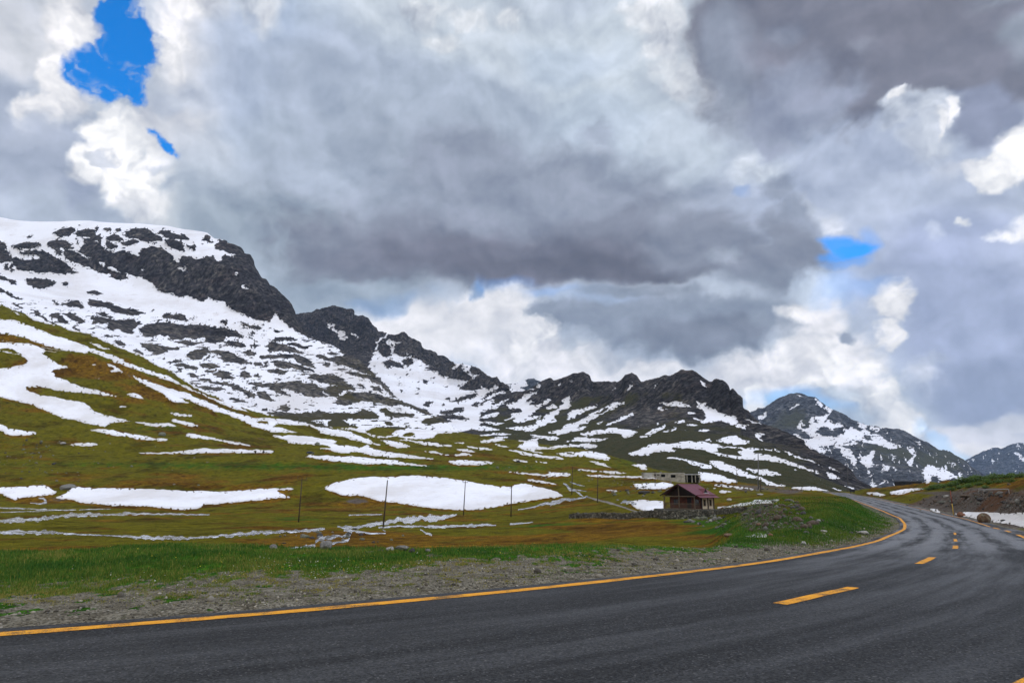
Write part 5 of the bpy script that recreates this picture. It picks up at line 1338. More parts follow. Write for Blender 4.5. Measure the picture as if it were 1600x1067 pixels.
M_ST_GREY = stone_mat('grey_stone', (.12, .115, .105), (.24, .23, .215), (.19, .19, .13))
M_ST_DARK = stone_mat('dark_stone', (.035, .034, .034), (.085, .08, .075))
M_ST_PALE = stone_mat('pale_stone', (.26, .25, .23), (.42, .40, .37))
M_ST_BROWN = stone_mat('brown_stone', (.13, .075, .045), (.25, .165, .11), (.22, .20, .15))
M_ST_RED = stone_mat('reddish_stone', (.16, .065, .035), (.24, .13, .085))
M_ST_GREEN = stone_mat('lichened_stone', (.10, .105, .075), (.19, .19, .15), (.13, .15, .07))


M_RB1 = stone_mat('rubble_grey', (.075, .072, .065), (.15, .145, .13), (.10, .11, .06))
M_RB2 = stone_mat('rubble_pale', (.12, .115, .10), (.24, .23, .21))
M_RB3 = stone_mat('rubble_brown', (.065, .048, .035), (.13, .10, .075))
M_BLD = stone_mat('mottled_brown_stone', (.075, .045, .028), (.19, .125, .08), (.17, .16, .11), 1.6)


def ico(sub):
    bm = bmesh.new(); bmesh.ops.create_icosphere(bm, subdivisions=sub, radius=1.0)
    V = np.array([v.co[:] for v in bm.verts]); Fc = np.array([[v.index for v in f.verts] for f in bm.faces]); bm.free()
    return V, Fc


ICO = {k: ico(k) for k in (1, 2, 3, 4)}


def stone_verts(seed, sub=3, ang_n=7, rough=.22):
    V, Fc = ICO[sub]
    V = V.copy(); r = np.random.default_rng(seed)
    for _ in range(ang_n):
        n = r.normal(size=3); n /= np.linalg.norm(n); h = r.uniform(.55, .85)
        d = V @ n - h
        V -= np.where(d > 0, d, 0)[:, None] * n * .92
    o = r.uniform(0, 50, 3)
    k = 1 + rough * fbm3(V[:, 0] * 1.5 + o[0], V[:, 1] * 1.5 + o[1], V[:, 2] * 1.5 + o[2], 4, 3)
    return V * np.asarray(k)[:, None], Fc


def px_size(D): return D / FPX                       # metres per photo pixel at forward distance D (near the horizon)


BOULDERS = 0


def boulder(px, py, w, h, mat, label, seed, dmin=0, ang_n=7, depth=.8, group=None, rotz=None):
    """stone whose visible base sits at a photo pixel on the ground"""
    p = ground_hit(px, py, dmin); m = px_size(p[1])
    V, Fc = stone_verts(seed, 3, ang_n, .22 if ang_n > 3 else .13)
    sx, sz = w * m / 2, h * m / 2
    V = V / np.abs(V).max(0) * np.array([sx, sx * depth, sz * 1.25])
    V[:, 2] += sz * .75
    me = np_mesh('boulder', V, Fc, False)
    me.polygons.foreach_set('use_smooth', np.ones(len(Fc), bool))
    o = link('boulder', me, mat)
    y = p[1] + sx * depth * .5
    o.location = (p[0], y, float(ground_z(p[0], y)[0]) if False else p[2] - sz * .1)
    return tag(o, label, 'boulder', group)


for a in [
    (426, 858, 13, 8, M_ST_GREY, 'small grey rounded stone at the left end of the stones along the verge', 1, 0, 4, .8),
    (509, 858, 21, 15, M_ST_GREY, 'largest grey speckled boulder on the grass edge in front of the stream', 2, 0, 5, .9),
    (481, 863, 6, 3.5, M_ST_DARK, 'tiny dark stone in the green grass left of the largest verge boulder', 3, 0),
    (608, 860.5, 15, 7.5, M_ST_PALE, 'pale rounded stone lying left of the flat slab on the verge', 4, 0, 3, .8),
    (628, 860, 22, 8, M_ST_GREY, 'flat pale-topped slab leaning on the verge grass', 5, 0, 9, .6),
    (643, 863, 10, 7, M_ST_DARK, 'dark stone tucked against the right end of the flat slab', 6, 0),
    (593, 861, 11, 3, M_ST_DARK, 'low dark stone half sunk in the grass left of the pale rounded stone', 7, 0),
    (668, 862, 9, 5, M_ST_GREY, 'small pinkish grey stone at the right end of the verge stones', 8, 0, 4, .8),
    (1256.5, 851, 8, 5.5, M_ST_PALE, 'pale angular stone on the gravel edge below the rubble slope', 9, 0),
    (1350, 835, 17, 6, M_ST_PALE, 'pale flat rock lying in the green grass inside the road bend', 10, 0, 6, .7),
    (1331, 834, 7, 4, M_ST_DARK, 'small dark rock in the grass left of the pale flat rock inside the bend', 11, 0),
    (1541, 816, 19, 15, M_BLD, 'big brown rounded boulder beside the road in front of the snow drift', 55, 40, 0, .9),
    (1504, 806.5, 13, 8, M_ST_RED, 'reddish brown rock at the roadside near the marker pole', 13, 40, 5, .8),
    (1593, 787, 10, 8, M_RB2, 'pale pointed rock sitting high on the bare earth bank', 14, 50, 9, .8),
    (1475, 785.5, 15, 4, M_RB1, 'slanting grey slab on the bank left of the marker pole', 15, 50, 9, .8),
    (1480, 776.5, 11, 3.5, M_ST_PALE, 'thin pale slab above the slanting grey slab on the bank', 16, 50, 9, .8),
    (1512, 777, 18, 5, M_RB3, 'long brown outcrop jutting from the bank below the shrubs', 17, 50, 9, .9),
    (1463, 784, 8, 4, M_RB3, 'brown rock left of the slanting grey slab', 18, 50),
    (1564, 772, 10, 5, M_ST_GREY, 'grey rock at the upper edge of the earth bank', 19, 50),
    (1174, 830, 7, 4.5, M_RB3, 'orange brown rock at the left foot of the rubble slope', 20, 30),
    (1204.5, 838, 8, 5, M_ST_RED, 'dark reddish rock at the right end of the small snow patch', 21, 30),
    (1260, 833, 9, 4, M_RB1, 'slanting grey slab at the lower right of the rubble slope', 22, 30, 9, .6),
    (1227, 798, 6, 5, M_RB1, 'grey upright rock near the top of the rubble slope', 23, 30),
    (1216, 808, 7, 4.5, M_ST_PALE, 'whitish stone in the middle of the rubble slope', 24, 30, 9, .6),
    (1187, 821, 10, 4.5, M_ST_BROWN, 'broad orange stained rock on the left of the rubble slope', 25, 30),
    (1188, 799, 6, 5, M_RB1, 'grey rock at the skyline left of the rubble slope top', 26, 30),
    (1166, 805, 9, 4.5, M_RB1, 'pale grey rock at the far left of the rubble slope by the snow strip', 27, 30),
    (1279, 815, 7, 5, M_ST_PALE, 'pale stone in the grass right of the rubble slope', 28, 30),
    (1288, 832, 11, 5, M_ST_PALE, 'low pale stone in the grass at the right foot of the rubble slope', 29, 30),
    (1234, 783, 14, 4, M_RB1, 'flat dark outcrop on top of the grassy hump', 30, 60),
    (1079, 816, 12, 6, M_ST_GREY, 'rounded boulder in the meadow in front of the stone terrace', 31, 60, 4),
    (1111, 815, 6, 4, M_ST_PALE, 'pale stone in the green grass before the terrace corner', 32, 60),
    (1140, 838, 16, 5, M_ST_BROWN, 'low mossy boulder in the brown meadow below the house', 33, 40, 4),
    (252, 681, 12, 7, M_ST_GREEN, 'grey green boulder alone on the hillside below the snow', 34, 200, 4),
    (494.6, 695.5, 10, 6.5, M_ST_GREEN, 'pyramid shaped greenish rock standing in the snow above the parked car', 35, 200, 10),
    (102, 765, 30, 10, M_ST_GREY, 'grey rock outcrop on the slope between the two left snow patches', 36, 150, 14, .5),
    (97, 694, 9, 4, M_ST_PALE, 'small pale rock beside the thin snow streak on the left hillside', 37, 200),
    (810, 722, 7, 3.6, M_ST_DARK, 'small dark rock on a little snow patch of the right meadow', 38, 200),
    (399, 707.5, 3, 4, M_ST_DARK, 'tiny dark rock at the left on the thin snow streak', 39, 200),  # stone mesh used for a small dark figure
    (411.5, 707.5, 4, 4, M_ST_DARK, 'tiny dark rock in the middle of the thin snow streak, left of the person', 40, 200),  # second small dark figure, also a stone mesh
    (1007, 771, 20, 5, M_ST_DARK, 'long dark rock ledge above the snow left of the house', 41, 130, 6),
    (1140, 782, 8, 4, M_ST_PALE, 'pale rock behind the house on the brown slope', 42, 120),
    (1188, 773.5, 11, 3, M_ST_PALE, 'flat pale slab at the foot of the tall pole', 43, 120, 9),
]:
    boulder(*a)


# --- loose stones nobody could count
def scatter_stones(name, pts, sizes, mats, seed, sub=1):
    r = np.random.default_rng(seed)
    base = [stone_verts(seed + k, sub, 4, .3) for k in range(8)]
    Vs, Fs, n, mi = [], [], 0, []
    for (x, y, z), s in zip(pts, sizes):
        V, Fc = base[r.integers(8)]
        a = r.uniform(0, 6.28); c_, s_ = math.cos(a), math.sin(a)
        Q = V * (s * r.uniform(.7, 1.3, 3) * np.array([1, 1, .7]))
        Q = np.stack([Q[:, 0] * c_ - Q[:, 1] * s_, Q[:, 0] * s_ + Q[:, 1] * c_, Q[:, 2]], 1) + (x, y, z + s * .2)
        Vs.append(Q); Fs.append(Fc + n); n += len(V); mi += [r.integers(len(mats))] * len(Fc)
    me = np_mesh(name, np.concatenate(Vs), np.concatenate(Fs), False)
    o = link(name, me, mats)
    me.polygons.foreach_set('material_index', np.array(mi, np.int32))
    return o


def pick(fields, n, dmin, seed):
    r = np.random.default_rng(seed); out = []
    while len(out) < n:
        cx, cy, rx, ry = fields[r.integers(len(fields))]
        q = ground_hit(cx + r.normal() * rx * .55, cy + r.normal() * ry * .55, dmin)
        if 8 < q[1] < 400: out.append(q)
    return out


pl = pick([(1215, 812, 46, 26), (1190, 803, 36, 18), (1265, 824, 40, 14), (1225, 790, 40, 10)], 110, 30, 71)
o = scatter_stones('rubble', pl, [abs(rng.normal()) * .13 + .06 + (.2 if rng.random() < .06 else 0) for _ in pl], [M_RB1, M_RB2, M_RB3, M_ST_DARK, M_RB3], 81, 2)
tag(o, 'loose grey and brown stones covering the slope left of the grassy hump', 'rubble', kind='stuff')
pl = pick([(1575, 788, 45, 16), (1620, 795, 40, 20), (1450, 785, 50, 8), (1480, 786, 40, 9), (1540, 772, 40, 6)], 260, 40, 72)
o = scatter_stones('rubble', pl, [abs(rng.normal()) * .11 + .06 + (.2 if rng.random() < .05 else 0) for _ in pl], [M_RB1, M_ST_DARK, M_RB3, M_RB3, M_ST_DARK], 82, 2)
tag(o, 'loose stones strewn over the bare earth bank right of the road', 'rubble', kind='stuff')
pl = pick([(60, 735, 140, 26), (250, 700, 200, 40), (60, 700, 60, 20), (700, 700, 200, 20), (1180, 762, 80, 8), (990, 765, 60, 12), (880, 725, 120, 20), (1110, 812, 40, 12), (1000, 750, 100, 16), (520, 840, 90, 10)], 330, 60, 73)
o = scatter_stones('rubble', pl, [(abs(rng.normal()) * .16 + .12) * (1 + q[1] / 400) for q in pl], [M_ST_GREY, M_ST_DARK, M_ST_GREEN], 83, 1)
tag(o, 'small stones scattered through the meadow and lower hillside', 'rubble', kind='stuff')

# gravel of the shoulder
N = 15000
s_ = rng.uniform(43, 175, N); latg = -(HALF + .40 + np.abs(rng.normal(size=N)) * 1.5 + rng.uniform(0, .6, N))
cx = np.interp(s_, ARC, CEN[:, 0]) + np.interp(s_, ARC, NRM[:, 0]) * latg; cy = np.interp(s_, ARC, CEN[:, 1]) + np.interp(s_, ARC, NRM[:, 1]) * latg
ok = (cy > 4) & (np.abs(cx / cy) < 1.1)
cx, cy, s_ = cx[ok], cy[ok], s_[ok]
cz = ground_z(cx, cy)
V0, F0 = stone_verts(5, 1, 3, .25)
K = len(cx)
sz = (np.abs(rng.normal(size=K)) * .011 + .008) * (1 + (rng.random(K) < .03) * 1.6)
ar = rng.uniform(0, 6.28, K); c_, sn_ = np.cos(ar), np.sin(ar)
Vx = V0[None] * sz[:, None, None] * rng.uniform(.7, 1.4, (K, 1, 3))
Vw = np.stack([Vx[..., 0] * c_[:, None] - Vx[..., 1] * sn_[:, None] + cx[:, None], Vx[..., 0] * sn_[:, None] + Vx[..., 1] * c_[:, None] + cy[:, None], Vx[..., 2] * .7 + cz[:, None] + sz[:, None] * .3], -1)
Ff = (F0[None] + (np.arange(K) * len(V0))[:, None, None]).reshape(-1, 3)
m, t = new_mat('gravel_stone')
gt = t.attr('tone')
t.principled(t.mix(gt, (.055, .048, .036), (.34, .305, .24)), .9, .2)
o = link('gravel', np_mesh('gravel', Vw.reshape(-1, 3), Ff, False, dict(tone=np.repeat(rng.random(K) ** 1.6, len(V0)))), m)
tag(o, 'grey gravel along the left edge of the road', 'gravel', kind='stuff')

# grass of the verge
def blades(name, x, y, h, wd, tone, mat):
    K = len(x); z = ground_z(x, y)
    a = rng.uniform(0, 6.28, K); lean = rng.normal(size=K) * .35; la = rng.uniform(0, 6.28, K)
    dx, dy = np.cos(a) * wd / 2, np.sin(a) * wd / 2
    b0 = np.stack([x - dx, y - dy, z - .01], 1); b1 = np.stack([x + dx, y + dy, z - .01], 1)
    mx, my = np.cos(la) * lean * h * .35, np.sin(la) * lean * h * .35
    m0 = np.stack([x - dx * .7 + mx, y - dy * .7 + my, z + h * .55], 1); m1 = np.stack([x + dx * .7 + mx, y + dy * .7 + my, z + h * .55], 1)
    tp = np.stack([x + mx * 3, y + my * 3, z + h * (1 - np.abs(lean) * .25)], 1)
    V = np.stack([b0, b1, m0, m1, tp], 1).reshape(-1, 3)
    f = np.array([[0, 1, 3], [0, 3, 2], [2, 3, 4]])
    Fb = (f[None] + (np.arange(K) * 5)[:, None, None]).reshape(-1, 3)
    return link(name, np_mesh(name, V, Fb, True, dict(tone=np.repeat(tone, 5))), mat)


m, t = new_mat('grass_blade')
tn = t.attr('tone')
gc = t.mix(t.mapr(tn, 0, .5, interp='LINEAR'), (.024, .085, .007), (.085, .150, .012))
gc = t.mix(t.mapr(tn, .5, 1.0, interp='LINEAR'), gc, (.25, .205, .045))
t.principled(gc, .75, .2)
N = 460000
px_, py_ = rng.uniform(-60, 1330, N), 845 + (rng.random(N) ** .75) * 92
a_, b_ = ray(px_, py_)
Dq = -EYE / np.minimum(b_, -.01); Dq = Dq * rng.uniform(.93, 1.07, N)
xq, yq = a_ * Dq, Dq
latq, _ = road_frame(xq, yq)
dlq = -latq - HALF
dens = smooth(1.8, 6.2, dlq - .2 + (.8 * fbm2(xq / .45, yq / .7, 5, 51, .6) + .6 * fbm2(xq / 3, yq / 3, 3, 53)) * 7.5 + smooth(15, 32, yq) * 2.6)
tuft = smooth(.04, .16, fbm2(xq / .30, yq / .42, 3, 78)) * smooth(.5, 1.6, dlq)
dens = np.maximum(dens, .85 * tuft)
cl = .55 + 1.6 * fbm2(xq / .5, yq / .5, 3, 77) - .35 * (1 - smooth(1.5, 4.0, dlq))
keep = (rng.random(N) < dens * np.clip(cl, .08, 1)) & (yq < 34) & (latq < -HALF - .7)
xq, yq, dlq = xq[keep], yq[keep], dlq[keep]
tone = np.clip(.30 + .9 * fbm2(xq / 2.2, yq / 2.2, 4, 79) + rng.normal(size=len(xq)) * .20 + .55 * (1 - smooth(2.2, 6.5, dlq)) + .5 * (rng.random(len(xq)) < .10), 0, 1)
hh = (.022 + .045 * smooth(2.5, 7, dlq)) * np.exp(rng.normal(size=len(xq)) * .35) * (1 + .5 * fbm2(xq / .7, yq / .7, 3, 83))
o = blades('grass', xq, yq, np.clip(hh, .015, .2), rng.uniform(.006, .013, len(xq)) * (yq / 14), tone, m)
tag(o, 'short green grass of the verge thinning into the gravel', 'grass', kind='stuff')
# taller stalks on the bank edge and inside the bend
N = 60000
px_, py_ = rng.uniform(1130, 1425, N), rng.uniform(776, 850, N)
pts = np.array([ground_hit(a, b, 20) for a, b in zip(px_[:9000], py_[:9000])])
pts = pts[(pts[:, 1] < 140)]
lq, _ = road_frame(pts[:, 0], pts[:, 1])
pts = pts[np.abs(lq) > 5.2]
pts = np.repeat(pts, 6, axis=0) + np.c_[rng.normal(size=(len(pts) * 6, 2)) * .5, np.zeros(len(pts) * 6)]
tone = np.clip(.25 + .8 * fbm2(pts[:, 0] / 6, pts[:, 1] / 6, 4, 87) + rng.normal(size=len(pts)) * .14, 0, 1)
o = blades('grass', pts[:, 0], pts[:, 1], .10 * np.exp(rng.normal(size=len(pts)) * .4), np.full(len(pts), .03) * pts[:, 1] / 50, tone, m)
tag(o, 'green grass tufts on the hump inside the road bend', 'grass', kind='stuff')

# wild flowers
def flowers(name, fields, n, col, label, rad):
    r = np.random.default_rng(len(name) + n)
    P_ = []
    while len(P_) < n:
        cx, cy, rx, ry = fields[r.integers(len(fields))]
        q = ground_hit(cx + r.normal() * rx, cy + r.normal() * ry)
        if 8 < q[1] < 30: P_.append(q)
    P_ = np.array(P_); K = len(P_)
    ang_ = np.arange(6) * math.pi / 3
    h = r.uniform(.05, .11, K); R_ = rad * r.uniform(.6, 1.3, K)
    tx, ty = r.normal(size=K) * .5, r.normal(size=K) * .5 - .5
    ring = np.stack([np.cos(ang_)[None] * R_[:, None], np.sin(ang_)[None] * R_[:, None]], -1)
    V = np.concatenate([P_[:, None, :2] + ring, (P_[:, 2] + h)[:, None, None] + (ring[..., :1] * tx[:, None, None] + ring[..., 1:] * ty[:, None, None])], -1)
    c = np.concatenate([P_[:, :2], (P_[:, 2] + h + .006)[:, None]], 1)[:, None]
    V = np.concatenate([V, c], 1).reshape(-1, 3)
    f = np.array([[i, (i + 1) % 6, 6] for i in range(6)])
    Fb = (f[None] + (np.arange(K) * 7)[:, None, None]).reshape(-1, 3)
    o = link(name, np_mesh(name, V, Fb, False), simple_mat(name, col, .7, .15))
    return tag(o, label, 'flowers', kind='stuff')


flowers('white_flowers', [(480, 893, 45, 11), (600, 895, 50, 8), (520, 905, 30, 6), (640, 888, 60, 8), (440, 880, 40, 9), (760, 885, 60, 9), (250, 905, 90, 9)], 190, (.78, .76, .66), 'tiny white flowers sprinkled over the verge grass', .011)
flowers('yellow_flowers', [(500, 890, 70, 12), (590, 882, 60, 8), (250, 870, 90, 10), (760, 866, 60, 6), (860, 872, 60, 8), (420, 900, 60, 8)], 130, (.72, .58, .05), 'small yellow flowers sprinkled over the verge grass', .011)

# ------------------------------------------------------------------ melt-water streams and the track
def ribbon(lines, name, mat, lift, step=3.0, edge=.5, seed=0):
    Vs, Fs, n, At = [], [], 0, []
    for ln in lines:
        P_ = resample(np.array(ln, float), step)
        if len(P_) < 3: continue
        rows = []
        for i, (px, py, hw) in enumerate(P_):
            e1 = hw * (1 + edge * float(noise2(px / 7.0, seed + .5, 3)) * 2 + edge * float(noise2(px / 2.3, seed + 9.5, 4)))
            e2 = hw * (1 + edge * float(noise2(px / 7.0, seed + 33.5, 5)) * 2 + edge * float(noise2(px / 2.3, seed + 49.5, 6)))
            e1, e2 = max(e1 * .95, .12), max(e2 * .95, .12)
            row = []
            for k in range(5):
                q = ground_hit(px, py - e1 + (e1 + e2) * k / 4, 60)
                row.append((q[0], q[1], q[2] + lift * (0.2 if k in (0, 4) else 1)))
            rows.append(row)
        R = np.array(rows); n0, n1 = R.shape[:2]
        Vs.append(R.reshape(-1, 3)); Fs.append(grid_faces(n0, n1) + n); n += n0 * n1
    o = link(name, np_mesh(name, np.concatenate(Vs), np.concatenate(Fs), True), mat)
    return tag(o, kind='structure')


m, t = new_mat('rushing_melt_water')
p = t.pos()
n1 = t.noise(t.scalev(p, (.5, 1.0, 1)), .55, 7, .68); n2 = t.noise(p, 2.6, 6, .7)
v = t.math('MULTIPLY_ADD', n2, .6, n1)
c = t.mix(t.mapr(v, .66, .86), (.06, .055, .05), (.30, .295, .29))
c = t.mix(t.mapr(v, .82, .95), c, (.72, .74, .78))
t.principled(c, t.mapr(v, .80, .95, .08, .5), .6, t.bump(v, .5, .25))
M_WATER = m
U6, U5, UL, UP = (400, 720, 3.138), (0, 600, 3.138), (0, 740, 7.62), (860, 690, 8.206)


def cv(f, pts): return [(f[0] + x / f[2], f[1] + y / f[2], h / f[2]) for x, y, h in pts]


streams = [
    cv(UL, [(-200, 570, 20), (0, 565, 20), (150, 555, 24), (350, 545, 27), (550, 530, 22), (750, 500, 20), (900, 490, 25), (1100, 490, 20), (1300, 485, 14), (1524, 483, 13)]),
    cv(U5, [(600, 632, 6), (700, 636, 5), (850, 638, 4), (1030, 640, 2.5)]),
    cv(UL, [(-200, 702, 20), (0, 700, 20), (200, 695, 22), (400, 695, 25), (600, 697, 20), (700, 705, 18), (850, 718, 8), (1100, 730, 6), (1300, 738, 6), (1524, 748, 7)]),
    cv(U5, [(600, 744, 3), (700, 752, 9), (880, 757, 9), (980, 752, 4), (1110, 742, 7), (1250, 728, 9), (1400, 722, 7), (1568, 715, 6)]),
    cv(U6, [(0, 352, 8), (100, 346, 9), (200, 345, 7), (340, 332, 5)]),
    cv(U6, [(400, 325, 6), (500, 325, 8), (600, 305, 9), (700, 292, 12), (800, 282, 14), (900, 278, 12), (960, 270, 6), (990, 262, 3)]),
    cv(U6, [(430, 338, 6), (480, 343, 8), (560, 356, 3), (640, 355, 1.5)]),
    cv(U6, [(470, 345, 8), (460, 365, 6), (400, 372, 8), (330, 378, 8), (290, 395, 8), (290, 412, 8), (220, 425, 6), (140, 432, 3)]),
    cv(U6, [(460, 375, 5), (450, 390, 6), (400, 402, 5), (330, 412, 4)]),
    cv(U6, [(600, 326, 4), (700, 320, 4), (820, 322, 4), (920, 322, 6), (1060, 318, 6), (1130, 313, 5), (1180, 316, 2)]),
    cv(U6, [(805, 338, 3), (830, 352, 5), (865, 364, 3)]), cv(U6, [(620, 335, 3), (640, 350, 3)]),
    cv(U6, [(1245, 312, 5), (1290, 308, 5), (1360, 300, 2)]),
    cv(UL, [(-100, 404, 7), (0, 405, 7), (300, 415, 7), (600, 430, 9), (780, 432, 7), (910, 430, 3)]), cv(UL, [(0, 460, 4), (180, 455, 4), (270, 448, 5), (400, 450, 4), (650, 434, 4)]),
    cv(UL, [(940, 430, 4), (1100, 424, 5), (1330, 418, 3)]), cv(UL, [(460, 285, 7), (520, 300, 12), (560, 340, 14), (500, 355, 10), (400, 350, 6), (350, 347, 3)]),
    cv(U6, [(455, 265, 3), (540, 263, 4), (620, 262, 2)]),
    cv(U6, [(1285, 240, 3), (1350, 228, 4), (1420, 210, 6), (1490, 195, 7), (1540, 187, 6)]),
    cv(UP, [(0, 805, 20), (100, 765, 24), (200, 742, 20), (320, 735, 12), (430, 718, 10), (480, 695, 8)]),
    cv(UP, [(430, 715, 14), (400, 690, 14), (360, 660, 12), (320, 630, 8), (240, 600, 22), (215, 570, 26), (180, 545, 12), (150, 530, 5)]),
    cv(UP, [(250, 515, 5), (320, 540, 8), (380, 560, 6), (440, 568, 3)]), cv(UP, [(270, 605, 4), (380, 625, 6), (470, 638, 3)]),
    cv(UP, [(900, 790, 8), (960, 770, 26), (1010, 775, 30), (1060, 790, 20), (1110, 795, 6)]),
]
ribbon(streams, 'stream', M_WATER, .10, 2.0)
m, t = new_mat('packed_dirt')
p = t.pos(); n1 = t.noise(p, .8, 7, .65); n2 = t.noise(p, 6, 5, .7)
t.principled(t.mix(t.mapr(t.math('MULTIPLY_ADD', n2, .5, n1), .55, 1.0), (.10, .085, .07), (.30, .27, .245)), .92, .15, t.bump(n1, .6, .2))
ribbon([cv(UP, [(470, 705, 9), (560, 735, 11), (700, 768, 13), (850, 812, 12), (960, 846, 9), (1060, 884, 8), (1120, 896, 4)])], 'path', m, .06, 2.0, .25, 5)

# ------------------------------------------------------------------ poles
M_POLE = simple_mat('weathered_pole_wood', (.050, .032, .022), .85, .4, 1.5)
M_POLE_GREY = simple_mat('grey_pole_wood', (.12, .115, .11), .85, .3, 1.5)
M_INS = simple_mat('dark_ceramic', (.03, .022, .02), .4, .2)


def pole(base, top, label, group='electricity poles across the valley', arm=0.0, kind='flat', mat=None, r=.13, dmin=60, name='utility_pole', cat='utility pole'):
    mat = mat or M_POLE
    b = ground_hit(*base, dmin); tpt = unproj(top[0], top[1], b[1])
    h = tpt - b
    t_ = thing(name, label, cat, tuple(b), 0, group)
    MB().tube((0, 0, -.5), tuple(h), r, r * .62, 10).build('shaft', mat, t_, True)
    H = Vector(h); u = H.normalized()
    if arm and kind == 'flat':
        c = H - u * .25
        MB().box(c, (arm, .10, .12), 0, .01).build('crossarm', mat, t_)
        for q in (-.46, 0, .46):
            ins = MB(); ins.tube(c + Vector((arm * q, 0, .05)), c + Vector((arm * q, 0, .28)), .02, n=6).tube(c + Vector((arm * q, 0, .24)), c + Vector((arm * q, 0, .50)), .085, .05, 8)
            ins.build('insulator', M_INS, t_, True)
    elif arm:
        for sgn in (-1, 1):
            MB().tube(H - u * .9, H + Vector((sgn * arm / 2, 0, .35)), .05, .05, 6).build('crossarm', mat, t_)
            MB().tube(H + Vector((sgn * arm / 2, 0, .35)), H + Vector((sgn * arm / 2, 0, .65)), .07, .05, 8).build('insulator', M_INS, t_, True)
    return t_


pole((466.3, 815.5), (472, 747.5), 'wooden pole with a three pin crossarm, leftmost of the valley poles', arm=2.0, r=.15)
pole((598.5, 824), (605.5, 750), 'bare leaning pole standing by the stream left of centre in the large snow patch', r=.15)
pole((724, 805), (727.2, 752), 'dark pole with a small crossarm near the middle of the large snow patch', arm=1.5, r=.15)
pole((798.3, 807.5), (799.3, 758), 'bare upright pole at the right part of the large snow patch', r=.15)
pole((893.3, 773), (894.6, 729), 'dark pole with a crossarm beside the stream cascade', arm=1.7, r=.17)
pole((933.3, 785), (934.3, 740), 'bare dark pole at the edge of the pale track', r=.15)
pole((1023.6, 759), (1023.4, 735.5), 'thin dark pole in front of the ruined concrete building', r=.14, arm=1.4)
pole((1093, 754), (1094.2, 724), 'pole with a forked top at the right end of the ruined building', arm=2.2, kind='fork', r=.16, mat=M_POLE_GREY)
pole((1150.5, 757), (1151.2, 732.5), 'grey pole with a forked top on the snowy slope behind the house', arm=2.4, kind='fork', r=.13, mat=M_POLE_GREY)
pole((1184.6, 765.5), (1184.6, 707), 'tall grey pole rising above all others behind the rubble slope', r=.22, mat=M_POLE_GREY, arm=1.6)
pole((1188.6, 768), (1188.4, 746), 'short dark pole right beside the tall grey pole', r=.16)
pole((1324.6, 768), (1324.4, 712), 'thin grey pole beside the far road against the blue mountain', r=.12, mat=M_POLE_GREY, arm=1.2)

# snow marker pole, roadside board, pipe
b = ground_hit(1490, 805.5, 40)
hgt = (805.5 - 768) * px_size(b[1])
t_ = thing('marker_pole', 'slim roadside snow pole, yellow below and rusty red above', 'marker pole', tuple(b))
MB().tube((0, 0, -.2), (0, 0, hgt * .48), .055, .055, 8).build('lower_section', simple_mat('yellow_pole_paint', (.42, .27, .03), .6, .3), t_, True)
MB().tube((0, 0, hgt * .48 + .002), (-.03, 0, hgt), .05, .05, 8).build('upper_section', simple_mat('rusty_pole_paint', (.20, .045, .02), .7, .35), t_, True)
b = ground_hit(1332, 771.5, 150); mpx = px_size(b[1])
t_ = thing('signboard', 'small dark board on two posts at the far roadside', 'sign', tuple(b))
MB().box((0, 0, 4.8 * mpx), (8 * mpx, .12, 4.0 * mpx), 0, .02).build('panel', simple_mat('dark_sign_back', (.018, .018, .02), .6, .2), t_)
for sx in (-2.5, 2.5): MB().tube((sx * mpx, .10, -.3), (sx * mpx, .10, 3.6 * mpx), .07, n=8).build('post', M_POLE, t_)
qa, qb = ground_hit(1530, 771, 60), ground_hit(1577, 771, 60)
t_ = tag(MB().tube((qa[0], qa[1], qa[2] + .55), (qb[0], qb[1], qb[2] + .55), .05, n=8).tube((qa[0], qa[1], qa[2] - .2), (qa[0], qa[1], qa[2] + .58), .04, n=6).tube((qb[0], qb[1], qb[2] - .2), (qb[0], qb[1], qb[2] + .58), .04, n=6).build('railing', simple_mat('pale_pipe', (.30, .29, .27), .6, .2)), 'thin pale rail on two posts across the upper earth bank', 'railing')

# ------------------------------------------------------------------ house
M_ROOF = None
m, t = new_mat('maroon_sheet_roof')
co = t.n('ShaderNodeTexCoord').outputs['Object']
wv = t.n('ShaderNodeTexWave', wave_type='BANDS', bands_direction='Y', wave_profile='SAW', ins={'Vector': co, 'Scale': 1.6, 'Distortion': 0.0, 'Detail': 0}).outputs['Fac']
n1 = t.noise(co, 1.2, 6, .6)
t.principled(t.mix(t.mapr(n1, .3, .7), (.085, .010, .020), (.140, .022, .036)), .42, .45, t.bump(wv, .35, .04))
M_ROOF = m
m, t = new_mat('red_brown_boards')
co = t.n('ShaderNodeTexCoord').outputs['Object']
wv = t.n('ShaderNodeTexWave', wave_type='BANDS', bands_direction='X', wave_profile='SAW', ins={'Vector': co, 'Scale': 2.4, 'Distortion': .2, 'Detail': 1}).outputs['Fac']
t.principled(t.mix(t.mapr(t.noise(co, 2.5, 6, .6), .3, .7), (.055, .016, .010), (.12, .036, .020)), .75, .25, t.bump(wv, .4, .03))
M_RED = m
M_DWOOD = simple_mat('dark_brown_wood', (.030, .013, .009), .8, .35, 3)
M_BEAM = simple_mat('grey_brown_beam', (.115, .085, .058), .8, .3, 3)
M_CREAM = simple_mat('cream_plaster', (.52, .42, .28), .85, .10, 2)
M_WIN = simple_mat('dark_window_glass', (.02, .022, .025), .12, .2, 3, .5)
M_FRAME = simple_mat('tan_window_frame', (.18, .11, .055), .7, .2)
M_WHITE = simple_mat('white_paint', (.75, .74, .72), .6, .05)


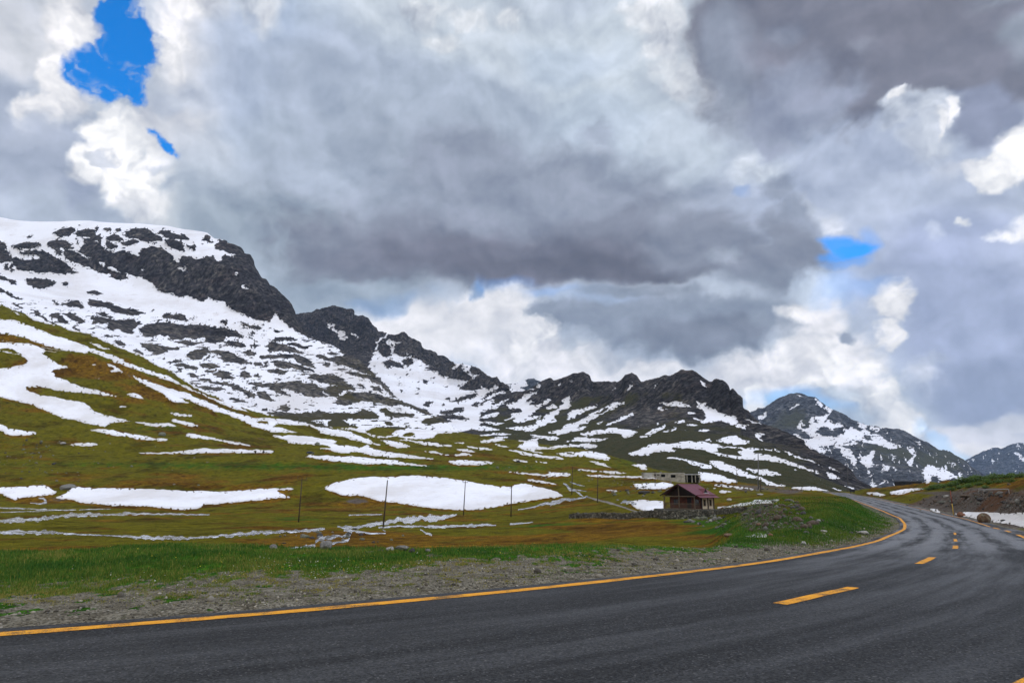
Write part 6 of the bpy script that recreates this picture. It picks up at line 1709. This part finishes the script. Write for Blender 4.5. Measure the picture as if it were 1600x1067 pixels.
def masonry(name, a, b, sc, mortar):
    m, t = new_mat(name)
    co = t.n('ShaderNodeTexCoord').outputs['Object']
    vd = t.voro(co, sc, feature='DISTANCE_TO_EDGE'); vc = t.n('ShaderNodeSeparateColor', ins={'Color': t.voro(co, sc, out=1)}).outputs[0]
    n = t.noise(co, sc * 4, 6, .65)
    c = t.mix(vc, a, b)
    c = t.mix(t.mapr(n, .3, .75), t.mix(1.0, c, (.6, .6, .58), 'MULTIPLY'), t.mix(1.0, c, (1.3, 1.28, 1.2), 'MULTIPLY'))
    c = t.mix(t.mapr(vd, .02, .10), mortar, c)
    t.principled(c, .92, .15, t.bump(t.math('ADD', t.mapr(vd, 0, .16), t.math('MULTIPLY', n, .3)), .9, .12))
    return m


M_STONEWALL = masonry('rough_field_stone', (.065, .062, .050), (.22, .20, .165), 2.2, (.045, .042, .034))

FR = unproj(1059, 756.2, 133.0)
house = thing('house', 'small wooden house with a maroon metal roof, open front porch and cream side wall', 'house', (FR[0], FR[1], 0), math.radians(-45))
ZR, ZE, ZF = float(FR[2]), 1.18, -1.22                      # ridge, eave and floor height
L = 6.9


def slab(bm, x0, z0, x1, z1, y0, y1, th):
    n = Vector((-(z1 - z0), 0, x1 - x0)).normalized() * th
    bm.prism([(x0, z0), (x1, z1), (x1 + n.x, z1 + n.z), (x0 + n.x, z0 + n.z)], 'y', y0, y1)
    return bm


def roofz(x): return ZR + (ZE - ZR) * abs(x) / 3.75
rf = MB(); slab(rf, .0, ZR, 3.75, ZE, -.25, L, .07); slab(rf, -3.75, ZE, -.003, ZR, -.25, L, .07)
roof = rf.build('roof', M_ROOF, house)
slab(MB(), 3.70, ZE - .09, 4.55, ZE - .46, .15, L + .05, .06).build('lower_roof', M_ROOF, house)
MB().box((0, L / 2 - .12, ZR + .07), (.30, L + .3, .05), 0, .01).build('ridge_cap', simple_mat('pale_ridge', (.30, .20, .20), .5, .2), roof)
dm = MB()
ya, hw = 4.35, .75
xa, xf = 1.55, 3.15
za = roofz(xa) + .06
top0, top1 = Vector((xa, ya, za)), Vector((xf, ya, za))
bl, br = Vector((xf, ya - hw, roofz(xf) + .07)), Vector((xf, ya + hw, roofz(xf) + .07))
dm.face([top0, top1, bl]); dm.face([top0, br, top1])
dorm = dm.build('dormer', M_ROOF, roof)
MB().prism([(ya - hw * .92, roofz(xf) + .09), (ya + hw * .92, roofz(xf) + .09), (ya, za - .04)], 'x', xf - .20, xf - .06).build('dormer_shade_panel', simple_mat('opening_shade_black', (.008, .007, .007), .9, .1), roof)  # black panel, the dark of the dormer opening put into its colour
MB().box((xf + .10, ya, roofz(xf) + .10), (.28, hw * 2, .07), 0, .01).build('dormer_sill', M_WHITE, roof)
fl = MB(); fl.box((0, L / 2, ZF - .05), (6.9, L - .2, .12), 0, .01); fl.build('floor', M_BEAM, house)
WY = 2.2
wl = MB(); wl.box((.05, WY, (ZF + .9) / 2 + .01), (6.6, .14, .9 - ZF - .02))
wl.prism([(-3.3, .9), (3.4, .9), (.05, roofz(0) - .12)], 'y', WY - .06, WY + .06)
wl.box((-3.25, (WY + L) / 2, (ZF + .95) / 2), (.14, L - WY - .5, .95 - ZF)); wl.box((.05, L - .32, (ZF + .95) / 2), (6.5, .14, .95 - ZF))
wl.build('front_wall', M_RED, house)
sw = MB(); sw.box((3.36, (WY + .09 + L - .3) / 2, (ZF - .25 + .82) / 2), (.16, L - .3 - WY - .09, .82 - ZF + .25)); sw.build('side_wall', M_CREAM, house)
for yy, wd in ((WY + .02, .34), (4.42, .36), (L - .42, .34)):
    MB().box((3.40, yy, (ZF - .25 + .84) / 2), (.24, wd, .84 - ZF + .25), 0, .01).build('post', M_DWOOD, house)
for yy in (3.22, 5.35):
    w = MB(); w.box((3.455, yy, -.16), (.06, .80, 1.20), 0, .005); f_ = w.build('window', M_FRAME, house)
    MB().box((3.49, yy, -.16), (.02, .62, 1.02)).build('pane', M_WIN, f_)
d = MB(); d.box((.95, WY - .09, ZF + 1.0), (.9, .06, 1.98), 0, .005); door = d.build('door', simple_mat('black_door', (.012, .009, .008), .6, .2), house)
MB().box((1.30, WY - .135, ZF + .98), (.04, .03, .16), 0, .005).build('handle', simple_mat('steel', (.35, .35, .34), .4, .1, metallic=None) if False else M_BEAM, door)
for xx in (-1.9, 2.5):
    w = MB(); w.box((xx, WY - .085, -.05), (1.0, .05, 1.1), 0, .005); f_ = w.build('window', M_DWOOD, house)
    MB().box((xx, WY - .118, -.05), (.82, .014, .92)).build('pane', M_WIN, f_)
for xx in (-3.15, 0.0, 3.2):
    zt = .92 if abs(xx) > 1 else ZR - .2
    MB().box((xx, .18, (ZF + zt) / 2), (.17, .17, zt - ZF), 0, .01).build('porch_post', M_BEAM, house)
MB().box((.02, .04, 1.0), (6.9, .12, .16), 0, .01).build('tie_beam', M_BEAM, house)
gb = MB(); gb.prism([(-3.4, 1.12), (3.4, 1.12), (0, roofz(0) - .22)], 'y', .75, .83); gb.build('gable_shade_boards', simple_mat('shaded_brown_boards', (.016, .009, .008), .85, .3, 2), house)  # dark boards closing the open gable, attic shade put into their colour
for sgn in (-1, 1):
    e = MB(); slab(e, 0 if sgn > 0 else -3.8, (ZR if sgn > 0 else ZE) - .16, 3.8 if sgn > 0 else 0, (ZE if sgn > 0 else ZR) - .16, -.30, -.255, .17); e.build('barge_board', M_DWOOD, house)
rl = MB()
for a, b in ((-3.05, -.1), (.1, 3.1)):
    rl.box(((a + b) / 2, .18, ZF + .92), (b - a, .08, .09)); rl.box(((a + b) / 2, .18, ZF + .12), (b - a, .06, .06))
    for k in range(12): rl.box((a + (b - a) * (k + .5) / 12, .18, ZF + .52), (.05, .04, .74))
for k in range(8): rl.box((3.2, .35 + k * .22, ZF + .52), (.04, .05, .74))
rl.box((3.2, 1.15, ZF + .92), (.08, 1.75, .09))
rl.build('railing', M_BEAM, house)

# stone terrace the house stands on, and the field walls
def wall_mesh(A, B, h0, h1, th, seed, z0=None, z1=None, rough=.10, jag=.18):
    A, B = np.array(A, float), np.array(B, float)
    Lw = np.linalg.norm(B[:2] - A[:2]); nx = max(8, int(Lw / .22)); nz = 9
    d = (B[:2] - A[:2]) / Lw; nrm = np.array([d[1], -d[0]])
    prof = [(-th / 2, 0)] + [(-th / 2, k / nz) for k in range(1, nz + 1)] + [(th / 2, k / nz) for k in range(nz, -1, -1)]
    V = []
    for i in range(nx + 1):
        t_ = i / nx; c = A[:2] + (B[:2] - A[:2]) * t_
        zb = float(ground_z(c[0], c[1])[0]) - .35 if z0 is None else z0 + (z1 - z0) * t_
        h = h0 + (h1 - h0) * t_ + jag * float(noise2(i * .31, seed + .3, 9)) + jag * .6 * float(noise2(i * 1.3, seed + .7, 8))
        for o_, f_ in prof:
            p2 = c - nrm * o_
            V.append((p2[0], p2[1], zb + (h + .35) * f_))
    V = np.array(V); k = len(prof)
    nn = np.stack([noise3(V[:, 0] * 2.3, V[:, 1] * 2.3, V[:, 2] * 2.3, seed + q) for q in (1, 2, 3)], 1) * rough * 2
    V = V + nn
    caps = [[o_ + j, o_ + j + 1, o_ + k - 2 - j, o_ + k - 1 - j] for o_ in (0, nx * k) for j in range(k // 2 - 1)]
    return np_mesh('stone_wall', V, np.concatenate([grid_faces(nx + 1, k), np.array(caps)]), False)


qa, qb = ground_hit(891, 809.5, 60), ground_hit(1034.5, 809, 60)
o = link('stone_wall', wall_mesh(qa, qb, .95, 1.25, .7, 3), M_STONEWALL)
tag(o, 'long low dry stone wall running left from the house terrace', 'stone wall')
qc = ground_hit(1121.5, 800, 60); qd = ground_hit(1171, 795.5, 60)
o = link('stone_wall', wall_mesh((qc[0], qc[1] + 3, 0), (qd[0], qd[1] + 2, 0), .75, .45, .55, 5), M_STONEWALL)
tag(o, 'short low stone wall right of the house below the snow strip', 'stone wall')
A_, B_ = unproj(1036, 800, 128.6), unproj(1119.5, 800, 129.2)
tr = MB()
Cc, Dd = (B_[0] + .8, 141.0), (A_[0] + 1.0, 141.5)
tr.prism([(A_[0], A_[1]), (B_[0], B_[1]), Cc, Dd], 'z', -4.2, ZF - .13)
me = tr.mesh('stone_terrace')
bm_ = bmesh.new(); bm_.from_mesh(me)
bmesh.ops.subdivide_edges(bm_, edges=[e for e in bm_.edges if e.calc_length() > 1], cuts=14, use_grid_fill=True)
for v in bm_.verts:
    if v.co.z < ZF - .2:
        q = np.array(v.co); v.co += Vector([float(noise3(q[0] * 1.9, q[1] * 1.9, q[2] * 1.9, s)) * .14 for s in (1, 2, 3)])
bm_.to_mesh(me); bm_.free()
tag(link('stone_terrace', me, M_STONEWALL), 'rough stone terrace carrying the maroon roofed house', 'terrace')

# ------------------------------------------------------------------ ruined concrete building
b0 = ground_hit(1050, 751.5, 150); D0 = float(b0[1]); mpx = px_size(D0)
M_CONC = simple_mat('stained_concrete', (.30, .275, .225), .9, .35, .7, .2, .3)
M_CONC2 = simple_mat('pale_concrete', (.40, .39, .36), .9, .2, .7)
M_VOID_SHADE = simple_mat('interior_shade_black', (.012, .011, .010), .95, .2)  # near-black, the unlit inside of the ruin put into colour
X = lambda px: (px - 1050) * mpx
zt, zb = 0.0, 0.0
ruin = thing('concrete_building', 'ruined flat concrete building with black window holes on the snowy slope', 'building', tuple(b0))
wx = lambda q: X(1000 + q / 11.85); wz = lambda q: (751.5 - (725 + q / 11.85) - 1.0) * mpx
fw = MB()
ztop = wz(140)
ops = [(272, 306, 165, 200), (322, 372, 165, 188), (398, 474, 165, 226), (575, 662, 175, 240)]
edges = [wx(232)] + [q for o_ in ops for q in (wx(o_[0]), wx(o_[1]))] + [wx(835)]
for k in range(0, len(edges), 2):
    a, b = edges[k], edges[k + 1]
    fw.box(((a + b) / 2, 0, (ztop - 1.2) / 2), (b - a, .3, ztop + 1.2))
for o_ in ops:
    a, b, hi_, lo_ = wx(o_[0]), wx(o_[1]), wz(o_[2]), wz(o_[3])
    fw.box(((a + b) / 2, 0, (hi_ + ztop) / 2), (b - a, .296, ztop - hi_)); fw.box(((a + b) / 2, 0, (lo_ - 1.2) / 2), (b - a, .296, lo_ + 1.2))
fw.build('front_wall', M_CONC, ruin)
MB().box(((wx(85) + wx(232)) / 2, .1, (wz(128) - 1.2) / 2), (wx(232) - wx(85), .5, wz(128) + 1.2)).build('end_wall', M_CONC2, ruin)
bk = MB(); bk.box(((wx(90) + wx(1090)) / 2, 5.5, (ztop - 1.2) / 2), (wx(1090) - wx(90), .25, ztop + 1.1)); bk.box((wx(90) + .15, 2.9, (ztop - 1.2) / 2), (.25, 4.9, ztop + 1.1)); bk.box((wx(1095), 3.2, (wz(180) - 1.2) / 2), (.25, 4.5, wz(180) + 1.2))
bk.build('back_wall', M_CONC, ruin)
iw = MB(); iw.box(((wx(240) + wx(1085)) / 2, 2.6, (ztop - 1.0) / 2), (wx(1085) - wx(240), .12, ztop + .8)); iw.build('inner_shade_wall', M_VOID_SHADE, ruin)  # backing behind the window holes, shade painted as near-black
MB().box(((wx(85) + wx(820)) / 2, 2.8, ztop + .10), (wx(820) - wx(85) + .2, 6.0, .18), 0, .02).build('roof', M_CONC2, ruin)
MB().box(((wx(815) + wx(1100)) / 2 + .1, 2.8, wz(172) + .05), (wx(1100) - wx(815), 6.2, .22), 0, .02).build('porch_roof', M_WHITE, ruin)
for q in (868, 958, 1022, 1096):
    MB().box((wx(q), .05, (wz(180) - 1.2) / 2), (.32, .32, wz(180) + 1.15), 0, .02).build('column', M_CONC, ruin)
dl_ = MB(); dl_.box(((wx(900) + wx(1090)) / 2, .4, wz(262)), (wx(1090) - wx(900), .3, .9)); dl_.build('low_shade_wall', M_VOID_SHADE, ruin)  # low slab in the same black, dark of the open bays painted in

ruin.scale = (1, 1, .78)
ruin.location.z += .35

# long dark hut behind the right-hand crest
hb = unproj(1422.5, 757.5, 306.0); mpx = px_size(306)
hut = thing('hut', 'long low dark hut on the crest in front of the far snowy mountain', 'hut', (hb[0], hb[1], float(ground_z(hb[0], hb[1])[0])))
z0 = EYE + (770 - 752.2) * mpx - hut.location.z
MB().box((0, 1.6, z0 / 2 - .15), (36 * mpx, 3.2, z0 - .1)).build('wall', simple_mat('tarred_boards', (.020, .018, .018), .85, .3, 1), hut)
rr = MB(); rr.prism([(-.5, z0 - .10), (4.0, z0 + .25), (4.0, z0 + .40), (-.5, z0 + .06)], 'x', -20 * mpx, 20 * mpx); rr.build('roof', simple_mat('dark_felt', (.030, .030, .032), .8, .2), hut)
for k in (-1, 0, 1): MB().box((k * 9 * mpx, -.03, z0 * .55), (.9, .05, .7)).build('window', M_WIN, hut)

# ------------------------------------------------------------------ parked car
cb = ground_hit(485, 709.2, 150)
car = thing('parked_car', 'dark blue car parked on the hillside grass above the long snow patch', 'car', tuple(cb), math.radians(6))
M_CARP = simple_mat('dark_blue_car_paint', (.010, .016, .028), .25, .1, 1, .5)
M_TYRE = simple_mat('tyre_rubber', (.012, .012, .012), .9, .1)
M_RIM = simple_mat('alloy_rim', (.30, .30, .31), .4, .1)
M_CGL = simple_mat('car_glass', (.05, .06, .07), .08, .1, 1, .6)
body = MB(); body.prism([(-2.1, .34), (2.12, .34), (2.15, .62), (2.05, .80), (1.05, .96), (.45, 1.50), (-1.25, 1.56), (-2.0, 1.05), (-2.12, .70)], 'y', -.86, .86)
bmesh.ops.bevel(body.bm, geom=list(body.bm.edges), offset=.06, segments=2, affect='EDGES')
body.build('body', M_CARP, car, True)
for sgn in (-1, 1):
    MB().prism([(-.35, 1.0), (.78, 1.0), (.36, 1.42), (-.35, 1.45)], 'y', sgn * .862, sgn * .874).build('window', M_CGL, car)
    MB().prism([(-1.62, 1.05), (-.45, 1.0), (-.45, 1.45), (-1.22, 1.48)], 'y', sgn * .862, sgn * .874).build('window', M_CGL, car)
    for x_ in (-1.32, 1.32):
        w = MB().tube((x_, sgn * .68, .33), (x_, sgn * .88, .33), .33, n=18).build('wheel', M_TYRE, car, True)
        MB().tube((x_, sgn * .86, .33), (x_, sgn * .90, .33), .19, n=14).build('rim', M_RIM, w)
    MB().box((2.10, sgn * .62, .72), (.08, .32, .14), 0, .02).build('headlight', M_WHITE, car)
    MB().box((-2.09, sgn * .66, .82), (.06, .22, .22), 0, .02).build('tail_light', simple_mat('red_lens', (.25, .01, .01), .3, .1), car)
ws = MB(); ws.face([(1.06, -.70, .985), (1.06, .70, .985), (.50, .62, 1.47), (.50, -.62, 1.47)]); r_ = bmesh.ops.solidify(ws.bm, geom=list(ws.bm.faces), thickness=-.02); ws.build('windscreen', M_CGL, car)


# ------------------------------------------------------------------ figures grown over joints
def grow(name, verts, edges, radii, root, levels=2):
    me = bpy.data.meshes.new(name + '_joints'); me.from_pydata(verts, edges, [])
    ob = bpy.data.objects.new(name + '_joints', me); COL.objects.link(ob)
    sk = ob.modifiers.new('skin', 'SKIN'); sk.use_smooth_shade = True
    for i, r in enumerate(radii):
        me.skin_vertices[0].data[i].radius = r if hasattr(r, '__len__') else (r, r)
        me.skin_vertices[0].data[i].use_root = (i == root)
    sb = ob.modifiers.new('sub', 'SUBSURF'); sb.levels = levels; sb.render_levels = levels
    dg = bpy.context.evaluated_depsgraph_get(); dg.update()
    out = bpy.data.meshes.new_from_object(ob.evaluated_get(dg)); out.name = name
    bpy.data.objects.remove(ob); bpy.data.meshes.remove(me)
    return out


class Joints:
    def __init__(self): self.v, self.e, self.r = [], [], []

    def add(self, p, r, parent=None):
        self.v.append(tuple(p)); self.r.append(r); i = len(self.v) - 1
        if parent is not None: self.e.append((parent, i))
        return i

    def chain(self, pts, parent):
        for p, r in pts: parent = self.add(p, r, parent)
        return parent


# standing person, hands hanging loosely at the sides, turned a little
J = Joints()
pel = J.add((0, 0, .95), (.155, .115))
ch = J.chain([((0, 0, 1.10), (.135, .10)), ((0, .01, 1.28), (.165, .115)), ((0, .01, 1.43), (.14, .09))], pel)
J.chain([((0, 0, 1.52), (.058, .058)), ((0, -.01, 1.60), (.078, .085)), ((0, -.015, 1.68), (.082, .10)), ((0, -.005, 1.755), (.06, .075))], ch)
for s in (-1, 1):
    J.chain([((s * .10, 0, .86), (.095, .10)), ((s * .11, -.015, .50), (.065, .068)), ((s * .12, .01, .30), (.062, .066)), ((s * .12, .02, .09), (.045, .05)), ((s * .125, -.06, .045), (.045, .04)), ((s * .13, -.17, .03), (.04, .028))], pel)
    wr = J.chain([((s * .20, .01, 1.41), (.062, .062)), ((s * .245, .02, 1.16), (.046, .046)), ((s * .255, -.03, .94), (.034, .034)), ((s * .258, -.05, .88), (.022, .036))], ch)
    pm = J.add((s * .258, -.06, .83), (.018, .040), wr)
    for k, (dy, ln) in enumerate(((-.030, .068), (-.010, .080), (.010, .074), (.028, .058))):
        J.chain([((s * .256, -.06 + dy, .80), .0095), ((s * .252, -.066 + dy, .80 - ln * .5), .0088), ((s * .240, -.072 + dy, .80 - ln), .0075)], pm)
    J.chain([((s * .250, -.095, .85), .011), ((s * .244, -.112, .82), .009)], wr)
M_DARKC = simple_mat('dark_clothing', (.012, .012, .015), .9, .2)
M_SKIN = simple_mat('skin', (.36, .20, .13), .6, .1)
pb = ground_hit(428, 707.3, 150)
pm_ = grow('person', J.v, J.e, J.r, 0)
person = link('person', pm_, [M_DARKC, M_SKIN])
for f in pm_.polygons:
    c = f.center
    f.material_index = 1 if (c.z > 1.53 or (abs(c.x) > .2 and c.z < .90)) else 0
person.location = tuple(pb); person.rotation_euler = (0, 0, math.radians(25))
tag(person, 'person in dark clothes standing at the right end of the thin snow streak', 'person')
hr = MB().ball((0, .01, 1.715), (.092, .108, .085), 2); hr.build('hair', simple_mat('dark_hair', (.012, .009, .007), .8, .2), person, True)
fc = MB().ball((0, -.118, 1.655), (.014, .022, .022), 2)
fc.build('nose', M_SKIN, person, True)
for s in (-1, 1):
    MB().ball((s * .034, -.098, 1.68), (.013, .010, .009), 2).build('eye', simple_mat('eye', (.03, .02, .02), .3, .1), person, True)
    MB().ball((s * .088, -.01, 1.66), (.012, .022, .032), 2).build('ear', M_SKIN, person, True)
MB().box((0, -.108, 1.615), (.045, .012, .010), 0, .003).build('mouth', simple_mat('lips', (.25, .08, .07), .6, .1), person)

# sheep
J = Joints()
mid = J.add((0, 0, .62), (.25, .24))
fr = J.chain([((.30, 0, .64), (.22, .23)), ((.46, 0, .68), (.15, .16))], mid)
rr_ = J.chain([((-.30, 0, .63), (.23, .23)), ((-.48, 0, .60), (.15, .16))], mid)
J.chain([((-.58, 0, .52), .05), ((-.61, 0, .40), .035)], rr_)
hd = J.chain([((.58, 0, .74), (.10, .11)), ((.68, 0, .66), (.085, .09)), ((.79, 0, .52), (.06, .065)), ((.84, 0, .46), (.042, .042))], fr)
for s in (-1, 1):
    J.chain([((.36, s * .12, .42), (.075, .075)), ((.35, s * .12, .24), (.04, .04)), ((.36, s * .12, .04), (.036, .036))], fr - 1)
    J.chain([((-.34, s * .12, .44), (.09, .09)), ((-.42, s * .12, .25), (.042, .042)), ((-.38, s * .12, .04), (.036, .036))], rr_ - 1)
sm_ = grow('sheep', J.v, J.e, J.r, 0)
M_WOOL = simple_mat('cream_wool', (.66, .58, .42), .95, .15, 8)
M_FACE = simple_mat('sheep_face', (.30, .24, .17), .8, .15)
sheep0 = link('sheep', sm_, [M_WOOL, M_FACE])
for f in sm_.polygons:
    c = f.center; f.material_index = 1 if (c.x > .66 or c.z < .30) else 0
for s in (-1, 1): MB().ball((.64, s * .11, .71), (.03, .07, .025), 1).build('ear', M_FACE, sheep0, True)
spots = [(66 + k * 1.75 + random.uniform(-.5, .5), 543.2 + k * .33 + random.uniform(-.5, .5)) for k in range(17)] + [(73 + k * 1.9 + random.uniform(-.5, .5), 548.6 + k * .26 + random.uniform(-.4, .4)) for k in range(8)] + \
        [(3.5, 533), (5, 532.6), (10.5, 534.2), (13, 535), (15, 534.8), (17, 535.3), (19.5, 535.6)]
lab = ['pale sheep grazing in the upper row of the flock on the brown slope', 'pale sheep grazing in the lower row of the flock on the brown slope', 'pale sheep in the small group at the far left edge of the brown slope']
for k, (a, b) in enumerate(spots):
    s_o = sheep0 if k == 0 else copy_tree(sheep0)
    q = ground_hit(a, b + .8, 200)
    s_o.location = tuple(q); s_o.rotation_euler = (0, 0, random.uniform(-.7, .7) + (math.pi if random.random() < .45 else 0))
    j = 0 if k < 17 else 1 if k < 25 else 2
    tag(s_o, lab[j], 'sheep', ['upper row of the sheep flock', 'lower row of the sheep flock', 'sheep at the far left edge'][j])

# ------------------------------------------------------------------ shrubs on the bank
m, t = new_mat('shrub_leaf')
tn = t.attr('tone')
t.principled(t.mix(tn, (.028, .075, .007), (.13, .20, .024)), .6, .3)
M_LEAF = m
M_TWIG = simple_mat('twig_bark', (.05, .035, .025), .9, .3)


def shrub_proto(seed):
    r = np.random.default_rng(seed)
    n = 900
    cl = r.normal(size=(9, 3)) * (.36, .36, .18) + (0, 0, .42)
    c = cl[r.integers(9, size=n)] + r.normal(size=(n, 3)) * (.20, .20, .14)
    c[:, 2] = np.abs(c[:, 2] - .04) + .04
    s = r.uniform(.05, .10, n)
    a = r.normal(size=(n, 3)); a /= np.linalg.norm(a, axis=1)[:, None]
    b = np.cross(a, r.normal(size=(n, 3))); b /= np.linalg.norm(b, axis=1)[:, None]
    V = np.stack([c - a * s[:, None], c - b * s[:, None] * .5, c + a * s[:, None], c + b * s[:, None] * .5], 1).reshape(-1, 3)
    Fq = np.arange(n * 4).reshape(n, 4)
    tone = np.repeat(np.clip(r.normal(size=n) * .22 + .42 + (c[:, 2] - .4) * .3, 0, 1), 4)
    root = thing('shrub', 'low leafy shrub in the green thicket along the top of the right bank', 'shrub', (0, 0, 0), 0, 'shrubs along the top of the right bank')
    link('foliage', np_mesh('foliage', V, Fq, False, dict(tone=tone)), M_LEAF, root)
    st = MB()
    for k in range(6):
        q = cl[k]; st.tube((0, 0, -.1), tuple(q), .02, .008, 5)
    st.build('stem', M_TWIG, root)
    return root


protos = [shrub_proto(s) for s in (1, 2, 3)]
sp = [(1452, 764, 10), (1459, 763, 11), (1467, 762, 13), (1476, 760, 14), (1486, 759, 15), (1495, 757.5, 13), (1503, 754, 14), (1510, 752.5, 15), (1518, 751, 14), (1527, 750, 15), (1536, 749, 14), (1543, 748, 12), (1552, 747, 13), (1560, 746, 14), (1569, 745.5, 13),
      (1578, 745, 13), (1588, 744.5, 12), (1597, 744, 13), (1530, 757, 12), (1545, 755, 13), (1560, 753, 12), (1515, 760, 11), (1500, 762, 11), (1580, 752, 11), (1488, 765, 9), (1540, 761, 9)]
for k, (a, b, w) in enumerate(sp):
    o = protos[k] if k < 3 else copy_tree(protos[k % 3])
    q = ground_hit(a, b + 1.5, 60)
    sc = w * px_size(q[1]) / 1.1
    o.location = (q[0], q[1], q[2] - .05); o.scale = (sc * random.uniform(.9, 1.2), sc, sc * random.uniform(.55, .85)); o.rotation_euler = (0, 0, random.uniform(0, 6.28))
